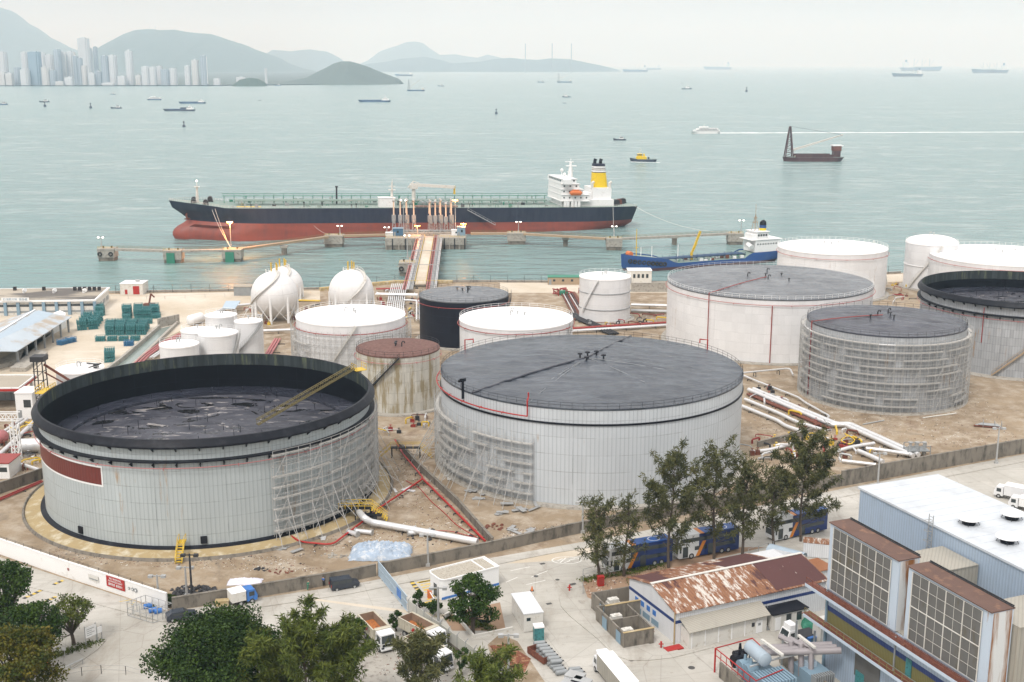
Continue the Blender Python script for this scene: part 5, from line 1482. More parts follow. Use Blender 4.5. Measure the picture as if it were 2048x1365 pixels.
# trestle
a_ = Vector(G3(841, 566, 1.2)); c_ = Vector(G3(859, 473, 1.2)); d = c_-a_; L_ = d.length
t = thing('pier_approach', 'pier approach trestle carrying pipes and a sandy road out to the jetty head', 'pier', (a_.x, a_.y, SEA), atan2(d.y, d.x))
z0 = 1.2-SEA
MB().box(-2,L_,-6.4,6.4,z0-1.0,z0-.4).build('deck', 'wet_concrete', t)
MB().box(-2,L_,-2.0,2.0,z0-.4,z0).build('roadway', 'yard_concrete', t)
for k in range(9):
    for y in (-5.4,0,5.4): b = MB(); b.cyl(4+k*(L_-8)/8,y,-3,z0-1,.6,.6,10); b.build('pile', 'wet_concrete', t)
cols = ['pipe_pink','galv','silver_clad','rust','galv','silver_clad','pipe_pink','grey_steel']
for s_ in (-1,1):
    for k in range(8):
        y = s_*(2.6+k*.5); b = MB(); b.tube([(-14,y,z0+.1),(L_+2,y,z0+.1)], .19, 6); b.build('pipe', cols[(k*3+(s_>0)) % 8], t)
    for k in range(24):
        x = k*L_/23; b = MB(); b.box(x-.15,x+.15,s_*4.3-2.0,s_*4.3+2.0,z0-.4,z0-.1); b.build('pipe_support', 'dark_steel', t)
for s_ in (-1,1):
    b = MB(); n = 40
    for k in range(n+1): b.bar((L_*k/n,s_*2.15,z0),(L_*k/n,s_*2.15,z0+1.1),.07)
    for zz in (.6,1.1): b.bar((0,s_*2.15,z0+zz),(L_,s_*2.15,z0+zz),.07)
    b.build('handrail', 'yellow_paint', t)
for k in (8,17,27): b = MB(); x = L_*k/30; b.bar((x,-6.3,z0+1.4),(x,6.3,z0+1.4),.25); b.bar((x,-6.3,z0-.4),(x,-6.3,z0+1.4),.2); b.bar((x,6.3,z0-.4),(x,6.3,z0+1.4),.2); b.build('pipe_gantry', 'galv', t)
dolphin(816,523,7,9,'weathered berthing dolphin beside the pier approach with dark fenders', False, tyre=True)
# mooring lines
def rope(p, q, label, r=.07, sag=1.5):
    p, q = Vector(p), Vector(q); b = MB(); b.tube([p+(q-p)*(k/10)-Vector((0,0,sag*4*(k/10)*(1-k/10))) for k in range(11)], r, 5)
    o = b.build('mooring_rope', 'offwhite'); tag(o, label, 'rope', 'mooring ropes'); return o
p = G3(462,496,PZ+.8); rope(p, AT(430,418,560), 'rope from the orange lamp dolphin up to the tanker bow'); rope(p, AT(424,420,562), 'second rope from the orange lamp dolphin to the tanker bow')
rope(G3(668,468,PZ+.8), AT(628,452,575), 'slack rope left of the square dolphin')
rope(G3(1228,474,PZ+.8), AT(1226,412,610), 'rope hanging from the tanker stern to its dolphin')
rope(G3(1470,464,PZ+.8), AT(1270,413,614), 'long rope from the tanker stern to the rightmost dolphin', sag=4)

# ================================================================ SCAFFOLDS, WALLS, PIPES, YARD
def scaffold(label, tank, R_, a0, a1, h, lift=2.0, bay=2.3, gap=(.5,1.5), rakers=0.0, seed=1, plank=.75, dens=1.0, gapdown=None):
    X, Y = tank.location[0], tank.location[1]
    t = thing('scaffold', label, 'scaffolding', (X, Y, 0), 0, 'scaffolding round the tanks')
    q = random.Random(seed); n = max(3, int(R_*(a1-a0)/bay)); nl = int(h/lift)
    P = lambda r, a, z: ((R_+r)*cos(a), (R_+r)*sin(a), z)
    A = [a0+(a1-a0)*k/n for k in range(n+1)]
    b = MB()
    for a in A:
        for r in gap:
            b.bar(P(r,a,0), P(r,a,h+.9*(r == gap[1])), .085)
    for j in range(1, nl+1):
        z = j*lift
        for k in range(n):
            for r in gap:
                b.bar(P(r,A[k],z), P(r,A[k+1],z), .07)
            b.bar(P(gap[1],A[k],z+.95), P(gap[1],A[k+1],z+.95), .06)
        for a in A: b.bar(P(gap[0]-.3,a,z), P(gap[1]+.1,a,z), .06)
    b.build('frame', 'scaf', t)
    for j in range(1, nl+1):
        z = j*lift; k = 0
        while k < n:
            run = q.choice((2,3,4,6)); b = MB()
            if q.random() < plank:
                for i in range(k, min(n, k+run)): b.bar(P(gap[0]+.45,A[i],z+.08), P(gap[0]+.45,A[i+1],z+.08), .7, .06)
                b.build('plank', 'scaf_plank', t)
            k += run+(1 if q.random() < .4 else 0)
    if rakers:
        for k in range(0, n+1):
            b = MB()
            top = q.choice((4,6,8,10)); w = top*.5
            da = .0
            b.bar(P(gap[1],A[k],top), P(gap[1]+w*rakers,A[k]+q.uniform(-.02,.02),.05), .085)
            if q.random() < .8: b.bar(P(gap[1],A[k],top*.5), P(gap[1]+w*rakers*.5,A[k],top*.5), .07); 
            if q.random() < .5: b.bar(P(gap[1],A[k],top*.5), P(gap[1]+w*rakers*.8,A[k],top*.2), .07)
            b.build('raker', 'scaf', t)
    for k in range(0, n-1, 3):
        b = MB()
        for j in range(0, nl-1, 2):
            b.bar(P(gap[1]+.06,A[k],j*lift), P(gap[1]+.06,A[k+1],(j+2)*lift), .07)
            b.bar(P(gap[1]+.06,A[k+1],(j+2)*lift), P(gap[1]+.06,A[k],(j+2)*lift), .06)
        b.build('cross_brace', 'scaf', t)
    return t
aA = arc_for(ta, 31, 541, 541, 8)[0]
scaffold('scaffolding on the right half of the open topped tank at lower left', ta, 31.0, aA, .75, 16.0, rakers=1.0, seed=4, plank=.8)
aB = arc_for(tb, 31.7, 1068, 1068, 8)[0]
scaffold('scaffolding on the left side of the big roofed centre tank with raking props', tb, 31.7, -3.75, aB, 13.6, rakers=1.1, seed=8, plank=.7, bay=2.0)
scaffold('scaffolding wrapped all round the grey tank at right', tg, 19.4, -3.9, .9, 17.2, lift=1.9, bay=1.9, seed=3, plank=.72)
scaffold('light scaffolding round the white tank beside the spheres', tl, 14.6, -3.4, .4, 14.0, lift=1.8, bay=1.5, seed=5, plank=.3)

def walls(label, pts, h, t_, m, group='boundary walls', z=0, name='wall', cap=None):
    P = [G(*p) for p in pts]; c = P[len(P)//2]
    t = thing(name, label, 'wall', (c[0], c[1], 0), 0, group)
    MB().wall(P, t_, 0, h).build('wall_face', m, t, world=True)
    MB().wall(P, t_+.12, h+.002, h+.14).build('coping', cap or m, t, world=True)
    return t
simple('white_wall', (.78,.78,.77), .7, var=.05, scale=.3, c2=(.55,.53,.48), thr=(.6,.75), s2=.5)
WA = [(-140,1063),(0,1108),(120,1150),(240,1189),(335,1221)]
ww = walls('white boundary wall with a red sign left of the gate cage', WA, 2.75, .3, 'white_wall')
walls('grey boundary wall below the open topped tank, from cage to sliding gate', [(345,1221),(520,1193),(700,1163),(752,1152)], 2.0, .35, 'wet_concrete')
walls('grey boundary wall from the sliding gate to the roadside trees', [(756,1151),(880,1127),(992,1104),(1138,1071),(1230,1052)], 2.0, .35, 'wet_concrete')
walls('middle stretch of grey boundary wall behind the roadside trees and buses', [(1232,1051.5),(1400,1024),(1560,995),(1680,973)], 2.4, .35, 'wet_concrete')
walls('tall brown stained boundary wall along the road at right', [(1682,973),(1850,942),(2048,906),(2300,856)], 3.1, .35, 'wet_concrete')
walls('oblique dividing wall between the two biggest tanks', [(795,893),(835,937),(915,1012),(985,1092)], 1.4, .4, 'wet_concrete')
walls('low brown wall left of the biggest tank', [(-60,1008),(0,988),(86,958)], 2.2, .35, 'wet_concrete')
walls('low brown wall behind the tree tops right of the centre tank', [(1515,895),(1590,877),(1625,868)], 1.2, .4, 'wet_concrete')
walls('pale low wall behind the small upright white tank', [(1262,584),(1336,584)], 3.2, .8, 'concrete')
# barbed wire posts on the white wall
b = MB()
P = [G(*p) for p in WA]
for i in range(len(P)-1):
    p, q_ = Vector(P[i]+(2.9,)), Vector(P[i+1]+(2.9,)); n = int((q_-p).length/2.2)
    for k in range(n): u = p+(q_-p)*k/n; b.bar(u, u+Vector((0,.15,.5)), .05)
    for dz in (.2,.4): b.bar(p+Vector((0,.1,dz)), q_+Vector((0,.1,dz)), .03)
b.build('barbed_wire', 'dark_steel', ww, world=True)
# sign with white lettering on the white wall
def on_wall(px, py, p0, p1, h):
    """point on the vertical wall plane through ground points p0,p1"""
    d = ray(px, py); a_, b_ = Vector(p0), Vector(p1); w = b_-a_
    n = Vector((w.y, -w.x)); n = n if n.dot(-a_) > 0 else -n
    t_ = n.dot(a_)/n.dot(Vector((d[0], d[1]))); return (d[0]*t_, d[1]*t_, CAM_H+d[2]*t_), n.normalized()
def text(s, name, m, size, loc, ang, parent, squash=1.0, extrude=.01):
    cu = bpy.data.curves.new(name, 'FONT'); cu.body = s; cu.size = size; cu.align_x = 'CENTER'; cu.align_y = 'CENTER'; cu.extrude = extrude
    o = bpy.data.objects.new(name, cu); COL.objects.link(o); cu.materials.append(MATS[m])
    o.location = loc; o.rotation_euler = (pi/2, 0, ang); o.scale = (squash, 1, 1)
    if parent:
        o.parent = parent
        o.matrix_parent_inverse = (Matrix.Translation(parent.location) @ parent.rotation_euler.to_matrix().to_4x4()).inverted() if parent.parent is None else Matrix.Identity(4)
    return o
pa, pb_ = G(120,1150), G(335,1221)
def face_mid(px, off=.17):
    d = ray(px, 1180); a_, b_ = Vector(pa), Vector(pb_); w = (b_-a_); n = Vector((w.y, -w.x)).normalized(); n = n if n.dot(-a_) > 0 else -n
    t_ = n.dot(a_)/n.dot(Vector((d[0], d[1]))); p = Vector((d[0]*t_, d[1]*t_)); return p+n*off, atan2(w.y, w.x)
p, an = face_mid(234); 
st = thing('warning_sign', 'dark red sign with white writing on the white boundary wall', 'sign', (p.x, p.y, 1.0), an)
MB().box(-2.1,2.1,-.06,.0,-.05,1.75).build('board', 'bright_red', st)
for k, (s_, z, sz) in enumerate((('NO SMOKING',1.42,.46),('NO NAKED LIGHT',.98,.42),('嚴禁吸煙  嚴禁煙火',.42,.48))):
    o = text(s_, 'lettering', 'white_paint', sz, (0,-.075,z), 0, None); o.parent = st; o.scale = (.95 if k < 2 else .8,1,1)
for k, (px, r_) in enumerate(((260,.22),(267,.28),(273,.36))):
    p, an = face_mid(px); t = thing('round_sign', ['smallest of three round grey signs on the white wall','middle one of three round grey signs on the white wall','largest of three round grey signs on the white wall'][k], 'sign', (p.x, p.y, 1.75), an, 'round signs on the white wall')
    b = MB(); b.tube([(0,.0,0),(0,-.06,0)], r_, 16); b.build('disc', 'grey_steel', t); b = MB(); b.tube([(0,-.06,0),(0,-.08,0)], r_*.45, 12); b.build('centre', 'white_paint', t)
for px, w, h, z, m, lab in ((191,2.4,1.0,1.5,'offwhite','pale framed notice on the white wall left of the red sign'),(97,.9,.6,1.6,'offwhite','small grey stencilled plate on the white wall'),(142,.4,.4,1.6,'red_paint','tiny red plate on the white wall')):
    p, an = face_mid(px) if px > 120 else (Vector(G(px,1141))+Vector((.02,-.2)), an); t = thing('notice_board', lab, 'sign', (p.x, p.y, z), an)
    MB().box(-w/2,w/2,-.05,0,-h/2,h/2).build('board', m, t)
    MB().box(-w*.42,w*.42,-.07,-.055,-h*.3,-h*.1).build('lettering', 'grey_steel', t)
# ---- pipes
def pipe(label, pts, r, m, sup=True, name='pipeline', group=None, n=8, sm='dark_steel', every=6.0, copies=None):
    P = [Vector(G3(p[0], p[1], p[2] if len(p) > 2 else .6)) for p in pts]
    t = thing(name, label, 'pipe', tuple(P[0][:2])+(0,), 0, group)
    sub = []
    for i, p in enumerate(P):     # round the corners
        if 0 < i < len(P)-1:
            a_ = (P[i-1]-p); c_ = (P[i+1]-p); k = min(1.2, a_.length*.3, c_.length*.3)
            sub += [p+a_.normalized()*k, p+a_.normalized()*k*.3+c_.normalized()*k*.3, p+c_.normalized()*k]
        else: sub.append(p)
    for off_ in (copies or (0,)):
        d = (P[-1]-P[0]).normalized(); s_ = Vector((-d.y, d.x, 0))*off_
        b = MB(); b.tube([q_+s_ for q_ in sub], r, n); b.build('pipe', m, t, smooth=50, world=True)
    if sup:
        for i in range(len(P)-1):
            L_ = (P[i+1]-P[i]).length
            for k in range(int(L_/every)):
                c_ = P[i]+(P[i+1]-P[i])*((k+.5)/int(L_/every)); d = (P[i+1]-P[i]).normalized(); w = max(abs(o_) for o_ in (copies or (0,)))+.6
                b = MB(); e = Vector((-d.y, d.x, 0))*w
                z = c_.z-r-.05
                b.bar((c_.x-e.x,c_.y-e.y,z), (c_.x+e.x,c_.y+e.y,z), .16); b.bar((c_.x-e.x,c_.y-e.y,0), (c_.x-e.x,c_.y-e.y,z), .14); b.bar((c_.x+e.x,c_.y+e.y,0), (c_.x+e.x,c_.y+e.y,z), .14)
                b.build('support', sm, t, world=True)
    return t
pipe('red pipe zigzag running from the divider wall round the foot of the lower left tank', [(790,880,.8),(806,908,.8),(847,957,.8),(750,1022,.7),(726,1043,.6),(664,1090,.5),(600,1084,.4),(578,1070,.6)], .17, 'bright_red')
pipe('straight red pipe beside the oblique dividing wall', [(845,957,.7),(905,1017,.6),(970,1082,.5)], .22, 'bright_red', every=4)
pipe('thin red hose curling on the bare ground between the big tanks', [(812,962,.1),(838,975,.1),(862,1003,.1),(890,1027,.1),(912,1050,.1),(958,1078,.1)], .07, 'bright_red', sup=False, name='hose')
pipe('second thin red hose ending at the white pipe', [(862,1062,.1),(900,1062,.1),(930,1070,.1),(960,1080,.1)], .06, 'bright_red', sup=False, name='hose')
pipe('thick white pipe from the valve platform to the boundary wall', [(716,1022,1.6),(728,1036,2.2),(742,1045,1.2),(760,1048,.9),(955,1084,.8)], .62, 'silver_clad', every=7, n=12)
pipe('pair of thick white pipes before the scaffolded grey tank, reaching the right wall', [(1502,779,.9),(1669,849.5,.9),(1694,848.5,.9),(1832,911,.9)], .52, 'silver_clad', copies=(-.75,.75), n=10, every=5)
pipe('white pipe below the thick pair right of the centre tank', [(1490,799,.8),(1560,828,.8),(1590,843,.8),(1648,861,.8)], .42, 'silver_clad', n=10)
pipe('lowest long white pipe right of the centre tank', [(1484,813,.7),(1556,842,.7),(1570,852,.7),(1616,868,.7)], .45, 'silver_clad', n=10)
pipe('thin white pipe closest to the foot of the scaffolded grey tank', [(1486,751,.8),(1512,762,.8),(1597,795,.8),(1610,805,.8),(1660,833,.8),(1650,840,.8)], .26, 'silver_clad')
pipe('short white pipe loop behind the thin one, near the large white tank', [(1486,746,1.4),(1580,737,1.4),(1586,750,1.0)], .24, 'silver_clad')
pipe('brown pipe tray between the long white pipes', [(1498,788,.5),(1570,818,.5),(1660,858,.5)], .3, 'rust', copies=(-.5,.2))
pipe('curved white pipe bends near the grey pump skid, left arm', [(1716,902,.8),(1740,912,.8),(1766,924,.8)], .5, 'silver_clad', n=10, every=3)
pipe('white pipe running level to the valve cage at the right wall', [(1732,897,1.0),(1775,902,1.0),(1818,909,1.0)], .42, 'silver_clad', every=4)
pipe('white pipe crossing low behind the biggest tree', [(1668,905,.8),(1700,895,.8),(1748,887,.8)], .42, 'silver_clad', every=4)
pipe('lowest white pipe along the inside of the boundary wall', [(1684,922,.6),(1712,925,.6),(1752,930,.6)], .38, 'silver_clad', every=4)
pipe('white pipe between tree tops just right of the centre tank', [(1500,905,.6),(1540,900,.6),(1585,888,.6)], .4, 'silver_clad', every=4)
pipe('yellow pipe manifold among the white pipes at right', [(1690,868,.9),(1712,880,.9),(1700,890,.9),(1680,882,.9),(1695,872,.9)], .16, 'yellow_paint', every=3)
pipe('rusty pipe stub lying near the foot of the scaffolded tank', [(1726,849,.2),(1768,841,.2)], .16, 'galv', sup=False)
pipe('fallen white pole on the ground right of the scaffolded tank', [(1846,836,.15),(1912,827,.15)], .16, 'offwhite', sup=False)
pipe('red pipes in the corridor before the small upright white tank', [(1040,668,.8),(1100,659,.8),(1338,644,.8)], .22, 'red_paint', copies=(-1.2,-.6,0), every=9)
pipe('pale pipes alongside the red corridor pipes', [(1060,671,.8),(1100,665,.8),(1338,650,.8)], .25, 'silver_clad', copies=(-.6,0,.7), every=9)
pipe('black pipes slanting past the small upright white tank', [(1140,628,.6),(1180,646,.6),(1228,668,.6)], .35, 'dark_steel', copies=(-1.4,-.5,.5,1.4), every=6)
pipe('white pipe run behind the small upright tank toward the large white one', [(1262,610,1.2),(1336,612,1.2)], .5, 'silver_clad', every=8)
pipe('second pipe run behind the small upright tank', [(1262,621,.8),(1336,623,.8)], .3, 'galv', copies=(-.8,0,.8), every=8)
pipe('bundle of pipes coming ashore from the pier beside the black tank', [(800,568,1.0),(795,590,1.0),(788,640,1.0)], .22, 'silver_clad', copies=(-3,-2.3,-1.6,-.9,-.2,.5,1.2,1.9,2.6), every=12)
pipe('pipes crossing between the lone sphere and the black tank', [(752,588,1.6),(835,590,1.6)], .25, 'silver_clad', copies=(-1,0,1), every=8)
pipe('red pipe crossing beside the lone sphere', [(752,578,1.0),(800,577,1.0)], .22, 'red_paint', copies=(-.8,.4), every=8)
pipe('white pipes between the white scaffolded tank and the black one', [(812,600,1.5),(838,602,1.5),(838,640,1.5)], .3, 'silver_clad', copies=(-.8,.2), every=8)
pipe('brown and white pipes slanting left of the white cluster', [(372,668,.8),(330,690,.8),(300,712,.8),(270,742,.8)], .26, 'pipe_pink', copies=(-2.2,-1.3,-.4), every=8)
pipe('white pipes slanting left of the white cluster', [(385,672,.8),(342,692,.8),(306,716,.8)], .3, 'silver_clad', copies=(-.9,0), every=8)
pipe('long pipe run between the spheres and the white tanks', [(525,662,1.0),(588,660,1.0)], .45, 'silver_clad', every=8)
pipe('low pipes in the walled channel before the white scaffolded tank', [(560,678,.5),(540,712,.5)], .3, 'pipe_pink', copies=(-1.5,-.8,0), every=8)
pipe('silver pipe slanting up to the wall left of the biggest tank', [(-40,945,.8),(20,890,.8),(75,838,.8)], .5, 'silver_clad', every=8)
pipe('second silver pipe left of the biggest tank', [(-60,905,.8),(0,872,.8),(50,838,.8)], .35, 'silver_clad', copies=(-.6,.6), every=8)
pipe('white pipe along the low wall left of the biggest tank', [(0,922,.8),(40,928,.8),(84,942,.8)], .35, 'silver_clad', every=8)
pipe('red pipes at the foot of the low brown wall at left', [(-40,1012,.3),(0,998,.3),(84,962,.3)], .18, 'red_paint', copies=(-.5,.2), every=8)
pipe('ochre hose bundle before the black tank foot', [(560,600,.4),(640,602,.4)], .2, 'yellow_paint', every=8, copies=(-.5,.5))
pipe('silver pipes behind the white cluster', [(395,640,1.2),(460,612,1.2),(505,608,1.2)], .3, 'silver_clad', copies=(-.7,.3), every=8)

# ---- quay fence
def fence(label, pts, h, m='dark_steel', every=6.5, name='fence', rails=(1.0,), mesh=False, post=.12, brace=True, group='fences'):
    P = [Vector(G3(*p)) for p in pts]; t = thing(name, label, 'fence', tuple(P[0]), 0, group)
    b = MB(); 
    for i in range(len(P)-1):
        L_ = (P[i+1]-P[i]).length; n = max(1, int(L_/every)); d = (P[i+1]-P[i]).normalized()
        for k in range(n+1):
            u = P[i]+(P[i+1]-P[i])*k/n; b.bar(u, u+Vector((0,0,h)), post)
            if brace and k % 5 == 2:
                for s_ in (-1,1): b.bar(u+Vector((0,0,h*.8)), u+d*s_*1.6, post*.7)
        for q_ in rails: b.bar(P[i]+Vector((0,0,h*q_)), P[i+1]+Vector((0,0,h*q_)), post*.5)
    b.build('post', m, t, world=True)
    if mesh:
        b = MB()
        for i in range(len(P)-1):
            L_ = (P[i+1]-P[i]).length; n = int(L_/.5)
            for k in range(n): u = P[i]+(P[i+1]-P[i])*k/n; b.bar(u, u+Vector((0,0,h*.95)), .025)
            for q_ in (.15,.35,.55,.75): b.bar(P[i]+Vector((0,0,h*q_)), P[i+1]+Vector((0,0,h*q_)), .025)
        b.build('mesh_panel', m, t, world=True)
    return t
fence('tall wire fence along the quay edge left of the pier', [(232,587.5),(420,584),(640,579),(790,565)], 3.0, rails=(1.0,.5,.15))
fence('tall wire fence along the quay edge right of the pier', [(880,565),(1150,565.5)], 3.0, rails=(1.0,.5,.15))
fence('wire fence on the quay between the white tanks at right', [(1776,548.5),(1830,546)], 3.2, rails=(1.0,.5,.2))
fence('light handrail across the yard behind the cylinder racks', [(220,598),(330,599),(450,594)], 1.2, 'grey_steel', rails=(1.0,), brace=False, post=.08)
w_ = thing('seawall', 'pale concrete kerb along the quay edge', 'wall', (SHORE[3][0], SHORE[3][1], 0))
MB().wall([(x, y-.6) for x, y in SHORE[1:9]], .7, 0, .7).build('kerb', 'concrete', w_, world=True)
w_ = thing('walkway', 'yellowish raised walkway at the foot of the pier', 'walkway', G3(740,572))
MB().wall([G(640,582), G(700,576), G(790,567.5), G(880,566.5), G(905,567)], 2.0, 0, 1.1).build('deck', 'foundation_ochre', w_, world=True)
b = MB()
for i, (p, q_) in enumerate((((640,582),(700,576)),((700,576),(790,567.5)),((790,567.5),(880,566.5)))):
    P, Q = Vector(G3(*p,1.1)), Vector(G3(*q_,1.1)); n = 8
    for k in range(n+1): u = P+(Q-P)*k/n; b.bar(u, u+Vector((0,0,1.1)), .08)
    b.bar(P+Vector((0,0,1.1)), Q+Vector((0,0,1.1)), .08)
b.build('handrail', 'yellow_paint', w_, world=True)

# ---- long white warehouse
t = thing('warehouse', 'long low white warehouse at the far left of the quay', 'warehouse', G3(80,628))
Z = 4.5
FL, FR, RR, RL = G(-170,608,Z), G(190,602.5,Z), G(217,578,Z), G(-170,583,Z)
MB().prism([FL,FR,RR,RL], 0, Z).build('wall', 'offwhite', t, world=True)
MB().prism([(FL[0],FL[1]-.5),(FR[0]+.4,FR[1]-.5),(RR[0]+.5,RR[1]+.3),(RL[0],RL[1]+.3)], Z+.002, Z+.55).build('fascia', 'white_paint', t, world=True)
simple('roof_dirty', (.36,.32,.26), .9, var=.3, scale=.12, c2=(.12,.11,.10), thr=(.52,.6), s2=.1, stretch=(.3,1,1))
rf = MB().sheet([(FL[0],FL[1]+.3),(FR[0]-.3,FR[1]+.3),(RR[0]-.3,RR[1]-.5),(RL[0],RL[1]-.5)], Z+.56).build('roof', 'roof_dirty', t, world=True)
dr = Vector((FR[0]-FL[0], FR[1]-FL[1])); n = 14
for k in range(n):
    p0_ = Vector(FL)+dr*(k+.06)/n; p1_ = Vector(FL)+dr*(k+.90)/n
    for z0_, z1_, m_, nm in ((2.9,3.7,'glass_dark','window'),(.9,1.5,'grey_steel','vent_grille')):
        MB().prism([tuple(p0_+Vector((0,-.06))),tuple(p1_+Vector((0,-.06))),tuple(p1_+Vector((0,.05))),tuple(p0_+Vector((0,.05)))], z0_, z1_).build(nm, m_, t, world=True)
    p2_ = Vector(FL)+dr*(k+.97)/n
    MB().box(p2_.x-.5,p2_.x+.5,p2_.y-.5,p2_.y+.02,0,Z).build('pilaster', 'blue_grey', t, world=True)
de = Vector((RR[0]-FR[0], RR[1]-FR[1]))
for k in range(4):
    p0_ = Vector(FR)+de*(k+.15)/4; p1_ = Vector(FR)+de*(k+.8)/4
    MB().prism([tuple(p0_+Vector((.06,-.03))),tuple(p1_+Vector((.06,-.03))),tuple(p1_+Vector((-.05,0))),tuple(p0_+Vector((-.05,0)))], 1.2, 2.6).build('window', 'grey_steel', t, world=True)
x, y = G(30,603,Z+.6); sg = thing('roof_sign', 'white lettered board standing on the warehouse roof edge', 'sign', (x, y+.3, Z+.56))
MB().box(-4.6,4.6,-.1,.1,0,1.2).build('board', 'white_paint', sg)
o = text('石油氣分銷  儲存處', 'lettering', 'blue_grey', .95, (0,-.12,.6), 0, None); o.parent = sg
for k, px in enumerate((48,108,168,88,150,30)):
    x, y = G(px, 586-(k > 2)*5, Z+.6); v = thing('roof_ventilator', 'small roof ventilator on the warehouse, number %s from the left' % ('two','four','six','three','five','one')[k] if False else ['white cowl on the warehouse roof nearest the sign','white cowl in the middle of the warehouse roof','white cowl near the right end of the warehouse roof','dark box on the rear warehouse roof edge, middle','row of dark boxes on the rear roof edge near the right end','dark box on the rear warehouse roof edge, left'][k], 'ventilator', (x, y, Z+.56), 0, 'fittings on the warehouse roof')
    if k < 3: b = MB(); b.cyl(0,0,0,.5,.5,.5,8); b.tube([(0,0,.4),(0,0,.9),(.7,-.4,1.1)], [.5,.6,.7], 8); b.build('cowl', 'white_paint', v)
    else:
        for q_ in range(1 if k != 4 else 6): b = MB(); b.box(q_*1.7-.5,q_*1.7+.5,-.4,.4,0,1.3); b.build('box', 'dark_steel', v)
# ---- open shed with a pale blue roof
t = thing('open_shed', 'open sided shed with a pale blue ridged roof at the left edge', 'shed', G3(50,700))
E0, E1 = Vector(G3(143,634,4.6)), Vector(G3(33,703,4.6)); R0, R1 = Vector(G3(70,620,7.6)), Vector(G3(-62,702,7.6)); 
d0 = R0-E0; L0, L1 = Vector((R0.x+d0.x, R0.y+d0.y, 4.6)), Vector((R1.x+(R1-E1).x, R1.y+(R1-E1).y, 4.6))
simple('shed_roof', (.44,.50,.55), .7, var=.12, scale=.15, c2=(.38,.33,.27), thr=(.5,.62), s2=.12)
def slab(pts, th):
    v = [tuple(p) for p in pts]+[(p[0],p[1],p[2]-th) for p in pts]; n_ = len(pts)
    return MB().add(v, [tuple(range(n_)), tuple(range(2*n_-1,n_-1,-1))]+[(i,n_+i,n_+(i+1)%n_,(i+1)%n_) for i in range(n_)])
rf = slab([E0,R0,R1,E1], .2).build('roof', 'shed_roof', t, world=True)
slab([R0,L0,L1,R1], .2).build('roof', 'shed_roof', t, world=True)
b = MB(); b.bar(R0+Vector((0,0,.1)), R1+Vector((0,0,.1)), .6, .12); b.build('ridge_cap', 'white_paint', rf, world=True)
a_ = E0+(R0-E0)*.55; c_ = E1+(R1-E1)*.55; lite = slab([E0*.10+a_*.9+Vector((0,0,.05)), a_*.2+R0*.8+Vector((0,0,.05)), c_*.2+R1*.8+Vector((0,0,.05)), E1*.1+c_*.9+Vector((0,0,.05))], .03); lite.build('roof_sheet', 'sky_blue', rf, world=True)
for k in range(7):
    p = E0+(E1-E0)*(.04+.92*k/6); MB().box(p.x-.25-.6,p.x+.25-.6,p.y-.25,p.y+.25,0,4.4).build('column', 'grey_steel', t, world=True)
    p = L0+(L1-L0)*(.04+.92*k/6); MB().box(p.x-.25,p.x+.25,p.y-.25,p.y+.25,0,4.4).build('column', 'grey_steel', t, world=True)
p = E1+(R1-E1)*.5; MB().prism([(E1.x-1,E1.y+4),(R1.x,R1.y+4),(R0.x+6,R0.y-2),(R0.x,R0.y-4)], .0, 1.2).build('loading_dock', 'concrete', t, world=True)
MB().prism([G(108,668),G(133,655),G(133,650),G(122,645),G(98,655)], 0, 4).build('side_room', 'white_paint', t, world=True)
MB().prism([G(20,744),G(52,744),G(96,712),G(70,704)], 0, 1.1).build('dock_platform', 'concrete', t, world=True)
# ---- petrol canopy
t = thing('fuel_canopy', 'flat canopy with a red and white edge at the left, above tanker loading bays', 'canopy', G3(20,800))
Z = 5.6; C = [G(-70,778,Z), G(38,777,Z), G(71,751.5,Z), G(-50,751,Z)]
MB().prism(C, Z-.7, Z).build('roof', 'roof_dirty', t, world=True)
MB().wall(C+[C[0]], .35, Z-.72, Z-.1).build('fascia', 'bright_red', t, world=True)
MB().wall(C+[C[0]], .30, Z-.1, Z+.25).build('edge_trim', 'white_paint', t, world=True)
for p in (G(32,774,Z), G(62,754,Z), G(-20,774,Z), G(-10,755,Z)): MB().box(p[0]-.35,p[0]+.35,p[1]-.35,p[1]+.35,0,Z-.7).build('column', 'white_paint', t, world=True)
for k in range(4): p = G(-5+k*12, 800); b = MB(); b.box(p[0]-.7,p[0]+.7,p[1]-.5,p[1]+.5,0,1.9); b.box(p[0]-.8,p[0]+.8,p[1]-.6,p[1]+.6,1.9,2.1); b.build('loading_rack', 'grey_steel', t, world=True)
cb = cabin('gate_cabin','white flat roofed cabin on the left behind the biggest tank',34,68,838,6,6.2,'white_paint','white_roof',z=0,wins=2)
# red fire monitor tower and hose reels at left
t = thing('loading_tower', 'rusty lattice loading tower with a slanting arm at left behind the biggest tank', 'tower', G3(88,830))
b = MB()
for s_ in (-1,1):
    for u in (-1,1): b.bar((s_*1.2,u*1.2,0),(s_*1.0,u*1.0,13.5),.22)
for k in range(6): z = 2.2*k; b.bar((-1.2,-1.2,z),(1.1,-1.1,z+2.2),.14); b.bar((1.2,-1.2,z),(1.2,1.2,z),.14); b.bar((-1.2,-1.2,z),(1.2,-1.2,z),.14)
b.build('frame', 'dark_steel', t)
b = MB(); b.bar((1,0,12.5),(9,2,6.0),.5,.5); b.bar((1,0,10.5),(9,2,4.8),.3); b.build('arm', 'rust', t)
b = MB(); b.box(6,10.5,0,3,3.2,5.6); b.box(7,9,-.5,1,5.4,6.8); b.build('pump_housing', 'rust', t)
b = MB(); b.box(-1.6,1.6,-1.6,1.6,13.4,14.6); b.build('cabin', 'dark_steel', t)
t = thing('pipe_tower', 'white lattice pylon in front of the white cabin at left', 'tower', G3(35,920))
b = MB()
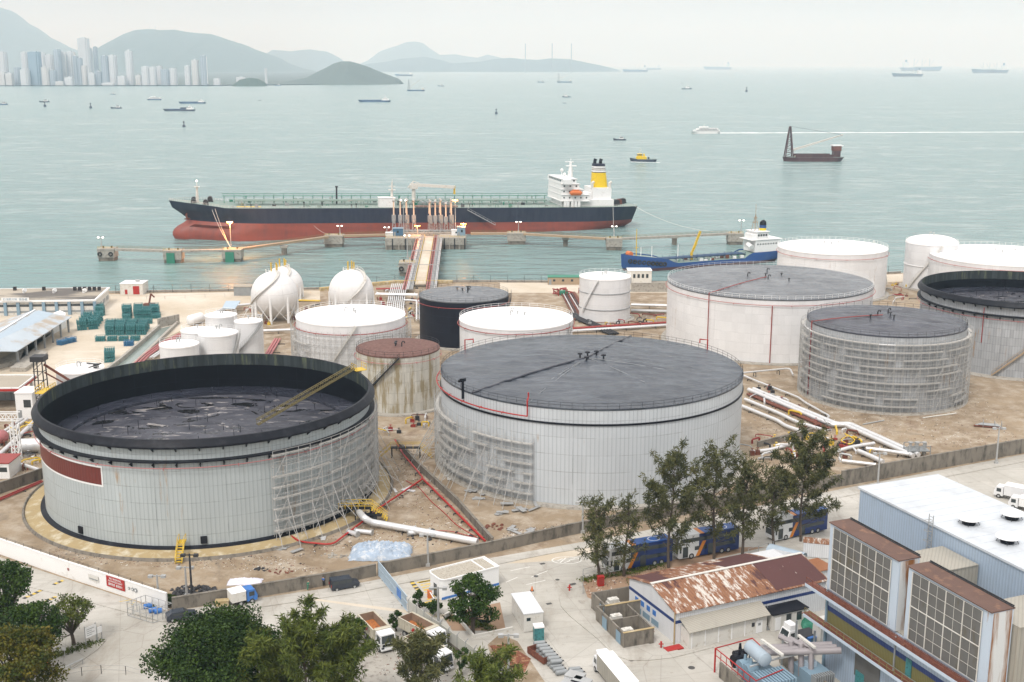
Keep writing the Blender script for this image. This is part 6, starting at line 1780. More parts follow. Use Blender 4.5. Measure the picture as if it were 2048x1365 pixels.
for s_ in (-1,1):
    for u in (-1,1): b.bar((s_*.7,u*.7,0),(s_*.7,u*.7,8),.2)
for k in range(5): z = 1.6*k; b.bar((-.7,-.7,z),(.7,-.7,z+1.6),.13); b.bar((.7,-.7,z),(-.7,-.7,z+1.6),.13); b.bar((.7,-.7,z),(.7,.7,z+1.6),.13)
b.build('frame', 'white_paint', t)
t = thing('pipe_bridge', 'white lattice pipe bridge left of the biggest tank', 'bridge', G3(0,838))
b = MB(); p, q_ = Vector(G3(-60,842,6)), Vector(G3(36,842,6))
for dz in (0,1.6):
    for dy in (0,1.4): b.bar(p+Vector((0,dy,dz)), q_+Vector((0,dy,dz)), .2)
for k in range(8):
    u, v = p+(q_-p)*k/8, p+(q_-p)*(k+1)/8; b.bar(u, v+Vector((0,0,1.6)), .14); b.bar(u, u+Vector((0,0,1.6)), .14); b.bar(u+Vector((0,0,1.6)), v, .12)
b.build('truss', 'white_paint', t, world=True)
for k in range(3): MB().cyl(p.x+k*6+3, p.y+.7, 0, 6, .25, .25, 8).build('column', 'white_paint', t, world=True)
# horizontal vessels at left
def vessel_tank(label, px, py, L_, r, rz_, m='silver_clad', z=1.6, cat='pressure vessel'):
    x, y = G(px, py); t = thing('pressure_vessel', label, cat, (x, y, 0), rz_, 'pressure vessels')
    b = MB(); b.tube([(-L_/2-r*.5,0,z),(-L_/2-r*.3,0,z),(-L_/2,0,z),(L_/2,0,z),(L_/2+r*.3,0,z),(L_/2+r*.5,0,z)], [r*.3,r*.75,r,r,r*.75,r*.3], 20); b.build('shell', m, t, smooth=50)
    for s_ in (-1,1): MB().box(s_*L_*.3-.2,s_*L_*.3+.2,-r*.8,r*.8,0,z-r*.5).build('saddle', 'concrete', t)
    return t
vessel_tank('ribbed silver vessel lying just left of the biggest tank', 68, 905, 5, 1.5, .1)
vessel_tank('pink round vessel at the left edge', -2, 890, 3, 1.5, 1.2, 'pipe_pink')
vessel_tank('white horizontal vessel beside the white tank cluster', 392, 648, 5, 1.7, 1.1, 'white_paint')
cabin('shed','small shed with red roof at the left edge below the pipes',-20,20,958,6,3.2,'white_paint','red_paint','shed',z=0)
# ---- canal
t = thing('canal_wall', 'concrete walls of the narrow water channel beside the cylinder yard', 'canal wall', G3(300,680))
CT = [G(319,657), G(356,648), G(286,716), G(243,723)]
MB().wall([CT[0], G(244,722), G(180,770)], .8, 0, 1.2).build('side_wall', 'concrete', t, world=True)
MB().wall([CT[1], CT[2], G(225,770)], .8, 0, 1.0).build('side_wall', 'concrete', t, world=True)
MB().wall([G(317,656), G(358,647)], .8, 0, 3.0).build('end_wall', 'concrete', t, world=True)
simple('canal_water', (.22,.27,.25), .15, var=.15, scale=.3)
patch('canal_water', [(319,658),(356,649),(288,718),(220,770),(180,770),(243,724)], 'canal_water', .05)
# ---- cylinder racks
def rack_proto():
    t = thing('cylinder_rack', '', 'cylinder rack', (0,0,0), 0, 'teal gas cylinder racks in the yard')
    b = MB()
    for x in (-1.35,1.35):
        for y in (-.95,.95): b.bar((x,y,0),(x,y,1.7),.1)
    for z in (.12,.9,1.65):
        b.bar((-1.35,-.95,z),(1.35,-.95,z),.09); b.bar((-1.35,.95,z),(1.35,.95,z),.09); b.bar((-1.35,-.95,z),(-1.35,.95,z),.09); b.bar((1.35,-.95,z),(1.35,.95,z),.09)
    b.box(-1.35,1.35,-.95,.95,.1,.16)
    b.build('frame', 'teal', t)
    b = MB()
    for i in range(5):
        for j in range(4): b.tube([(-1.08+i*.54,-.7+j*.47,.16),(-1.08+i*.54,-.7+j*.47,1.25),(-1.08+i*.54,-.7+j*.47,1.42)], [.22,.22,.09], 7, caps=True)
    b.build('cylinder', 'teal', t)
    return t
RK = None
BL = [('teal cylinder rack in the far block beside the warehouse corner', [(188,634),(214,634),(208,624),(190,624)], 2),
      ('teal cylinder rack in the wide block right of the open shed', [(150,664),(196,660),(208,640),(170,641)], 2),
      ('teal cylinder rack in the small far block left of the red machine', [(245,640),(263,640),(263,626),(246,626)], 2),
      ('teal cylinder rack in the far block under the red machine', [(269,640),(323,639),(316,624),(270,624)], 2),
      ('teal cylinder rack in the thin row behind the longest block', [(222,652),(306,650),(306,644),(224,645)], 1),
      ('teal cylinder rack in the longest block next to the canal', [(210,673),(292,672),(302,656),(212,657)], 2),
      ('teal cylinder rack in the long thin row near the canal', [(188,686),(282,684),(284,678),(190,679)], 1),
      ('blue cylinder rack in the short row at the canal edge', [(241,695),(272,694),(274,688),(243,689)], 1),
      ('blue cylinder rack in the row beside the open shed', [(112,696),(150,686),(150,680),(120,687)], 1),
      ('teal cylinder rack in the nearest small block, red straps', [(206,728),(234,726),(232,716),(208,714)], 2)]
simple('rack_blue', (.04,.17,.33), .5, var=.25, scale=2, c2=(.03,.08,.15), thr=(.5,.65), s2=3)
nr = 0
for lab, q_, st_ in BL:
    P = [Vector(G(*p)) for p in q_]; wid = ((P[1]-P[0]).length+(P[2]-P[3]).length)/2; dep = ((P[3]-P[0]).length+(P[2]-P[1]).length)/2
    nx, ny = max(1, round(wid/3.3)), max(1, round(dep/4.6))
    rz_ = atan2((P[1]-P[0]).y, (P[1]-P[0]).x)
    for i in range(nx):
        for j in range(ny):
            u, v = (i+.5)/nx, (j+.5)/ny
            p = (P[0]*(1-u)+P[1]*u)*(1-v)+(P[3]*(1-u)+P[2]*u)*v
            for k in range(st_ if RND.random() < .85 else 1):
                if RK is None: RK = c_ = rack_proto(); c_.location = (p.x, p.y, 0); c_.rotation_euler = (0,0,rz_)
                else: c_ = dup(RK, (p.x+RND.uniform(-.1,.1), p.y, 1.72*k), rz_+RND.uniform(-.03,.03))
                c_['label'] = lab; nr += 1
                if lab.startswith('blue'):
                    for ch in KIDS.get(c_.name, ()):
                        ch.data = ch.data.copy(); ch.data.materials[0] = MATS['rack_blue']
# ---- small buildings of the quay
cabin('pump_house','white pump house with a red door on the quay at left',241,286,590,7,4.0,'offwhite','white_paint','hut',z=0,door=False,wins=0)
x, y = G(270,590); t = bpy.data.objects['pump_house']; MB().box(.6,2.9,-3.58,-3.49,.2,3.2).build('door', 'bright_red', t); MB().box(-2.4,-1.5,-3.56,-3.49,.2,1.9).build('hatch', 'bright_red', t); MB().cyl(1.2,.5,4.1,4.9,.8,.8,10).build('roof_vent','galv',t)
cabin('hut','low grey hut between the quay fence and the near sphere',468,502,592,5,3.2,'grey_steel','roof_dirty','hut',z=0,door=False,wins=0)
cabin('hut','green roofed long shed on the quay right of the black tank',1096,1162,570,5,2.8,'wood','green_paint','shed',z=0,wins=3)
cabin('control_house','white equipment house behind the small upright white tank',1256,1303,568,6,5.0,'offwhite','white_roof','building',z=0.02,wins=4)
t = thing('lean_to', 'tilted pale blue sheet roof left of the near sphere', 'shelter', G3(462,618))
slab([Vector(G3(444,617,2.2)),Vector(G3(470,618,2.2)),Vector(G3(481,602,3.6)),Vector(G3(452,602,3.6))], .15).build('roof', 'sky_blue', t, world=True)
for p in ((446,617),(469,618),(479,603)): x, y = G(*p, 2.2); MB().box(x-.1,x+.1,y+.1,y+.3,0,2.1).build('post', 'grey_steel', t, world=True)
t = thing('boom_machine', 'small rusty red machine with a raised boom behind the cylinder racks', 'machine', G3(299,618))
b = MB(); b.box(-1.8,1.8,-1,1,.6,1.9); b.cyl(-1.2,-1,0,.6,.6,.6,8); b.cyl(1.2,-1,0,.6,.6,.6,8); b.build('body', 'rust', t); b = MB(); b.bar((0,0,1.8),(.8,0,5.2),.5); b.bar((.8,0,5.2),(2,0,4),.4); b.build('boom', 'rust', t)
t = thing('boom_machine', 'bright red machine in front of the white warehouse at left', 'machine', G3(18,628))
b = MB(); b.box(-2.2,2.2,-1.2,1.2,.7,2.6); b.box(-1.5,0,-1,1,2.6,4.0); b.build('body', 'bright_red', t)
for s_ in (-1.4,1.4): b = MB(); b.tube([(s_,-1.3,.6),(s_,1.3,.6)], .6, 10); b.build('wheel', 'rubber', t)
b = MB(); b.bar((-1,0,3),(-3.4,0,5.5),.4); b.build('boom', 'dark_steel', t)
t = thing('red_skid', 'red valve skid at the quay edge right of the black tank', 'machine', G3(1130,590))
q = random.Random(4)
for k in range(12):
    b = MB(); x, y = q.uniform(-5,6), q.uniform(-3,5); b.tube([(x,y,0),(x,y,q.uniform(1,2)),(x+q.uniform(-3,3),y,q.uniform(.8,2)),(x+1,y+2,.2)], .22, 6); b.build('pipe', 'red_paint', t)
MB().box(-2,1,-1,1,.1,1.5).build('valve_box', 'green_paint', t)
fl_, fr_ = G(1165,628), G(1140,580)
t = thing('pipe_trench', 'shallow brown pipe trench between the black tank and the small white one', 'trench', G3(1120,600))
MB().prism([G(1118,585),G(1150,585),G(1185,640),G(1160,640)], 0, .25).build('bed', 'rust', t, world=True)
for k in range(7): P = G3(1122+k*4,586,.5), G3(1150+k*5,640,.5); b = MB(); b.tube(P, .22, 6); b.build('pipe', ('rust','silver_clad','dark_steel')[k % 3], t, world=True)
# ---- clutter near the big tanks
q = random.Random(21)
def sheets(label, px, py, n, spread, m, group='loose metal sheets and planks'):
    x, y = G(px, py)
    for k in range(n):
        w, l_ = q.uniform(.4,1.1), q.uniform(1.6,3.4); dx, dy = q.uniform(-spread,spread), q.uniform(-spread*.5,spread*.5); z = .04+k*.05
        b = MB(); b.box(-l_/2,l_/2,-w/2,w/2,0,.06)
        for s_ in (-.5,.5): b.box(-l_/2,l_/2,s_*w-.03,s_*w+.03,0,.12)
        o = b.build('metal_sheet', m); o.location = (x+dx, y+dy, z); o.rotation_euler = (q.uniform(-.04,.04), q.uniform(-.05,.05), q.uniform(0,3))
        tag(o, label, 'metal sheet', group)
sheets('metal sheet dropped at the foot of the centre tank scaffolding', 985, 990, 9, 5, 'galv')
sheets('metal sheet in the pile below the centre tank scaffolding, near the wall corner', 1040, 1020, 10, 5, 'galv')
sheets('metal sheet lying left of the centre tank scaffolding', 925, 955, 7, 4, 'scaf_plank')
sheets('metal sheet in the heap near the boundary wall under the centre tank', 1055, 1060, 5, 3, 'galv')
sheets('metal sheet lying beside the red pipe bend', 790, 985, 4, 3.5, 'silver_clad')
sheets('metal sheet near the foot of the lower left scaffolding', 585, 1100, 5, 4, 'galv')
sheets('metal sheet on the ground between red pipe and lower left tank', 640, 1080, 3, 2.5, 'silver_clad')
def rubble(label, px, py, n, sp, m, size=(.3,.9), cat='debris', name='rubble_heap', flat=.7):
    x, y = G(px, py); b = MB()
    for k in range(n):
        a, r_ = q.uniform(0,6.28), sp*sqrt(q.random()); s_ = q.uniform(*size)
        c0_ = (r_*cos(a), r_*sin(a)*.6); h = s_*flat*(1.6-r_/sp)
        v = len(b.v); b.sphere((c0_[0],c0_[1],h*.4), s_, 7, 5, flat)
        for i in range(v, len(b.v)): p = b.v[i]; b.v[i] = (p[0]+q.uniform(-.12,.12)*s_*2, p[1]+q.uniform(-.12,.12)*s_*2, max(.01, p[2]+q.uniform(-.1,.1)*s_))
    o = b.build(name, m); o.location = (x, y, 0); tag(o, label, cat); o['kind'] = 'stuff'; return o
def tarp(label, px, py, w, d, h, m, seed=0, name='tarpaulin'):
    x, y = G(px, py); b = MB(); n, m_ = 46, 30; vs = []
    for j in range(m_+1):
        for i in range(n+1):
            u, v = -1+2*i/n, -1+2*j/m_
            e = max(0, 1-abs(u)**2.6)*max(0, 1-abs(v)**2.6); e = e**.6
            z = .03+h*e*(.75+.45*noise.noise(Vector((u*1.7+seed, v*1.5, 1))))+.32*h*abs(noise.fractal(Vector((u*6+seed, v*6, 2)), .8, 2, 4))*(.25+e)
            k = 1+.10*noise.noise(Vector((u*3, v*3, seed+4)))
            vs.append((u*w/2*k, v*d/2*k, z))
    b.add(vs, [(j*(n+1)+i, j*(n+1)+i+1, (j+1)*(n+1)+i+1, (j+1)*(n+1)+i) for j in range(m_) for i in range(n)])
    o = b.build(name, m, smooth=35); o.location = (x, y, 0); tag(o, label, 'tarpaulin'); return o
simple('tarp_blue', (.32,.40,.50), .5, var=.2, scale=.7, c2=(.52,.56,.60), thr=(.5,.6), s2=1.2)
simple('tarp_pale', (.62,.62,.70), .5, var=.15, scale=1.2)
simple('bin_bag', (.02,.02,.024), .35, var=.3)
tarp('crumpled pale blue tarpaulin over a heap inside the boundary wall', 762, 1108, 10.5, 6.5, 2.0, 'tarp_blue', 2)
tarp('small pale sheet spread near the boundary wall below the biggest tank', 490, 1165, 5.5, 2.6, .5, 'tarp_pale', 7)
rubble('row of black rubbish bags behind the boundary wall', 385, 1184, 46, 3.6, 'bin_bag', (.35,.6), 'rubbish bags', 'rubbish_bags')
rubble('dark earth patch inside the boundary wall', 523, 1140, 14, 1.1, 'dark_steel', (.15,.35), 'debris')
rubble('scattered dark debris right of the dark earth patch', 562, 1143, 18, 2.0, 'rust', (.1,.3))
rubble('grey debris between tarpaulin and wall', 672, 1113, 22, 2.6, 'concrete', (.12,.3))
rubble('pipe fittings and scrap on the ground beside the thick white pipe', 880, 1075, 26, 6, 'dark_steel', (.15,.5), 'scrap')
rubble('rusty scrap at the divider wall corner', 990, 1055, 16, 2.5, 'rust', (.15,.4), 'scrap')
for k, (px, py, l_) in enumerate(((706,1072,2.2),(728,1069,3.2),(812,1062,3.4),(838,1070,4))):
    x, y = G(px, py); t = thing('steel_section', ['short flanged silver pipe piece left of the valve platform','silver valve spool next to the short pipe piece','long silver pipe piece behind the thick white pipe','silver pipe piece farther right behind the thick white pipe'][k], 'pipe piece', (x,y,0), .3*k-.6, 'pipe pieces on the ground')
    MB().tube([(-l_/2,0,.5),(l_/2,0,.5)], .42, 10).build('pipe', 'silver_clad', t, smooth=50)
    for s_ in (-1,1): MB().tube([(s_*l_/2-.08,0,.5),(s_*l_/2+.08,0,.5)], .6, 12).build('flange', 'galv', t)
# valve platform with yellow rails
t = thing('valve_platform', 'black valve platform with yellow handrails and steps at the lower left tank', 'platform', G3(728,1040))
b = MB(); b.box(-4.5,1.5,-.8,1.2,2.3,2.45); b.box(-.5,3.5,-2.2,-.8,1.5,1.65)
for x in (-4.3,-1.5,1.3): b.bar((x,-.7,0),(x,-.7,2.3),.18); b.bar((x,1.1,0),(x,1.1,2.3),.18)
b.build('deck', 'black_steel', t)
b = MB()
for z in (3.0,3.5): b.bar((-4.5,-.8,z),(1.5,-.8,z),.09); b.bar((-4.5,1.2,z),(1.5,1.2,z),.09); b.bar((1.5,-.8,z),(4.4,-1.4,z-2.2),.09); b.bar((1.5,1.0,z),(4.4,.4,z-2.2),.09)
for k in range(6): b.bar((-4.5+k*1.2,-.8,2.4),(-4.5+k*1.2,-.8,3.5),.08); b.bar((-4.5+k*1.2,1.2,2.4),(-4.5+k*1.2,1.2,3.5),.08)
b.build('handrail', 'yellow_paint', t)
b = MB()
for k in range(8): b.box(1.5+k*.37,1.8+k*.37,-1.2,.9,2.2-k*.28,2.28-k*.28)
b.build('step', 'yellow_paint', t)
for k in range(2): b = MB(); b.cyl(.5+k*1.6,-1.6,.6,1.6,.5,.5,10); b.cyl(.5+k*1.6,-1.6,1.6,2.2,.12,.12,6); b.tube([(.5+k*1.6+.4*cos(a_),-1.6+.4*sin(a_),2.2) for a_ in [i*pi/4 for i in range(9)]], .05, 5); b.build('valve', 'dark_steel', t)
t = thing('valve_cage', 'grey valve frame where the thick white pair meets the right boundary wall', 'machine', G3(1833,912))
b = MB()
for x in (-2.4,0,2.4):
    for y in (-1.4,1.4): b.bar((x,y,0),(x,y,2.6),.15)
for z in (1.5,2.6):
    for y in (-1.4,1.4): b.bar((-2.4,y,z),(2.4,y,z),.13)
b.box(-2.4,2.4,-1.4,1.4,1.35,1.45); b.build('frame', 'grey_steel', t)
for x in (-1.5,0,1.5): b = MB(); b.cyl(x,0,.2,2.9,.35,.3,8); b.cyl(x,0,2.9,3.1,.5,.5,8); b.build('valve', 'galv', t)
t = thing('pipe_stack', 'low stack of rusty steel lengths on the ground near the right boundary wall', 'pipe stack', G3(1975,856), -.35)
for k in range(6): b = MB(); b.tube([(-3+k*.3,(k%3)*.5,.25+.42*(k//3)),(3.2-k*.2,(k%3)*.5,.25+.42*(k//3))], .2, 6); b.build('steel_length', 'rust' if k == 0 else 'grey_steel', t)
b = MB()
for x in (-1,1.5,3): b.bar((x,-.6,0),(x,-.6,1.5),.1); b.bar((x,1.6,0),(x,1.6,1.5),.1); b.bar((x,-.6,1.4),(x,1.6,1.4),.1)
b.build('rack_frame', 'grey_steel', t)
# bridge platform near divider top
t = thing('pipe_crossover', 'black and yellow crossover steps over the red pipes between the two biggest tanks', 'platform', G3(812,915))
b = MB(); b.box(-3.2,3.2,-.6,.6,2.1,2.25)
for x in (-3,3): b.bar((x,-.5,0),(x,-.5,2.1),.16); b.bar((x,.5,0),(x,.5,2.1),.16)
b.build('deck', 'black_steel', t)
b = MB()
for s_ in (-.6,.6): b.bar((-3.2,s_,3.2),(3.2,s_,3.2),.08); b.bar((-3.2,s_,3.2),(-5.6,s_,1.1),.08); b.bar((3.2,s_,3.2),(5.6,s_,1.1),.08); b.bar((-3.2,s_,2.2),(-5.6,s_,.1),.14); b.bar((3.2,s_,2.2),(5.6,s_,.1),.14)
for x in (-3.2,-1.6,0,1.6,3.2): b.bar((x,-.6,2.2),(x,-.6,3.2),.07)
b.build('handrail', 'yellow_paint', t)
for px, py, pt, lab in ((856,1132,1068,'pale blue lamp mast at the boundary wall right of the tarpaulin'),(1755,975,905,'lamp mast at the right boundary wall beside the big tree'),(1992,928,855,'lamp mast at the boundary wall near the right edge'),(385,1208,1108,'thin dark lamp post behind the rubbish bags'),(374,1195,1133,'short lamp post with white head inside the boundary wall'),(1165,1066,1003,'lamp mast with cross arms at the roadside trees'),(318,1212,1150,'double headed lamp post at the gate cage')):
    lampmast(px, py, pt, 0.0, lab, light=None, mat='galv' if 'dark' not in lab else 'dark_steel')
# people sized hydrants etc. inside bund

def fittings(label, box, n, seed, mats=('silver_clad','dark_steel','rust','galv','red_paint','yellow_paint')):
    q = random.Random(seed)
    for k in range(n):
        u, v = q.random(), q.random()
        px = (box[0][0]*(1-u)+box[1][0]*u)*(1-v)+(box[3][0]*(1-u)+box[2][0]*u)*v; py = (box[0][1]*(1-u)+box[1][1]*u)*(1-v)+(box[3][1]*(1-u)+box[2][1]*u)*v
        x, y = G(px, py); b = MB(); a = q.uniform(0,6.28); l_ = q.uniform(1.2,5); r = q.uniform(.1,.26); h = q.uniform(.3,1.3)
        d = (l_*cos(a), l_*sin(a))
        if k % 3: b.tube([(0,0,0),(0,0,h*.8),(d[0]*.15,d[1]*.15,h),(d[0]*.85,d[1]*.85,h),(d[0],d[1],h*.8),(d[0],d[1],0)], r, 6)
        else: b.box(-.5,.5,-.35,.35,0,h); b.cyl(0,0,h-.02,h+.5,.07,.07,6); b.cyl(0,0,h+.48,h+.55,.32,.32,8)
        o = b.build('pipe_fitting' if k % 3 else 'valve_box', mats[(k*5+seed) % len(mats)]); o.location = (x,y,0); tag(o, label, 'pipe fitting', label)
fittings('pipe bend or valve in the white pipe corridor right of the centre tank', ((1495,800),(1700,905),(1800,920),(1510,760)), 46, 1)
fittings('pipe bend or valve among the tree tops right of the centre tank', ((1500,925),(1690,930),(1720,880),(1500,870)), 44, 2)
fittings('pipe bend or valve in the corridor before the small upright white tank', ((1010,672),(1335,652),(1335,632),(1150,640)), 40, 3)
fittings('pipe bend or valve on the ground at the foot of the pier', ((752,640),(836,642),(836,575),(752,578)), 40, 4)
fittings('pipe bend or valve between the white tanks near the right edge', ((1785,612),(1840,600),(1830,565),(1782,568)), 20, 5)
fittings('pipe bend or valve left of the biggest tank', ((0,960),(70,930),(75,845),(0,850)), 34, 6)
fittings('pipe bend or valve round the small rusty roofed tank foot', ((760,880),(875,850),(870,835),(770,850)), 16, 7)
fittings('pipe bend or valve under the gas spheres', ((480,665),(600,650),(640,590),(500,600)), 24, 8)

# ================================================================ FOREGROUND: road marks, buildings, vehicles, trees
simple('mark_white', (.66,.66,.63), .8, var=.12, scale=1, c2=(.46,.44,.40), thr=(.55,.65), s2=2)
simple('mark_yellow', (.60,.42,.06), .8, var=.2, scale=1, c2=(.46,.42,.33), thr=(.5,.62), s2=2)
simple('iron_cover', (.06,.058,.055), .7, var=.3)
def mark(name, polys, m, z=.010, label=None):
    b = MB()
    for p in polys: b.sheet([G(*q) for q in p], z)
    o = b.build(name, m); o['kind'] = 'structure'; return o
def stripe(p, q, w):
    a_, c_ = Vector(G(*p)), Vector(G(*q)); d = (c_-a_).normalized(); s_ = Vector((-d.y, d.x))*w/2
    return [tuple(a_-s_), tuple(c_-s_), tuple(c_+s_), tuple(a_+s_)]
def marks(name, ss, m, w, z=.010):
    b = MB()
    for p, q in ss: b.sheet(stripe(p, q, w), z)
    o = b.build(name, m); o['kind'] = 'structure'
cx_, cy_ = G(1133,1121); b = MB(); N = 40
ring = lambda k_: [(cx_+2.55*k_*cos(2*pi*i/N)*1.0, cy_+1.55*k_*sin(2*pi*i/N)) for i in range(N)]
o_, i_ = [(x, y, .010) for x, y in ring(1)], [(x, y, .010) for x, y in ring(.9)]
b.add(o_+i_, [(i, (i+1)%N, N+(i+1)%N, N+i) for i in range(N)]); b.build('road_marking', 'mark_white')['kind'] = 'structure'
marks('road_marking', [((1115,1122),(1125,1118)),((1128,1126),(1140,1122)),((1120,1126),(1132,1116)),((1138,1121),(1150,1118))], 'mark_white', .22)
marks('road_marking', [((1021,1142),(1060,1134)),((1052,1170),(1091,1161)),((1012,1165),(1035,1155)),((1062,1155),(1095,1142))], 'mark_white', .16)
marks('road_marking', [((830+k*2,1152+k*7),(868+k*1,1143+k*8)) for k in range(3)]+[((838+k*3,1166+k*5),(872+k*4,1160+k*5)) for k in range(5)]+[((850,1206),(888,1196)),((855,1200),(872,1190)),((866,1208),(884,1192))], 'mark_yellow', .5)
marks('road_marking', [((232,1205),(262,1200)),((236,1211),(264,1206)),((246,1218),(268,1208)),((225,1204),(240,1212)),((254,1219),(268,1205))], 'mark_yellow', .18)
patch('road_repair', [(1013,1128),(1100,1103),(1225,1082),(1245,1095),(1105,1122)], 'yard_concrete', .008)
patch('road_repair', [(620,1200),(632,1198),(985,1242),(975,1250)], 'yard_concrete', .008)
patch('bare_soil', [(1163,1160),(1240,1140),(1480,1095),(1530,1095),(1420,1120),(1262,1162),(1270,1215),(1215,1215),(1175,1195)], 'brown_mud', .012)
patch('bare_soil', [(885,1232),(1000,1205),(1012,1262),(960,1262),(905,1262)], 'brown_mud', .008)
patch('bare_soil', [(975,1290),(1000,1268),(1035,1283),(1090,1365),(1060,1420),(1010,1420),(990,1340)], 'bare_ground', .012)
simple('rust_mesh', (.16,.05,.025), .9, var=.4, scale=2, c2=(.30,.17,.09), thr=(.5,.6), s2=1.5)
patch('rust_stain', [(978,1292),(1015,1288),(1062,1318),(1050,1345),(1010,1330)], 'rust_mesh', .02)
patch('puddled_lot', [(690,1262),(730,1238),(760,1300),(790,1420),(640,1420)], 'concrete', .008)
for nm, ss in (('speed_hump', ((47,1198),(127,1161))), ('speed_hump', ((78,1211),(112,1194)))):
    a_, c_ = Vector(G(*ss[0])), Vector(G(*ss[1])); t = thing(nm, 'black and yellow speed hump, the longer one near the white wall' if ss[0][0] == 47 else 'shorter black and yellow speed hump by the tree at left', 'speed hump', (a_.x, a_.y, 0)); n = 14 if ss[0][0] == 47 else 8
    for k in range(n):
        u, v = a_+(c_-a_)*k/n, a_+(c_-a_)*(k+1)/n; s_ = (c_-a_).normalized(); s_ = Vector((-s_.y, s_.x))*.3
        MB().prism([tuple(u-s_),tuple(v-s_),tuple(v+s_),tuple(u+s_)], .006, .06).build('block', 'mark_yellow' if k % 2 else 'iron_cover', t, world=True)
a_, c_ = Vector(G(822,1163)), Vector(G(842,1188)); t = thing('speed_hump', 'black and yellow bump beside the sliding gate', 'speed hump', (a_.x, a_.y, 0))
for k in range(8):
    u, v = a_+(c_-a_)*k/8, a_+(c_-a_)*(k+1)/8; s_ = (c_-a_).normalized(); s_ = Vector((-s_.y, s_.x))*.35
    MB().prism([tuple(u-s_),tuple(v-s_),tuple(v+s_),tuple(u+s_)], .016, .07).build('block', 'mark_yellow' if k % 2 else 'iron_cover', t, world=True)
for k, (px, py, r_) in enumerate(((1085,1128,.4),(1072,1153,.4),(1115,1160,.35),(1098,1208,.4),(1383,1336,.5),(1263,1321,.35),(630,1213,.4),(604,1242,.45),(563,1207,.4),(672,1253,.45),(673,1262,.45),(1035,1300,.3),(1146,1169,.5))):
    x, y = G(px, py); b = MB(); b.cyl(0,0,.012,.022,r_,r_,16) if k % 3 else b.obox(0,0,.012,.022,r_*2.2,r_*1.5,.4)
    o = b.build('manhole_cover', 'iron_cover'); o.location = (x, y, 0); o['kind'] = 'structure'

def Lc(t, px, py, z):
    x, y = G(px, py, z); v = Vector((x-t.location.x, y-t.location.y)); a_ = -t.rotation_euler.z
    return (v.x*cos(a_)-v.y*sin(a_), v.x*sin(a_)+v.y*cos(a_))
# curb walks
def walk(name, pts, z=.13, m='concrete_slab'):
    b = MB(); b.prism([G(*p) for p in pts], 0, z); o = b.build(name, m); o['kind'] = 'structure'
walk('pavement', [(1163,1166),(1130,1180),(1118,1196),(1122,1214),(1138,1232),(1196,1280),(1227,1311),(1258,1322),(1300,1322),(1345,1317),(1428,1296),(1360,1303),(1300,1290),(1210,1262),(1180,1215)])
walk('pavement', [(60,1340),(160,1290),(212,1282),(196,1300),(165,1322),(120,1350)])

# ---- metal clad, rusty roofed workshop
def clad(name, c, period=.35, c2=None):
    t = NT(name); s = t.sep(t.coord('Object'))
    f = t.math('SINE', t.math('MULTIPLY', t.math('ADD', s[0], s[1]), 2*pi/period))
    col = t.mix(t.ramp(f, .3, .9), c, sc(c, .84))
    n1 = t.noise(t.coord('Object', (1,1,.25)), .7, 6, .65)
    col = t.mix(t.ramp(n1, .5, .75, 0, .5), col, c2 or sc(c, .75))
    t.bump(f, .3, .04)
    return t.out(col, .5)
clad('clad_white', (.66,.68,.70)); clad('clad_blue', (.36,.45,.56), .5, (.28,.33,.38)); clad('clad_olive', (.17,.16,.06), .3); clad('clad_stripe', (.022,.05,.18), .3)
clad('roof_corr', (.36,.34,.29), .6)
def rusty_roof():
    t = NT('peeling_roof')
    co = t.coord('Object')
    mp = t.coord('Object', (1,.16,1)); 
    n1 = t.noise(mp, 1.3, 8, .72); n2 = t.noise(co, .10, 4, .6)
    s = t.sep(co); 
    rib = t.math('SINE', t.math('MULTIPLY', s[0], 2*pi/.5))
    c = t.mix(t.ramp(t.math('ADD', n1, t.math('MULTIPLY', n2, .5)), .67, .73), (.58,.54,.49), (.24,.11,.055))
    c = t.mix(t.ramp(t.math('ADD', n1, t.math('MULTIPLY', n2, .8)), 1.0, 1.05), c, (.085,.032,.028))
    c = t.mix(t.ramp(rib, .4, .9), c, t.mix(1.0, c, (.8,.78,.78), 'MULTIPLY'))
    t.bump(rib, .4, .05)
    t.out(c, .8)
rusty_roof()
simple('maroon_patch', (.085,.032,.030), .8, var=.15, scale=.5, c2=(.45,.40,.36), thr=(.67,.70), s2=1.1, stretch=(1,.3,1))
A0 = Vector(G(1350,1288)); A1 = Vector(G(1268,1213)); Lw = (A1-A0).length
E_ = Vector(G(1651,1159,5.0))-Vector(G(1351,1224,5.0)); LL = E_.length; rzW = atan2(E_.y, E_.x)
t = WS = thing('workshop', 'long white workshop with a peeling rusty roof and blue stripe', 'building', (A0.x, A0.y, 0), rzW)
Z, ZR = 5.0, 6.7
MB().prism([(0,0),(LL,0),(LL,Lw),(0,Lw)], 0, Z-.05).build('wall', 'clad_white', t)
for x_ in (.001, LL): gb = MB(); gb.add([(x_,0,Z-.05),(x_,Lw,Z-.05),(x_,Lw/2,ZR-.1)], [(0,2,1)]); gb.build('gable', 'clad_white', t)
def rf(x0, x1, y0, z0, y1, z1, m, name='roof', lift=0):
    return MB().add([(x0,y0,z0+lift),(x1,y0,z0+lift),(x1,y1,z1+lift),(x0,y1,z1+lift),(x0,y0,z0-.12+lift),(x1,y0,z0-.12+lift),(x1,y1,z1-.12+lift),(x0,y1,z1-.12+lift)], [(0,1,2,3),(7,6,5,4),(0,4,5,1),(1,5,6,2),(2,6,7,3),(3,7,4,0)]).build(name, m, t)
r1 = rf(-.3, LL+.4, -.35, Z-.05, Lw/2, ZR, 'peeling_roof'); r2 = rf(-.3, LL*.82, Lw+.35, Z-.05, Lw/2+.02, ZR, 'peeling_roof')
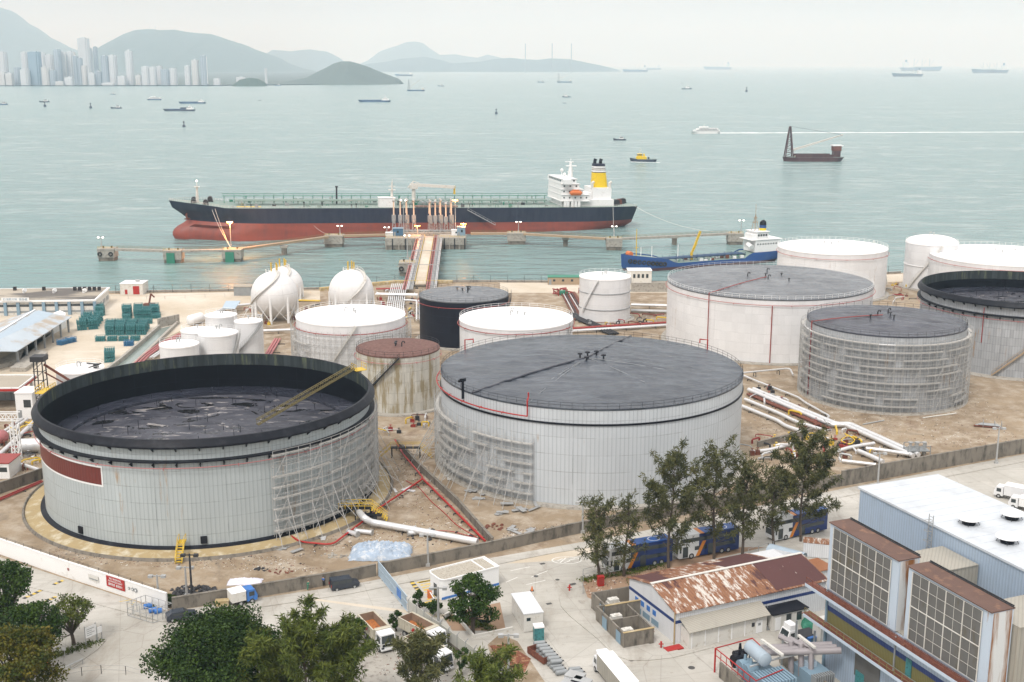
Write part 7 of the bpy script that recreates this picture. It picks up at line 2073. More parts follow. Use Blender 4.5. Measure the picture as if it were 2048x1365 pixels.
def rsheet(x0, x1, u0, u1, back, par):
    f = lambda u: ((Lw+.35)+(Lw/2-Lw-.35)*u, Z-.05+(ZR-Z+.05)*u) if back else (-.35+(Lw/2+.35)*u, Z-.05+(ZR-Z+.05)*u)
    (y0, z0), (y1, z1) = f(u0), f(u1)
    MB().add([(x0,y0,z0+.03),(x1,y0,z0+.03),(x1,y1,z1+.03),(x0,y1,z1+.03)], [(0,1,2,3)]).build('roof_patch', 'maroon_patch', par)
rsheet(.6, 3.6, .1, .95, True, r2); rsheet(LL*.50, LL*.60, .3, .98, True, r2); rsheet(LL*.60, LL*.80, .02, .99, True, r2); rsheet(LL*.66, LL+.2, .05, .97, False, r1); rsheet(LL*.47,LL*.5,.1,.4,True,r2)
b = MB(); b.bar((-.3,Lw/2,ZR+.06),(LL+.4,Lw/2,ZR+.06),.5,.08); b.build('ridge_cap', 'offwhite', t)
MB().box(-.02,LL+.02,-.02,.0,3.1,3.6).build('stripe', 'clad_stripe', t); MB().box(-.03,-.005,-.01,Lw,3.1,3.6).build('stripe', 'clad_stripe', t)
for k in range(4): MB().box(-.06,.02,5.4+k*1.7,6.3+k*1.7,1.9,2.7).build('window', 'blue_paint', t)
for k in range(3): MB().box(-.05,.02,4.6+k*2.5,6.6+k*2.5,.4,1.3).build('lower_window', 'blue_grey', t)
b = MB(); b.bar((-.25,-.1,0),(-.25,-.1,5),.16); b.build('drainpipe', 'foundation_ochre', t)
MB().box(-2.4,.3,-1.9,-.6,.02,.22).build('door_mat', 'bright_red', t)
l0 = Lc(t,1363,1303,0); 
lt = thing('lean_to', 'white lean to with a grey sloping roof against the front of the workshop', 'shed', (A0.x+cos(rzW)*.9+sin(rzW)*2.2, A0.y+sin(rzW)*.9-cos(rzW)*2.2, 0), rzW)
ll = 13.6
MB().box(0,ll,0,2.15,0,2.7).build('wall', 'offwhite', lt)
MB().add([(-.3,-.5,2.75),(ll+.3,-.5,2.75),(ll+.3,2.15,3.9),(-.3,2.15,3.9),(-.3,-.5,2.65),(ll+.3,-.5,2.65),(ll+.3,2.15,3.8),(-.3,2.15,3.8)], [(0,1,2,3),(7,6,5,4),(0,4,5,1),(1,5,6,2),(2,6,7,3),(3,7,4,0)]).build('roof', 'roof_corr', lt)
MB().box(.3,ll-.3,-.03,.0,2.35,2.6).build('vent_strip', 'black_steel', lt)
for k in range(6): MB().box(.4+k*2.3,.55+k*2.3,-.06,.02,0,2.6).build('pilaster', 'white_paint', lt)
MB().box(ll-1.9,ll-.8,-.05,.02,.05,2.0).build('door', 'white_paint', lt); MB().box(ll-1.6,ll-1.1,-.06,-.045,1.2,1.6).build('notice', 'grey_steel', lt)
MB().box(ll-2.7,ll-2.2,-.05,.02,1.2,1.8).build('meter_box', 'dark_steel', lt)
hx = Vector(G(1545,1264)); ht = thing('hut', 'small white hut with a black roof between workshop and blue building', 'hut', (hx.x, hx.y, 0), rzW)
MB().box(0,6.2,0,2.6,0,2.6).build('wall', 'offwhite', ht); MB().box(-.2,6.4,-.2,2.8,2.6,2.75).build('roof', 'black_steel', ht)
MB().box(.4,1.4,-.05,.02,.1,2.1).build('door', 'white_paint', ht)
for k in (2.4,4.3): MB().box(k,k+.9,-.04,.02,1.0,2.3).build('window', 'glass_dark', ht)
st_ = thing('steel_stair', 'grey stair going up beside the lean to', 'stairs', (lt.location.x+cos(rzW)*(ll+.3), lt.location.y+sin(rzW)*(ll+.3), 0), rzW)
b = MB()
for k in range(9): b.box(0,1.1,k*.27,k*.27+.24,.1+k*.24,.16+k*.24)
b.bar((0,0,.1),(0,2.4,2.3),.08,.2); b.bar((1.1,0,.1),(1.1,2.4,2.3),.08,.2); b.bar((1.1,0,1.1),(1.1,2.4,3.3),.06); b.bar((1.1,0,.1),(1.1,0,1.1),.06); b.bar((1.1,2.4,2.3),(1.1,2.4,3.3),.06); b.build('flight', 'grey_steel', st_)
# concrete enclosures
def enclosure(label, x0y0, lx, ly, h, dv, ex=None):
    t = thing('concrete_enclosure', label, 'enclosure', (x0y0[0], x0y0[1], 0), rzW-radians(4)); w = .25
    MB().wall([(0,0),(lx,0),(lx,ly),(0,ly),(0,-w/2)], w, 0, h).build('wall', 'wet_concrete', t)
    if dv: MB().box(.13,lx-.13,ly*dv-.1,ly*dv+.1,0,h-.05).build('partition', 'wet_concrete', t)
    for k in range(2):
        b = MB(); x, y = lx*(.35+.1*k), ly*(.25+.5*k); b.box(x-1.0,x+1.0,y-.6,y+.6,0,1.2); b.box(x-.8,x+.8,y-.5,y+.5,1.2,1.7); b.cyl(x,y,1.7,1.8,.4,.4,12); b.build('air_unit', 'offwhite', t)
    for k in range(2 if dv else 1): MB().box(-w/2-.05,-w/2+.02,ly*(.1+.5*k),ly*(.1+.5*k)+1.5,.1,h-.5).build('door', 'blue_grey', t)
    MB().box(-.2,lx+.2,-.2,.2,h,h+.08).build('coping', 'foundation_ochre', t)
    return t
enclosure('roofless concrete enclosure nearest the road bend, split in two with white machines', G(1248,1297), 4.6, 9.4, 2.4, .48)
enclosure('roofless concrete enclosure behind the other one, under the trees', G(1212,1244), 6.5, 5.0, 2.6, 0)
def box_thing(name, label, cat, px, py, w, d, h, m, rz_=0, top=None, extra=None, group=None):
    x, y = G(px, py); t = thing(name, label, cat, (x, y, 0), rz_, group)
    b = MB(); b.box(-w/2,w/2,-d/2,d/2,.08,h); b.box(-w/2+.1,w/2-.1,-d/2+.1,d/2-.1,0,.08); b.build('body', m, t)
    MB().box(-w/2-.06,w/2+.06,-d/2-.06,d/2+.06,h,h+.1).build('top', top or m, t)
    MB().box(-w*.35,w*.35,-d/2-.03,-d/2+.01,h*.2,h*.9).build('door', extra or m, t)
    return t
box_thing('hose_cabinet','red fire hose cabinet under the roadside tree','cabinet',1201,1172,1.0,.7,1.6,'bright_red',.3,extra='red_paint')
box_thing('hose_cabinet','red fire hose cabinet at the corner of the front concrete enclosure','cabinet',1299,1283,1.0,.7,1.6,'bright_red',.3,extra='red_paint')
for px, py, lab in ((1139,1183,'red fire hydrant on the curb at the road bend'),(1322,1297,'red fire hydrant in front of the workshop corner')):
    x, y = G(px, py); t = thing('fire_hydrant', lab, 'hydrant', (x, y, .02), 0, 'red fire hydrants')
    b = MB(); b.cyl(0,0,0,.9,.14,.12,10); b.sphere((0,0,.95),.17,10,6); b.tube([(-.35,0,.65),(.35,0,.65)], .1, 8); b.build('barrel', 'bright_red', t); MB().cyl(0,0,0,.1,.28,.28,12).build('flange', 'bright_red', t)
x, y = G(1064,1182); t = thing('traffic_cone', 'single orange traffic cone on the road before the white shed', 'cone', (x,y,0)); MB().cyl(0,0,.05,.8,.22,.05,12).build('cone', 'orange_paint', t); MB().box(-.3,.3,-.3,.3,0,.06).build('base', 'rubber', t)
# white container shed, toilet, cylinders
d_ = Vector(G(1048,1264))-Vector(G(1023,1222)); rzC = atan2(d_.y, d_.x); p_ = Vector(G(1048,1266))
t = thing('container_shed', 'white corrugated container shed with ribbed roof beside the fig tree', 'shed', (p_.x, p_.y, 0), rzC+pi/2)
MB().box(0,2.9,0,7.2,.1,2.9).build('wall', 'offwhite', t); MB().box(-.1,3.0,-.1,7.3,2.9,3.05).build('roof', 'clad_white', t); MB().box(.4,1.0,-.04,.02,1.8,2.3).build('window', 'glass_dark', t); MB().box(1.4,2.4,-.04,.02,.1,2.2).build('door', 'offwhite', t)
x, y = G(1077,1281); t = thing('portable_toilet', 'green portable toilet with a white roof', 'toilet', (x,y,0), .2)
MB().box(-.7,.7,-.6,.6,.05,2.2).build('cabin', 'teal', t); MB().box(-.75,.75,-.65,.65,2.2,2.45).build('roof', 'white_roof', t); MB().box(-.4,.4,-.64,-.6,.15,2.0).build('door', 'teal', t)
t = None
for k in range(9):
    px, py = 1078+k*5.6, 1300+k*6.2; x, y = G(px, py)
    if t is None:
        t = cp = thing('gas_cylinder', 'grey gas cylinder lying in the row beside the rusty skip', 'gas cylinder', (x,y,0), .25, 'grey gas cylinders lying in a row')
        MB().tube([(-.9,0,.35),(-.75,0,.35),(.75,0,.35),(.9,0,.35)], [.15,.34,.34,.15], 14).build('body', 'grey_steel', t, smooth=50); MB().tube([(.85,0,.35),(1.1,0,.35)], .09, 8).build('valve', 'dark_steel', t)
    else: dup(cp, (x,y,0), .25+.05*(k%3))
    dup(cp, (x+.05,y+.1,.66) if k < 7 else (x+2.2,y,0), .2, )
a_, c_ = G(1062,1310), G(1078,1345); t = thing('skip', 'rusty brown open skip left of the lying gas cylinders', 'skip', (a_[0]+1.2,a_[1]-1,0), -1.0)
MB().wall([(-2,-.7),(2,-.7),(2,.7),(-2,.7),(-2,-.76)], .08, .2, 1.1).build('side', 'rust', t); MB().box(-2,2,-.7,.7,.1,.25).build('floor', 'rust_mesh', t)
for k, (px, py) in enumerate(((1150,1372),(1163,1384),(1140,1390))):
    x, y = G(px, py); t = thing('equipment_crate', ['pale green equipment crate at the bottom edge, rear one','pale green equipment crate at the bottom edge, front right one','pale green equipment crate at the bottom edge, front left one'][k], 'crate', (x,y,0), -.5, 'pale equipment crates')
    MB().box(-1.2,1.2,-.9,.9,0,1.6).build('body', 'clad_white', t); MB().box(-1.25,1.25,-.95,.95,1.6,1.7).build('lid', 'galv', t)
# sliding gate
g0, g1 = Vector(G(758,1154)), Vector(G(815,1226)); d_ = g1-g0; t = thing('sliding_gate', 'pale blue barred sliding gate across the road', 'gate', (g0.x,g0.y,0), atan2(d_.y,d_.x)); L_ = d_.length
b = MB()
for z in (.25,1.6,2.7): b.bar((0,0,z),(L_,0,z),.12)
for k in range(int(L_/3)+1): u = min(L_, k*3.); b.bar((u,0,.1),(u,0,2.8),.16)
b.build('frame', 'sky_blue', t)
b = MB()
for k in range(int(L_/.28)): b.bar((k*.28,0,.2),(k*.28,0,2.75),.10,.05)
for k in range(int(L_/3)): b.bar((k*3,.03,.25),(k*3+3,.03,2.7),.05)
b.build('bars', 'sky_blue', t)
for k in (2,7,12): b = MB(); b.tube([(k,-.1,.12),(k,.1,.12)], .12, 10); b.build('roller', 'dark_steel', t)
MB().box(L_*.66,L_*.80,-.08,-.02,.9,2.3).build('panel', 'blue_paint', t)
# guard house
simple('gravel_roof', (.40,.37,.31), .95, var=.15, scale=1, c2=(.27,.24,.20), thr=(.5,.62), s2=3)
q0 = Vector(G(884,1203)); q1 = Vector(G(1000,1172)); d_ = (q1-q0); rzg = atan2(d_.y, d_.x); L_ = 10.5
t = thing('guard_house', 'white gatehouse with rounded corner and gravel roof, partly behind the fig tree', 'gatehouse', (q0.x,q0.y,0), rzg)
foot = [(1.1*(1-sin(a_)),1.1*(1-cos(a_))) for a_ in [pi/2*k/5 for k in range(6)]]; D_ = 4.6
poly = foot+[(0,D_-1)]+[(1-cos(a_),D_-1+sin(a_)) for a_ in (pi/4,pi/2)]+[(L_,D_),(L_,0)]
MB().prism(poly, 0, 3.3).build('wall', 'white_paint', t)
def inset(po, k): 
    cx2 = sum(p[0] for p in po)/len(po); cy2 = sum(p[1] for p in po)/len(po); return [(cx2+(p[0]-cx2)*k, cy2+(p[1]-cy2)*k) for p in po]
MB().sheet(inset(poly,.95), 3.305).build('roof', 'gravel_roof', t)
MB().wall(poly+[poly[0]], .2, 3.302, 3.5).build('parapet', 'white_paint', t)
for x in (8.0,): MB().box(x-.1,x+.1,.2,D_-.2,3.3,3.46).build('roof_rib', 'white_paint', t)
MB().box(1.8,3.6,-.04,.02,1.1,2.2).build('window', 'glass_dark', t); MB().box(-.04,.02,1.6,2.6,.1,2.2).build('door', 'glass_dark', t); MB().box(-.06,L_,-.03,.0,.2,.6).build('base_stripe', 'blue_paint', t)
x, y = G(859,1196); t = thing('barrier_gate', 'orange and white barrier machine beside the gatehouse', 'barrier', (x,y,0), .3); MB().box(-.3,.3,-.3,.3,0,1.3).build('cabinet', 'orange_paint', t); b = MB(); b.bar((0,-.3,1.1),(0,-4.2,1.3),.12); b.build('arm', 'white_paint', t)
# panel fence down to the bottom edge
W0, W1 = Vector(G(818,1229)), Vector(G(1025,1385)); d_ = W1-W0; L_ = d_.length; t = thing('panel_fence', 'weathered grey panel fence behind the dump trucks', 'fence', (W0.x,W0.y,0), atan2(d_.y,d_.x), 'fences')
MB().box(0,L_,-.1,.1,0,.5).build('base_wall', 'wet_concrete', t)
n = int(L_/2.3)
simple('fence_panel', (.44,.44,.40), .8, var=.15, scale=.8, c2=(.25,.24,.20), thr=(.55,.75), s2=1.3, stretch=(1,1,.3))
for k in range(n):
    MB().box(k*L_/n+.05,(k+1)*L_/n-.05,-.04,.04,.5,2.3).build('panel', 'fence_panel', t); b = MB(); b.bar((k*L_/n,0,0),(k*L_/n,0,2.5),.12); b.bar((k*L_/n,0,2.45),(k*L_/n,.4,2.8),.06); b.build('post', 'grey_steel', t)
w_ = walls('low white kerb wall round the soil patch under the fig tree', [(890,1236),(905,1228),(948,1278),(1025,1262)], .5, .15, 'offwhite', group='kerb walls')
# ---- the blue building with louvred boxes
bx = Vector(G(1660,1046,21.7)); rzB = atan2(-.926,.376)
BB = thing('plant_building', 'large pale blue plant building with two rust topped louvred boxes and a white roof', 'building', (bx.x,bx.y,0), rzB)
t = BB
MB().box(0,48,.5,12.2,0,12.0).build('lower_wall', 'clad_blue', t)
MB().box(-9.3,48,12.205,26.4,0,21.7).build('upper_wall', 'clad_blue', t)
simple('roof_sheet_white', (.54,.58,.62), .55, var=.05, scale=.2, c2=(.46,.49,.52), thr=(.5,.7), s2=.25)
ur = MB().box(-9.6,48.3,12.0,26.7,21.7,22.0).build('roof', 'roof_sheet_white', t)
for k in range(30): MB().box(-9.6+k*1.95,-9.53+k*1.95,12.0,26.7,22.0,22.03).build('roof_seam', 'roof_sheet_white', ur)
MB().box(.0,47.5,.55,12.0,12.0,12.2).build('lower_roof', 'roof_corr', t)
simple('louvre', (.12,.12,.115), .5, var=.2, scale=.8, c2=(.10,.085,.05), thr=(.55,.7), s2=.5, stretch=(1,1,.3))
simple('box_rust_top', (.12,.068,.052), .8, var=.25, scale=.4, c2=(.24,.13,.08), thr=(.55,.7), s2=.6)
simple('box_white', (.46,.54,.63), .5, var=.08, scale=.5, c2=(.30,.13,.04), thr=(.64,.70), s2=.5, stretch=(1,1,.2))
simple('box_streaked', (.60,.62,.62), .6, var=.1, scale=.5, c2=(.24,.10,.03), thr=(.46,.60), s2=.55, stretch=(1,1,.12))
for bi, x0 in enumerate((0,15.7)):
    W_, H0, H1 = 14.0, 12.2, 21.7
    b = MB(); b.box(x0,x0+W_,.12,3.2,H0,H1); bo = b.build('louvre_box', 'box_white', t)
    MB().box(x0-.08,x0+W_+.08,-.1,3.35,H1,H1+.14).build('box_top', 'box_rust_top', bo)
    MB().box(x0+W_,x0+W_+.03,.3,3.0,H0-(3 if bi else 0)+.02,H1-.1).build('side_panel', 'box_streaked', bo)
    MB().box(x0+.9,x0+W_-1.4,.02,.1,H0+.3,H1-.35).build('louvre', 'louvre', bo)
    gx0, gx1 = x0+.9, x0+W_-1.4
    b = MB()
    for k in range(9): xx = gx0+(gx1-gx0)*k/8; w_ = .10 if k % 2 == 0 else .035; b.bar((xx,-.02-.01*(k%2),H0+.3),(xx,-.02-.01*(k%2),H1-.35),w_,w_)
    for k in range(7): zz = H0+.3+(H1-H0-.65)*k/6; w_ = .10 if k == 3 else .035; b.bar((gx0,-.05,zz),(gx1,-.05,zz),w_,w_)
    b.build('louvre_frame', 'offwhite', bo)
    b = MB(); b.bar((x0+.1,3.3,H1+.3),(x0+W_-.1,3.3,H1+.3),.12); b.bar((x0+.1,3.2,H1+.1),(x0+W_,3.2,H1+.1),.2); b.build('gutter', 'dark_steel', bo)
    MB().box(x0+8.5,x0+W_+.9,3.4,12.0,12.2,19.6).build('duct_housing', 'roof_corr', t); MB().box(x0+8.4,x0+W_+1.0,3.38,11.9,19.6,19.75).build('duct_roof', 'roof_corr', t)
MB().box(29.75,30.1,.2,3.2,0,H0+.05).build('corner_panel', 'box_streaked', t)
MB().box(30.15,47.9,.2,.48,8.4,12).build('upper_band', 'clad_blue', t)
def band(x0, x1, z0, z1, m, nm, y=.38): MB().box(x0,x1,y,.495,z0,z1).build(nm, m, t)
band(.02,29.7,9.75,11.99,'clad_blue','band'); band(.02,29.7,9.05,9.74,'clad_stripe','blue_stripe',.36); band(.02,29.7,7.3,9.04,'clad_olive','olive_band')
for zc_, nm in ((11.75,'catwalk'),(7.2,'catwalk')):
    b = MB(); b.box(-3.2 if zc_ > 9 else -3.6,31,-1.05,.3,zc_-.12,zc_); cwk = b.build(nm, 'rust', t)
    b = MB(); b.box(-3.2,31,-1.12,-1.06,zc_-.35,zc_+.08); b.build('kick_board', 'box_white', cwk)
    b = MB()
    for k in range(24): x = -3+k*1.45; b.bar((x,-1.05,zc_),(x,-1.05,zc_+1.05),.06)
    for q_ in (.55,1.05): b.bar((-3,-1.05,zc_+q_),(31,-1.05,zc_+q_),.06)
    b.build('handrail', 'ladder_tan' if zc_ < 9 else 'rust', cwk)
    b = MB()
    for k in range(12): x = k*2.6; b.bar((x,-1.0,zc_-.15),(x,.4,zc_-1.0),.1)
    b.build('bracket', 'rust', cwk)
b = MB(); b.bar((.05,.3,0),(.05,.3,12),.3); b.build('corner_post', 'blue_grey', t); b = MB(); b.bar((14.8,-.3,7.3),(14.8,-.3,12),.16); b.build('hanger', 'grey_steel', t)
MB().box(6.5,11.5,.38,.49,2.5,6.6).build('louvre_wall', 'louvre', t)
MB().box(6.9,8.6,.3,.37,.1,3.4).build('turquoise_door', 'teal', t); MB().box(16.3,17.3,.25,.37,7.4,9.7).build('turquoise_door', 'teal', t)
b = MB(); x = 5.8
for s_ in (-.4,.4): b.bar((x+s_-9.3+9.3,12.0,12.2),(x+s_,12.0,23.2),.09)
for k in range(26): b.bar((x-.4,12.0,12.4+k*.42),(x+.4,12.0,12.4+k*.42),.06)
for k in range(7): b.bar((x-.4,12.0,14+k*1.4),(x-.4,11.2,14+k*1.4),.06); b.bar((x+.4,12.0,14+k*1.4),(x+.4,11.2,14+k*1.4),.06); b.bar((x-.4,11.2,14+k*1.4),(x+.4,11.2,14+k*1.4),.06)
b.build('ladder', 'galv', t)
b = MB(); b.add([(-9.5,12.0,12),(0,12.0,12),(0,12.0,12.05)], [(0,1,2)])
for k, (px, py) in enumerate(((1938,1043),(2024,1033),(2015,1080))):
    l_ = Lc(BB, px, py, 22.4); tb_ = MB(); cxx, cyy = l_
    for s_ in (-.8,.8):
        for u in (-.8,.8): tb_.bar((cxx+s_*1.2,cyy+u*1.2,22.06),(cxx+s_*.8,cyy+u*.8,22.9),.06)
    tb_.cyl(cxx,cyy,22.06,22.7,.85,.95,16); vt_ = tb_.build('roof_vent_base', 'black_steel', BB)
    MB().rev([(1.5,22.8),(1.45,23.0),(.8,23.3),(.01,23.4)], 24, cx=cxx, cy=cyy).build('vent_cowl', 'white_roof', vt_, smooth=40)
for x in (12,24): MB().box(x,x+.7,11.6,12.15,18.2,18.5).build('wall_lamp', 'white_paint', t)
# ---- transformer yard
simple('drum_grey', (.33,.40,.46), .5, var=.12); c0 = Vector(G(1431,1297,3.6)); t = TY = thing('transformer', 'grey blue finned transformer with a long drum on top, behind red rails', 'transformer', (c0.x,c0.y,0), rzB)
def P(px, py, z): return Lc(TY, px, py, z)
lx, ly = 15.0, 8.0
fx0, fy0 = P(1535,1345,3.2)
b = MB(); b.box(fx0-3.2,fx0+2.4,fy0-1.9,fy0+1.7,.2,3.0); b.build('tank_body', 'blue_grey', TY)
for k in range(10):
    y = fy0-2.2+k*.48; MB().box(fx0-.4,fx0+3.2,y,y+.28,.5,3.5).build('radiator_fin', 'blue_grey', TY)
a_ = P(1500,1291,5.2); c_ = P(1531,1318,5.2)
MB().tube([(a_[0]-.2,a_[1],5.0),(a_[0],a_[1],5.0),(c_[0],c_[1],5.0),(c_[0]+.25,c_[1],5.0)], [.5,.95,.95,.5], 20).build('conservator', 'drum_grey', TY, smooth=50)
for k, (px, py, m_) in enumerate(((1478,1316,'black_steel'),(1490,1326,'blue_grey'),(1502,1334,'blue_grey'),(1480,1303,'black_steel'))):
    a2 = P(px, py, 3.0); b = MB(); b.tube([(a2[0],a2[1]-.9,2.6),(a2[0],a2[1]+.9,2.6)], .9 if k != 3 else .6, 14); b.cyl(a2[0],a2[1],3.3,4.2,.25,.15,8); b.build('bushing_drum', m_, TY, smooth=50)
b = MB()
for dx in (0,2.2): b.bar((a_[0]+dx,a_[1],0),(a_[0]+dx,a_[1],4.2),.16)
b.build('drum_support', 'grey_steel', TY)
t = thing('rail_enclosure', 'red tubular rails and low concrete wall round the transformer', 'enclosure', (c0.x,c0.y,0), rzB)
MB().wall([(1.5,-.1),(lx,-.1)], .25, 0, 2.3).build('wall', 'wet_concrete', t)
MB().wall([(1.0,10.0),(lx,10.0)], .25, 0, 2.3).build('wall', 'wet_concrete', t)
b = MB(); e_ = Lc(t,1505,1277,3.6); f_ = Lc(t,1512,1362,3.6)
b.tube([(e_[0],e_[1],3.6),(0,0,3.6),(f_[0],f_[1],3.6),(f_[0]-1.2,f_[1]+5.0,3.6)], .09, 6)
b.tube([(0,0,3.6),(0,0,0)], .13, 8); b.tube([(.1,0,2.6),(f_[0],f_[1],2.6)], .06, 6)
for k in range(1,8): b.bar((f_[0]*k/7,f_[1]*k/7,2.3),(f_[0]*k/7,f_[1]*k/7,3.6),.07)
b.tube([(e_[0],e_[1],3.6),(e_[0]+2.2,e_[1]+.4,3.0)], .08, 6); b.build('rail', 'bright_red', t)
t = thing('transformer', 'smaller grey transformer right of the finned one, near the blue wall', 'transformer', G3(1622,1372), rzB)
MB().box(-2.2,2.0,-1.6,1.6,.2,2.8).build('tank_body', 'blue_grey', t); MB().box(-1.6,.2,-.8,.6,2.8,3.6).build('cable_box', 'sky_blue', t)
for k in range(9): MB().box(2.0,3.0,-1.6+k*.36,-1.42+k*.36,.5,3.0).build('radiator_fin', 'grey_steel', t)
t = thing('duct_bundle', 'three thick grey pipes running from the blue building over the transformers', 'pipe', G3(1600,1310), 0)
for k in range(3):
    P0_ = Vector(G3(1521+k*5,1296+k*5,4.6)); P1_ = Vector(G3(1664+k*9,1290+k*5.5,5.6)); m1 = P0_+(P1_-P0_)*.38
    MB().tube([P0_, m1], .42, 12).build('pipe', 'pipe_duct' if 'pipe_duct' in MATS else (simple('pipe_duct', (.27,.25,.26), .5, var=.15) and 'pipe_duct'), t, smooth=50, world=True)
    MB().tube([m1+Vector((0,0,0)), P1_], .48, 12).build('pipe', 'pipe_duct', t, smooth=50, world=True)
    dn = m1+Vector((.4+k*.9,-.3,0)); MB().tube([dn+Vector((-1.2,1.6,.9)), dn+Vector((0,0,.9)), dn+Vector((.1,-.3,-3.6))], .4, 10).build('down_pipe', 'pipe_duct', t, smooth=40, world=True)
for pa_, pb_ in (((1523,1280,6),(1566,1311,6)),((1597,1271,6.4),(1630,1296,6.4))):
    b = MB(); b.bar(G3(*pa_), G3(*pb_), .35, .3); b.build('cross_beam', 'offwhite', t, world=True)
for px, py in ((1563,1330),(1626,1322),(1590,1300)): p_ = Vector(G3(px,py)); b = MB(); b.bar(p_, p_+Vector((0,0,4.6)), .25); b.build('leg', 'grey_steel', t, world=True)
b = MB(); b.bar(G3(1500,1334,4.2), G3(1556,1317,4.2), .2); b.bar(G3(1556,1317,4.2), G3(1626,1302,4.6), .25); b.build('girder', 'galv', t, world=True)
# small things right of the workshop
t = thing('shipping_container', 'old white shipping container with rust on top behind the third bus', 'container', G3(1620,1110), radians(-14)); 
MB().box(-1.2,5,-1.2,1.3,.1,2.6).build('body', 'clad_white', t); MB().box(-1.25,5.05,-1.25,1.35,2.6,2.66).build('roof', 'peeling_roof', t); MB().box(-1.25,-1.2,-1.0,1.1,.2,2.5).build('door', 'offwhite', t)
t = thing('covered_boat', 'pale blue rounded cover behind the workshop roof', 'canopy', G3(1572,1124), radians(-38))
b = MB(); vs = [];
for i in range(9):
    for j in range(7): a_ = pi*j/6; vs.append((-3.2+6.4*i/8, 1.3*cos(a_), 1.4+1.0*sin(a_)))
b.add(vs, [(i*7+j, i*7+j+1, (i+1)*7+j+1, (i+1)*7+j) for i in range(8) for j in range(6)]); b.build('canopy_sheet', 'sky_blue', t, smooth=True)
b = MB()
for x in (-3,0,3):
    for y in (-1.2,1.2): b.bar((x,y,0),(x,y,1.5),.1)
b.build('frame', 'grey_steel', t)
t = thing('shed', 'low shed with orange rusty corrugated roof beside the louvred box', 'shed', G3(1640,1172), rzW)
MB().box(-3,2.5,0,4,0,2.6).build('wall', 'clad_white', t); clad('roof_orange', (.30,.12,.05), .5); MB().box(-3.2,2.7,-.3,4.2,2.6,2.75).build('roof', 'roof_orange', t)
fence('grey tubular barrier between the bus and the workshop', [(1496,1116),(1536,1104),(1546,1100)], 1.6, 'grey_steel', every=1.6, rails=(1,.55,.1), brace=False, post=.09)
fence('thin wire fence at the soil edge beside the road bend', [(1166,1190),(1166,1160),(1200,1150)], 1.8, 'grey_steel', every=2, rails=(1,.5), brace=False, post=.08)

# ---- vehicles
simple('bus_white', (.70,.72,.73), .3, var=.03); simple('bus_blue_shaded', (.010,.03,.13), .3, var=.08); simple('bus_roof_blue', (.02,.09,.32), .4, var=.25, scale=1.5); simple('bus_orange', (.62,.22,.03), .35, var=.05)  # body blue darker than the roof: tree shade put into the colour
simple('car_dark', (.022,.03,.045), .25, var=.1, spec=.7); simple('truck_white', (.72,.73,.74), .35, var=.04); simple('truck_cream', (.50,.47,.38), .6, var=.15, scale=1.5, c2=(.25,.18,.12), thr=(.6,.72), s2=2)
simple('bin_rust', (.24,.17,.12), .8, var=.3, scale=1.5); simple('orange_soil', (.42,.15,.04), .95, var=.3, scale=2, c2=(.25,.09,.04), thr=(.5,.62), s2=2.5)
def wheels(t, xs, w, r, inner=0):
    for x in xs:
        for s_ in (-1,1):
            wh = MB().tube([(x,s_*w/2,r),(x,s_*(w/2-.28),r)], r, 16).build('wheel', 'rubber', t)
            MB().tube([(x,s_*(w/2+.01),r),(x,s_*(w/2-.05),r)], r*.55, 12).build('rim', 'galv', wh)
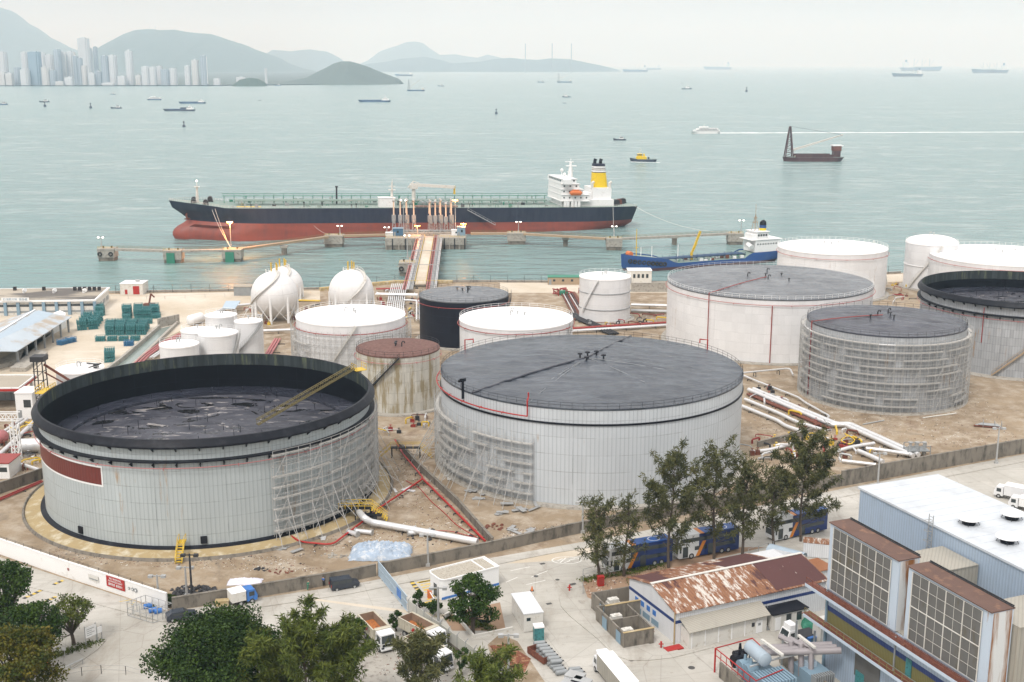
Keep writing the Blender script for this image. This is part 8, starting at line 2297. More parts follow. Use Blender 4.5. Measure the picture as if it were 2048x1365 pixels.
def make_bus():
    t = thing('double_decker_bus', '', 'bus', (0,0,0), 0, 'double decker buses parked in a line')
    L_, W_, H_ = 12.0, 2.5, 4.35     # front at x=0, tail at +x; near side y=-W/2
    y0, y1 = -W_/2, W_/2
    def seg(x0, x1, m, nm): return MB().box(x0,x1,y0,y1,.35,H_-.08).build(nm, m, t)
    MB().add([(0.25,y0,H_-.08),(.0,y0,2.2),(.0,y0,.5),(.25,y0,.3),(4.0,y0,.3),(4.0,y0,H_-.08)]+[(0.25,y1,H_-.08),(.0,y1,2.2),(.0,y1,.5),(.25,y1,.3),(4.0,y1,.3),(4.0,y1,H_-.08)],
             [(0,1,2,3,4,5),(11,10,9,8,7,6),(0,6,7,1),(1,7,8,2),(2,8,9,3),(3,9,10,4),(5,11,6,0)]).build('front_body', 'bus_white', t)
    seg(4.0, L_, 'bus_blue_shaded', 'body')
    MB().box(.3,4.2,y0+.05,y1-.05,H_-.08,H_).build('roof', 'bus_white', t); MB().box(4.2,5.0,y0+.05,y1-.05,H_-.08,H_+.001).build('roof_stripe', 'bus_orange', t); rb = MB().box(5.0,L_-.1,y0+.05,y1-.05,H_-.08,H_).build('roof', 'bus_roof_blue', t)
    N_ = 24; b = MB(); rg = lambda k_: [(9.0+1.1*k_*cos(2*pi*i/N_), .95*k_*sin(2*pi*i/N_), H_+.006) for i in range(N_)]
    b.add(rg(1)+rg(.86), [(i,(i+1)%N_,N_+(i+1)%N_,N_+i) for i in range(N_)]); b.build('roof_emblem', 'bus_white', rb)
    for s_ in (-1,1):
        yy = s_*W_/2; o_ = s_*.02
        for x0, x1, z0, z1, nm in ((.45,11.6,3.05,3.75,'upper_window'),(3.2,5.6,1.45,2.15,'lower_window'),(7.0,11.2,1.5,2.15,'lower_window')):
            MB().box(x0,x1,min(yy,yy+o_),max(yy,yy+o_),z0,z1).build(nm, 'glass_dark', t)
        b = MB(); b.add([(3.4,yy+o_*1.3,.35),(4.1,yy+o_*1.3,.35),(5.4,yy+o_*1.3,2.95),(4.7,yy+o_*1.3,2.95)], [(0,1,2,3) if s_ < 0 else (3,2,1,0)]); b.build('orange_flash', 'bus_orange', t)
        MB().box(.02+.25,.3+.3,min(yy,yy+o_),max(yy,yy+o_),1.3,2.2).build('side_window', 'glass_dark', t)
    MB().box(.9,1.9,y0-.03,y0,.4,2.3).build('door', 'glass_dark', t); MB().box(5.8,6.9,y0-.03,y0,.4,2.3).build('door', 'glass_dark', t)
    b = MB(); b.add([(-.03,y0+.15,1.1),(-.03,y1-.15,1.1),(-.03,y1-.15,2.2),(-.03,y0+.15,2.2)], [(0,3,2,1)]); b.build('windscreen', 'glass_dark', t)
    b = MB(); b.add([(.045,y0+.15,2.75),(.045,y1-.15,2.75),(.19,y1-.2,3.85),(.19,y0+.2,3.85)], [(0,3,2,1)]); b.build('upper_windscreen', 'glass_dark', t)
    b = MB(); b.box(-.03,.0,-.8,.8,2.3,2.6); b.build('destination_blind', 'black_steel', t)
    for s_ in (-1,1):
        MB().box(-.04,.0,s_*.95-.18,s_*.95+.18,.55,.78).build('headlight', 'white_paint', t)
        b = MB(); b.bar((0,s_*1.2,2.3),(-.35,s_*1.4,2.2),.05); b.box(-.42,-.3,s_*1.4-.1,s_*1.4+.1,1.8,2.2); b.build('mirror', 'black_steel', t)
    wheels(t, (2.6, 8.6, 9.9), W_+.02, .5)
    return t
bus = make_bus(); 
def put_bus(o, pf, pr, lab):
    a_, c_ = Vector(G(*pf)), Vector(G(*pr)); d = (c_-a_).normalized(); n_ = Vector((-d.y, d.x)); p = a_+n_*1.25
    o.location = (p.x,p.y,.02); o.rotation_euler = (0,0,atan2(d.y,d.x)); o['label'] = lab
put_bus(bus, (1218,1149), (1339,1127), 'white and blue double decker bus at the left of the line of three')
b2 = copy_tree(bus); put_bus(b2, (1356,1123), (1470,1103), 'middle double decker bus, close behind the left one')
b3 = copy_tree(bus); put_bus(b3, (1548,1086), (1656,1062), 'rightmost double decker bus standing apart behind the densest tree')
def dump_truck():
    t = thing('dump_truck', '', 'dump truck', (0,0,0), 0, 'white dump trucks parked together')   # front at +x
    MB().box(-4.4,3.4,-.45,.45,.6,.95).build('chassis', 'dark_steel', t)
    cabm = MB().add([(1.7,-1.15,.6),(3.6,-1.15,.6),(3.7,-1.15,1.5),(3.45,-1.15,2.75),(1.75,-1.15,2.85)]+[(1.7,1.15,.6),(3.6,1.15,.6),(3.7,1.15,1.5),(3.45,1.15,2.75),(1.75,1.15,2.85)], [(0,1,2,3,4),(9,8,7,6,5),(0,5,6,1),(1,6,7,2),(2,7,8,3),(3,8,9,4),(4,9,5,0)]).build('cab', 'truck_white', t)
    MB().add([(3.735,-1.0,1.55),(3.735,1.0,1.55),(3.515,.95,2.6),(3.515,-.95,2.6)], [(0,1,2,3)]).build('windscreen', 'glass_dark', cabm)
    for s_ in (-1,1):
        MB().box(2.2,3.3,s_*1.16-.015,s_*1.16+.015,1.6,2.5).build('side_window', 'glass_dark', cabm); b = MB(); b.bar((3.5,s_*1.1,2.4),(3.8,s_*1.45,2.3),.05); b.box(3.75,3.85,s_*1.45-.1,s_*1.45+.1,1.8,2.3); b.build('mirror', 'black_steel', cabm)
        MB().box(3.62,3.72,s_*.85-.2,s_*.85+.2,.7,.95).build('headlight', 'glass_dark', cabm)
    MB().box(3.66,3.74,-.9,.9,1.05,1.4).build('grille', 'black_steel', cabm); MB().box(3.6,3.8,-1.15,1.15,.45,.68).build('bumper', 'truck_white', cabm)
    x0, x1, y_, z0, z1 = -4.6, 1.3, 1.2, 1.15, 2.75
    b = MB(); b.box(x0,x1,-y_,y_,z0-.12,z0); 
    for s_ in (-1,1): b.box(x0,x1,s_*y_-.06,s_*y_+.06,z0,z1)
    b.box(x0-.06,x0+.06,-y_+.07,y_-.07,z0,z1); b.box(x1-.06,x1+.06,-y_+.07,y_-.07,z0,z1+.25); b.box(x1+.06,x1+.6,-y_,y_,z1+.12,z1+.2)
    tp = b.build('tipper_body', 'truck_cream', t)
    b = MB()
    for s_ in (-1,1): b.box(x0+.07,x1-.07,s_*(y_-.09)-.012,s_*(y_-.09)+.012,z0+.01,z1-.05)
    b.box(x0+.07,x0+.1,-y_+.1,y_-.1,z0,z1-.05); b.box(x1-.1,x1-.07,-y_+.1,y_-.1,z0,z1-.05); b.build('inner_lining', 'bin_rust', tp)
    b = MB(); b.box(x0+.12,x1-.12,-y_+.12,y_-.12,z0+.01,z0+.35); b.build('soil_load', 'orange_soil', tp)
    for s_ in (-1,1):
        b = MB()
        for k in range(5): b.box(x0+k*1.45-.03,x0+k*1.45+.05,s_*(y_+.1)-.05,s_*(y_+.1)+.05,z0,z1)
        b.box(x0,x1,s_*(y_+.1)-.05,s_*(y_+.1)+.05,z1-.1,z1+.05); b.build('side_rib', 'truck_cream', tp)
        MB().add([(-1.5,s_*(y_+.16),1.7),(-1.0,s_*(y_+.16),1.7),(-.6,s_*(y_+.16),2.3),(-1.1,s_*(y_+.16),2.3)], [(0,1,2,3)]).build('side_mark', 'bright_red', tp)
    wheels(t, (2.8,-2.0,-3.3), 2.4, .5)
    return t
dt = dump_truck()
def put(o, px, py, tpx, tpy, lab=None, z=.01):
    a_, c_ = Vector(G(px,py)), Vector(G(tpx,tpy)); o.location = (a_.x,a_.y,z); o.rotation_euler = (0,0,atan2((c_-a_).y,(c_-a_).x))
    if lab: o['label'] = lab
put(dt, 757, 1285, 783, 1312, 'left one of three white dump trucks, orange soil in its body')
d2 = copy_tree(dt); put(d2, 850, 1285, 890, 1307, 'rear right one of three white dump trucks, beside the panel fence')
d3 = copy_tree(dt); put(d3, 862, 1327, 900, 1350, 'front right one of three white dump trucks, half covered by branches')
t = thing('van', 'dark blue van parked beside the grey boundary wall', 'van', (0,0,0))
vb = MB().add([(-2.3,-.85,.35),(2.2,-.85,.35),(2.35,-.85,.9),(1.5,-.85,1.15),(1.0,-.85,1.85),(-2.2,-.85,1.95)]+[(-2.3,.85,.35),(2.2,.85,.35),(2.35,.85,.9),(1.5,.85,1.15),(1.0,.85,1.85),(-2.2,.85,1.95)], [(0,1,2,3,4,5),(11,10,9,8,7,6),(0,6,7,1),(1,7,8,2),(2,8,9,3),(3,9,10,4),(4,10,11,5),(5,11,6,0)]).build('body', 'car_dark', t)
MB().add([(1.52,-.75,1.17),(1.52,.75,1.17),(1.05,.7,1.8),(1.05,-.7,1.8)], [(0,1,2,3)]).build('windscreen', 'glass_dark', t)
for s_ in (-1,1):
    for x0, x1 in ((.15,1.0),(-.95,.05),(-2.0,-1.05)): MB().box(x0,x1,s_*.86-.012,s_*.86+.012,1.2,1.72).build('side_window', 'glass_dark' , t)
    MB().box(2.24,2.34,s_*.6-.15,s_*.6+.15,.65,.82).build('headlight', 'white_paint', t); MB().box(-2.33,-2.29,s_*.7-.1,s_*.7+.1,.8,1.2).build('tail_light', 'bright_red', t)
wheels(t, (1.45,-1.45), 1.74, .34); put(t, 689, 1177, 718, 1172)
t = thing('car', 'dark blue car half hidden by the big round tree', 'car', (0,0,0))
MB().add([(-2.2,-.85,.3),(2.2,-.85,.3),(2.25,-.85,.75),(1.2,-.85,.95),(.5,-.75,1.45),(-1.3,-.75,1.48),(-2.15,-.85,1.0)]+[(-2.2,.85,.3),(2.2,.85,.3),(2.25,.85,.75),(1.2,.85,.95),(.5,.75,1.45),(-1.3,.75,1.48),(-2.15,.85,1.0)], [(0,1,2,3,4,5,6),(13,12,11,10,9,8,7)]+[(i,7+i,7+(i+1)%7,(i+1)%7) for i in range(7)]).build('body', 'car_dark', t)
for s_ in (-1,1): MB().box(-1.2,.6,s_*.82-.02,s_*.82+.02,1.0,1.35).build('side_window', 'glass_dark', t)
MB().add([(1.16,-.7,.99),(1.16,.7,.99),(.55,.65,1.44),(.55,-.65,1.44)], [(0,1,2,3)]).build('windscreen', 'glass_dark', t); wheels(t, (1.4,-1.35), 1.74, .32); put(t, 362, 1238, 400, 1231)
def small_truck(lab, cabm, boxm, boxh, L_, name='box_truck', nose=False, cat='truck'):
    t = thing(name, lab, cat, (0,0,0))
    MB().box(-L_/2,L_/2-.3,-.4,.4,.45,.75).build('chassis', 'dark_steel', t); cx2 = L_/2
    c_ = MB().add([(cx2-1.7,-1.0,.5),(cx2,-1.0,.5),(cx2+.05,-1.0,1.3),(cx2-.35,-1.0,2.3),(cx2-1.7,-1.0,2.35)]+[(cx2-1.7,1.0,.5),(cx2,1.0,.5),(cx2+.05,1.0,1.3),(cx2-.35,1.0,2.3),(cx2-1.7,1.0,2.35)], [(0,1,2,3,4),(9,8,7,6,5),(0,5,6,1),(1,6,7,2),(2,7,8,3),(3,8,9,4),(4,9,5,0)]).build('cab', cabm, t)
    MB().add([(cx2+.06,-.85,1.35),(cx2+.06,.85,1.35),(cx2-.29,.8,2.2),(cx2-.29,-.8,2.2)], [(0,1,2,3)]).build('windscreen', 'glass_dark', c_)
    for s_ in (-1,1): MB().box(cx2-1.3,cx2-.45,s_*1.01-.012,s_*1.01+.012,1.3,2.0).build('side_window', 'glass_dark', c_); MB().box(cx2-.02,cx2+.06,s_*.7-.15,s_*.7+.15,.65,.85).build('headlight', 'white_paint', c_)
    if nose: MB().prism([(cx2-1.7,-.95),(cx2-.5,-.8),(cx2-.5,.8),(cx2-1.7,.95)], 2.36, 3.1).build('wind_deflector', cabm, c_)
    if boxh: MB().box(-L_/2-.2,cx2-1.85,-1.15,1.15,.85,.85+boxh).build('cargo_box', boxm, t); MB().box(-L_/2-.24,cx2-1.81,-1.19,1.19,.85+boxh,.92+boxh).build('box_roof', 'white_roof' if boxh > 1 else boxm, t)
    wheels(t, (cx2-.9,-L_/2+1.2)+((-L_/2+2.3,) if L_ > 7 else ()), 2.1, .42); return t
t = small_truck('small blue truck with a tall white box, left of the dark van', 'blue_paint', 'offwhite', 1.5, 3.9); put(t, 487, 1206, 512, 1200)
t = small_truck('articulated truck with white cab and long silver trailer at the bottom edge', 'truck_white', 'roof_corr', 2.4, 10.5, nose=True); put(t, 1228, 1372, 1180, 1313)
t = small_truck('white tractor unit with a raised roof deflector near the black roofed hut', 'truck_white', 'dark_steel', .12, 5.2, 'tractor_unit', True); put(t, 1596, 1282, 1570, 1288)
t = small_truck('white truck parked behind the blue building at the right edge, farther one', 'truck_white', 'truck_white', 2.0, 7.5); put(t, 2030, 1000, 1992, 992)
t = small_truck('white truck at the right edge, nearer of the two behind the blue building', 'truck_white', 'white_paint', 1.6, 7.5); put(t, 2060, 1022, 2010, 1012)
box_thing('cabinet', 'tall white box with printed lines beside the blue building', 'box', 1644, 1283, 2.2, 1.8, 3.4, 'offwhite', rzW, extra='white_paint')
box_thing('cabinet', 'blue lidded bin beside the white tractor unit', 'bin', 1622, 1284, 1.6, 1.2, .9, 'blue_paint', rzW, extra='dull_blue')
tarp('dark green tarpaulin beside the black roofed hut', 1618, 1250, 2.6, 3.0, 1.4, 'green_paint', 9)
box_thing('air_cooler', 'white roofed container with fan boxes at the bottom edge before the transformer', 'container', 1432, 1436, 7, 5.0, 2.7, 'offwhite', rzB+pi/2, top='clad_white')
# cage, sign boards, bench rail, hill fence
t = thing('wire_cage', 'galvanised mesh cage with blue drums at the end of the white wall', 'cage', G3(300,1232), -.3)
b = MB()
C4 = [(-3.2,-1.0),(1.9,-2.1),(3.6,.6),(-1.9,1.9)]
for i in range(4):
    p, q_ = Vector(C4[i]+(0,)), Vector(C4[(i+1)%4]+(0,))
    for k in range(5): u = p+(q_-p)*k/4; b.bar(u, u+Vector((0,0,2.3)), .07)
    for z in (.1,1.2,2.3): b.bar(p+Vector((0,0,z)), q_+Vector((0,0,z)), .07)
b.build('frame', 'galv', t)
for k, (px, py, r_) in enumerate(((296,1218,.5),(306,1226,.5),(317,1228,.5))):
    x, y = G(px, py); o = thing('drum', ['left blue drum inside the mesh cage','middle blue drum inside the mesh cage','right blue drum inside the mesh cage'][k], 'drum', (x,y,.02), .5, 'blue drums in the cage')
    MB().tube([(-.6,0,.45),(.6,0,.45)], .42, 14).build('barrel', 'blue_paint', o); b = MB(); b.tube([(-.2,0,.45),(-.14,0,.45)], .45, 14); b.build('hoop', 'dull_blue', o)
for k, (p0_, p1_, h) in enumerate((((173,1294),(194,1285),1.6),((196,1284),(205,1280),.9))):
    a_, c_ = Vector(G(*p0_)), Vector(G(*p1_)); t = thing('notice_board', ['large white notice board on posts at the curb left of the round tree','narrow white board beside the large notice board'][k], 'sign', (a_.x,a_.y,0), atan2((c_-a_).y,(c_-a_).x)); w = (c_-a_).length
    MB().box(0,w,-.05,.05,1.3,1.3+h).build('board', 'white_paint', t)
    for x in (0,w): b = MB(); b.bar((x,.08,0),(x,.08,1.5+h),.12); b.build('post', 'galv', t)
    if not k:
        b = MB(); 
        for q_ in range(4): MB().box(w*.1,w*(.6+.25*(q_%2)),-.07,-.055,1.6+q_*.3,1.68+q_*.3).build('lettering', 'grey_steel', t)
t = thing('bench_rail', 'grey rail on short posts at the curb, bottom left', 'rail', G3(115,1342)); a_, c_ = Vector(G3(115,1342,.8)), Vector(G3(165,1318,.8))
b = MB(); b.bar(a_, c_, .28, .1); b.build('rail', 'galv', t, world=True)
for k in range(3): p = a_+(c_-a_)*(k/2); b = MB(); b.bar((p.x,p.y,0),(p.x,p.y,.78),.1); b.build('post', 'galv', t, world=True)
x, y = G(130,1318); t = thing('small_sign', 'little white sign on a post by the hedge, bottom left', 'sign', (x,y,0)); MB().bar((0,0,0),(0,0,1.7),.09).build('post', 'galv', t); MB().box(-.25,.25,-.06,-.02,1.3,1.75).build('board', 'white_paint', t)
x, y = G(92,1334); t = thing('traffic_barrier', 'orange plastic barrier half under the trees, bottom left', 'barrier', (x,y,0), .4); MB().box(-.6,.6,-.2,.2,.1,.9).build('body', 'orange_paint', t); MB().box(-.7,.7,-.3,.3,0,.12).build('foot', 'orange_paint', t)
# knoll with handrail near the camera, bottom edge
def knoll():
    cx2, cy2 = G(235, 1440); b = MB(); n, m_ = 40, 8; vs = [(cx2, cy2, 2.4)]
    for j in range(1, m_+1):
        for i in range(n):
            a_ = 2*pi*i/n; r_ = j/m_; vs.append((cx2+8.5*r_*cos(a_), cy2+9.5*r_*sin(a_), 2.4*(1-r_**3)+.15*noise.noise(Vector((cos(a_)*r_*3, sin(a_)*r_*3, 0)))-.02))
    b.add(vs, [(0, 1+i, 1+(i+1)%n) for i in range(n)]+[(1+(j-1)*n+i, 1+j*n+i, 1+j*n+(i+1)%n, 1+(j-1)*n+(i+1)%n) for j in range(1, m_) for i in range(n)])
    o = b.build('knoll', 'bare_ground', smooth=True); o['kind'] = 'structure'
knoll()
fence('thin handrail round the top of the knoll, bottom left', [(30,1375,1.6),(105,1362,1.6),(164,1352,1.6),(203,1348,1.8),(252,1350,1.8),(318,1368,1.6),(350,1385,1.6)], 1.3, 'galv', every=3.0, rails=(1,.5), brace=False, post=.07)
for px, pyb, pyt, lab in ((78,1345,1222,'slim lamp post with a white globe among the trees at lower left'),(877,1248,1174,'pale blue lamp mast beside the panel fence top'),(1017,1395,1268,'tall pale lamp mast at the bottom edge right of the trucks')):
    lampmast(px, pyb, pyt, 0.0, lab, light=None)
# people by the wall
def person(label, px, py, top, legs, rz_=0, bend=.1):
    x, y = G(px, py); t = thing('person', label, 'person', (x,y,.01), rz_)
    def skin(name, vs, es, rs, m, par):
        me = bpy.data.meshes.new(name); me.from_pydata(vs, es, []); o = bpy.data.objects.new(name, me); COL.objects.link(o); me.materials.append(MATS[m])
        md = o.modifiers.new('Skin', 'SKIN'); sv = me.skin_vertices[0].data
        for i, r_ in enumerate(rs): sv[i].radius = (r_, r_)
        sv[0].use_root = True; o.modifiers.new('Sub', 'SUBSURF').levels = 1; o.modifiers['Sub'].render_levels = 2
        o.parent = par; KIDS.setdefault(par.name, []).append(o); return o
    V_ = [(0,0,.95),(0,0,1.2),(bend,0,1.42),(bend,0,1.53),(bend+.02,0,1.64),(bend+.02,0,1.74),(0,.1,.9),(.08,.11,.5),(0,.12,.08),(.12,.12,.04),(0,-.1,.9),(-.06,-.11,.5),(-.12,-.12,.08),(.0,-.12,.04),(bend,.19,1.4),(.1,.26,1.12),(.22,.24,.9),(bend,-.19,1.4),(.16,-.26,1.12),(.32,-.2,.98)]
    E2 = [(0,1),(1,2),(2,3),(3,4),(4,5),(0,6),(6,7),(7,8),(8,9),(0,10),(10,11),(11,12),(12,13),(2,14),(14,15),(15,16),(2,17),(17,18),(18,19)]
    R_ = [.13,.12,.14,.055,.095,.07,.085,.06,.045,.035,.085,.06,.045,.035,.06,.045,.035,.06,.045,.035]
    skin('body', V_, E2, R_, 'skin_tone' if 'skin_tone' in MATS else (simple('skin_tone', (.42,.26,.18), .6) and 'skin_tone'), t)
    iv = [0,1,2,14,15,17,18]; skin('jacket', [V_[i] for i in iv], [(0,1),(1,2),(2,3),(3,4),(2,5),(5,6)], [R_[i]+.03 for i in iv], top, t)
    iv = [0,6,7,8,10,11,12]; skin('trousers', [V_[i] for i in iv], [(0,1),(1,2),(2,3),(0,4),(4,5),(5,6)], [R_[i]+.025 for i in iv], legs, t)
    b = MB(); b.sphere((bend+.0,0,1.72), .115, 10, 6, .8); b.build('hair', 'rubber', t)
person('person in green clothes standing by the grey boundary wall', 616, 1181, 'green_paint', 'green_paint', .4)
person('person in a blue jacket beside the dark van', 648, 1173, 'blue_paint', 'dark_steel', 2.6)
box_thing('tool_cart', 'yellow cart half hidden behind the top of the round tree', 'cart', 445, 1212, 2.0, 1.0, .9, 'foundation_ochre', .15)

# ---- trees
def leafmat(name, c, c2, thr=(.4,.62)):
    t = NT(name); co = t.coord('Object')
    n1 = t.noise(co, .55, 4, .6); n2 = t.noise(co, 5.0, 3, .6)
    col = t.mix(t.ramp(n1, *thr), c, c2); col = t.mix(t.ramp(n2, .3, .7), sc(col, 1) if isinstance(col, tuple) else t.mix(1.0, col, (.6,.6,.6), 'MULTIPLY'), col)
    t.out(col, .6, 0, .2); return t.m
leafmat('leaf_dark', (.014,.040,.006), (.055,.100,.014)); leafmat('leaf_fig', (.022,.058,.008), (.065,.115,.018)); leafmat('leaf_yellow', (.05,.075,.012), (.16,.13,.012)); leafmat('leaf_light', (.06,.09,.013), (.15,.18,.032)); leafmat('needle', (.055,.066,.024), (.15,.15,.055))
simple('bark', (.09,.07,.055), .95, var=.3, scale=3)
def leaf(b, c, s_, q, long_=1.0, droop=0):
    d = Vector((q.gauss(0,1), q.gauss(0,1), q.gauss(0,1)-droop)).normalized(); u = d.cross(Vector((q.gauss(0,1),q.gauss(0,1),q.gauss(0,1)))).normalized()
    a_ = d*s_*long_; e = u*s_*.5/max(1,long_**.5); c = Vector(c)
    b.add([tuple(c), tuple(c+a_*.5+e), tuple(c+a_), tuple(c+a_*.5-e)], [(0,1,2,3)])
def broadleaf(label, x, y, H_, Rc, m, seed, ls=.34, dens=1.0, base=.35, z0=0, group='broadleaf trees', name='tree', flat=.8, tops=34):
    q = random.Random(seed); t = thing(name, label, 'tree', (x,y,z0), 0, group)
    tb_ = MB(); hb = H_*base; lean = Vector((q.uniform(-.5,.5), q.uniform(-.5,.5), hb))
    tb_.tube([(0,0,-.3),(lean.x*.3,lean.y*.3,hb*.5),tuple(lean)], [Rc*.07+.08,Rc*.055+.06,Rc*.05+.05], 9)
    cl = []
    for k in range(tops):
        a_ = 2*pi*k*.618; u = ((k+.5)/tops); r_ = Rc*.80*sqrt(u)*q.uniform(.75,1.1); zt = hb+(H_-hb)*(.30+.62*(1-(r_/Rc)**2)*q.uniform(.75,1.05))*1.0
        if q.random() < .35: zt = hb+(H_-hb)*q.uniform(.12,.55)
        p = Vector((r_*cos(a_), r_*sin(a_), min(zt, H_*.93))); cl.append((p, Rc*q.uniform(.17,.30)))
        mid = lean+(p-lean)*.5+Vector((0,0,-(p-lean).length*.06))
        tb_.tube([tuple(lean),tuple(mid),tuple(p)], [Rc*.025+.03,Rc*.016+.02,.02], 5, caps=False)
    tb_.build('trunk', 'bark', t)
    b = MB()
    for p, r_ in cl:
        n = int(230*dens*(r_/(Rc*.23))**2)
        for i in range(n):
            d = Vector((q.gauss(0,1),q.gauss(0,1),q.gauss(0,1))).normalized(); rr_ = r_*(q.random()**.4); c = p+Vector((d.x*rr_,d.y*rr_,d.z*rr_*flat))
            leaf(b, c, ls*q.uniform(.6,1.25), q, 1.2)
    b.build('crown', m, t); return t
def casuarina(label, x, y, H_, Rc, seed, m='needle', dens=1.0, lean=(0,0), base=.15, name='casuarina_tree', ls=.30):
    q = random.Random(seed); t = thing(name, label, 'tree', (x,y,0), 0, 'roadside casuarina trees'); tb_ = MB(); b = MB(); tr = []
    for k in range(9): u = k/8; tr.append(Vector((lean[0]*u*u+.25*sin(u*6+seed), lean[1]*u*u+.2*cos(u*5+seed), H_*.93*u-.2*(k == 0))))
    tb_.tube([tuple(v) for v in tr], [.24*(1-k/9)+.03 for k in range(9)], 7)
    Rc *= 1.25; nb = int(15+H_*1.4)
    for k in range(nb):
        u = base+(1-base)*(k/nb)**.9; i = min(7, int(u*8)); o = tr[i]+(tr[i+1]-tr[i])*(u*8-i)
        a_ = k*2.4+q.uniform(-.5,.5); ll_ = Rc*(1.15-(u-.4)**2*1.5)*q.uniform(.45,1.5); up = q.uniform(.45,1.5)
        d = Vector((cos(a_), sin(a_), up)).normalized(); e = o+d*ll_; mid = o+d*ll_*.5+Vector((0,0,-.05*ll_))
        tb_.tube([tuple(o),tuple(mid),tuple(e)], [.06,.035,.012], 4, caps=False)
        for j in range(int(2.2*ll_)+2):      # needle plumes: side twigs that carry drooping tufts
            f = q.uniform(.35,1.05); c = o+(e-o)*f; tw = Vector((q.gauss(0,1),q.gauss(0,1),q.gauss(.5,.8))).normalized()*q.uniform(.4,1.0)
            for w in range(int(24*dens)):
                g = q.random(); leaf(b, c+tw*g+Vector((q.gauss(0,.13),q.gauss(0,.13),q.gauss(0,.16))), ls*q.uniform(.5,1.2), q, 3.0, .2)
    tb_.build('trunk', 'bark', t); b.build('crown', m, t); return t
def HT(px, pyt, py): x, y = G(px, py); return AT(px, pyt, y)[2]
x, y = G(446,1440); broadleaf('big dark round tree at the bottom, left of centre', x, y, HT(446,1236,1440), 9.0, 'leaf_dark', 3, ls=.30, dens=2.3, tops=70, base=.3)
x, y = G(945,1268); broadleaf('dark fig tree with spreading crown in front of the gatehouse', x, y, HT(945,1150,1268), 4.3, 'leaf_fig', 5, ls=.30, dens=1.0, tops=30, base=.25)
x, y = G(15,1300); broadleaf('green tree at the left edge below the white wall', x, y, HT(15,1120,1300), 5.6, 'leaf_fig', 8, ls=.34, dens=1.0, tops=30)
x, y = G(75,1345); broadleaf('mid green tree in the middle of the lower left clump', x, y, HT(75,1205,1345), 5.0, 'leaf_fig', 11, ls=.34, dens=.9, tops=28)
x, y = G(148,1290); broadleaf('airy light green tree left of the notice board', x, y, HT(140,1188,1290), 3.7, 'leaf_light', 13, ls=.26, dens=.42, tops=30, base=.2)
x, y = G(45,1440); broadleaf('yellowish tree in the bottom left corner', x, y, HT(45,1258,1440), 6.2, 'leaf_yellow', 17, ls=.32, dens=1.2, tops=38)
x, y = G(-25,1400); broadleaf('dark tree cut by the left edge in the lower left clump', x, y, HT(-20,1225,1400), 5.0, 'leaf_dark', 19, ls=.34, dens=1.0, tops=24)
x, y = G(612,1470); casuarina('feathery light green tree at the bottom, right of the round tree', x, y, HT(612,1262,1470), 5.2, 23, 'leaf_light', 1.5, base=.3)
x, y = G(690,1440); casuarina('thin feathery tree just right of the feathery light green one', x, y, HT(690,1240,1440), 2.6, 29, 'leaf_light', .9)
x, y = G(548,1450); casuarina('feathery tree between the round tree and the light green one', x, y, HT(548,1290,1450), 3.4, 31, 'leaf_light', 1.3)
x, y = G(843,1420); casuarina('dark feathery sapling growing over the front dump truck', x, y, HT(843,1275,1420), 2.6, 37, 'needle', 1.1)
x, y = G(980,1440); casuarina('feathery bush at the bottom edge right of the trucks', x, y, HT(980,1330,1440), 3.0, 41, 'leaf_light', 1.1)
for px, py, pyt, r_, s_, lab in ((716,1290,1234,1.5,43,'small leafy bush left of the left dump truck'),(793,1262,1222,1.4,47,'small bush between gate and dump trucks'),(838,1226,1180,1.2,53,'thin shrub at the end of the sliding gate'),(868,1230,1203,1.5,59,'low hedge under the lamp mast by the gatehouse'),(340,1213,1190,1.1,61,'small bush at the corner of the white and grey walls'),(925,1350,1290,1.2,67,'weedy bush along the panel fence')):
    x, y = G(px, py); broadleaf(lab, x, y, max(1.2, HT(px,pyt,py)), r_, 'leaf_fig' if s_ % 3 else 'leaf_light', s_, ls=.2, dens=.5, tops=14, base=.15, group='bushes', name='bush', flat=1)
CZ = [(1196,1160,992,2.9,71,(-.8,0),.9,'casuarina tree at the left end of the roadside row'),(1250,1152,972,2.1,73,(.3,0),.55,'sparse slim casuarina, second from the left of the roadside row'),(1338,1135,888,4.3,79,(.3,0),1.15,'tall wide casuarina behind the gap between the first two buses'),
      (1425,1118,878,3.8,83,(.2,0),.95,'tall casuarina in front of the second bus'),(1482,1110,905,3.2,89,(1.0,0),.95,'casuarina with a bent trunk right of the second bus'),(1600,1082,862,5.0,97,(.4,0),1.7,'densest and darkest casuarina, right end of the roadside row'),(1545,1090,925,2.4,103,(-.4,0),.7,'thin casuarina just left of the densest one')]
for px, py, pyt, r_, s_, ln, dn, lab in CZ:
    x, y = G(px, py); casuarina(lab, x, y, HT(px,pyt+14,py), r_*.92, s_, 'needle', dn*.6, ln)
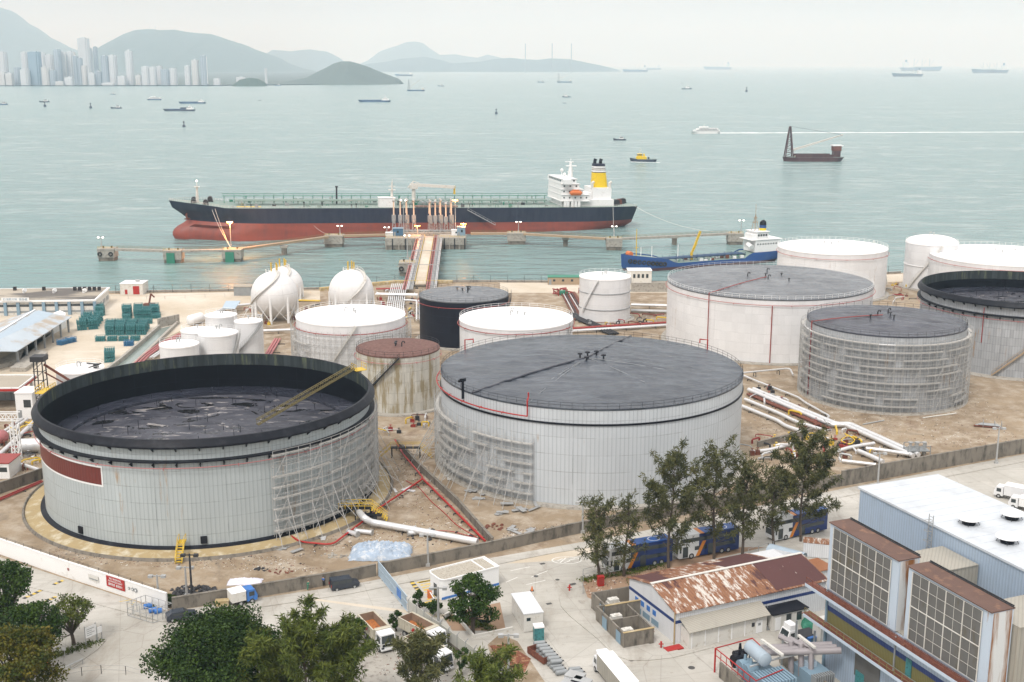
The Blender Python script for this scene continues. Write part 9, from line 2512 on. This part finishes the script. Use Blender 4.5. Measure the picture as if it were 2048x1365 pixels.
# weeds along kerbs and walls
q = random.Random(77); b = MB()
for (p0_, p1_, n) in (((1165,1162),(1330,1132),260),((1262,1160),(1270,1215),60),((900,1235),(985,1260),220),((1000,1300),(1030,1400),120),((830,1250),(1010,1375),240),((60,1330),(200,1285),260),((690,1275),(760,1240),90),((300,1215),(345,1205),70)):
    a_, c_ = Vector(G(*p0_)), Vector(G(*p1_))
    for k in range(n):
        u = a_+(c_-a_)*q.random()+Vector((q.gauss(0,.5),q.gauss(0,.5)))
        for w in range(5): leaf(b, (u.x+q.gauss(0,.15),u.y+q.gauss(0,.15),q.uniform(.02,.25)), q.uniform(.12,.3), q, 1.6, -.6)
o = b.build('weeds', 'leaf_light'); o['kind'] = 'stuff'; o['label'] = 'weeds along kerbs and walls'

# loose stones and scraps on the bare ground
for m_, sd, lab in (('dark_steel',5,'dark gravel and scraps on the bare ground'),('offwhite',6,'pale gravel and scraps on the bare ground'),('rust',7,'rusty scraps on the bare ground')):
    q = random.Random(sd); b = MB()
    for Q, n in ((((765,1000),(985,1090),(830,900),(800,900)),230),(((560,1120),(960,1085),(900,1030),(700,1060)),240),(((60,1125),(700,1150),(560,1115),(120,1085)),260),(((1000,1085),(1260,1045),(1240,1035),(1010,1060)),160),(((1500,930),(2040,885),(1960,780),(1500,800)),700),(((1020,672),(1335,655),(1335,632),(1150,632)),160),(((0,980),(80,940),(80,860),(0,860)),160),(((1180,1200),(1320,1130),(1300,1120),(1165,1165)),60),(((760,1350),(1000,1400),(900,1260),(740,1260)),160)):
        for k in range(n):
            u, v = q.random(), q.random(); x, y = G((Q[0][0]*(1-u)+Q[1][0]*u)*(1-v)+(Q[3][0]*(1-u)+Q[2][0]*u)*v, (Q[0][1]*(1-u)+Q[1][1]*u)*(1-v)+(Q[3][1]*(1-u)+Q[2][1]*u)*v)
            s_ = q.uniform(.04,.15); a = q.random()*6; l_ = s_*q.uniform(1,4)
            b.add([(x,y,.01),(x+l_*cos(a),y+l_*sin(a),.01),(x+s_*cos(a+1.6),y+s_*sin(a+1.6),.01),(x+s_*.4,y+s_*.4,s_*.8)], [(0,1,3),(1,2,3),(2,0,3)])
    o = b.build('gravel', m_); tag(o, lab, 'gravel'); o['kind'] = 'stuff'
# ---- lettering becomes real mesh
dg = bpy.context.evaluated_depsgraph_get()
for o in [o for o in bpy.data.objects if o.type == 'FONT']:
    me = bpy.data.meshes.new_from_object(o.evaluated_get(dg)); n_ = bpy.data.objects.new('lettering', me); COL.objects.link(n_)
    n_.parent = o.parent; n_.location = o.location; n_.rotation_euler = o.rotation_euler; n_.scale = o.scale; n_.matrix_parent_inverse = o.matrix_parent_inverse
    bpy.data.objects.remove(o)
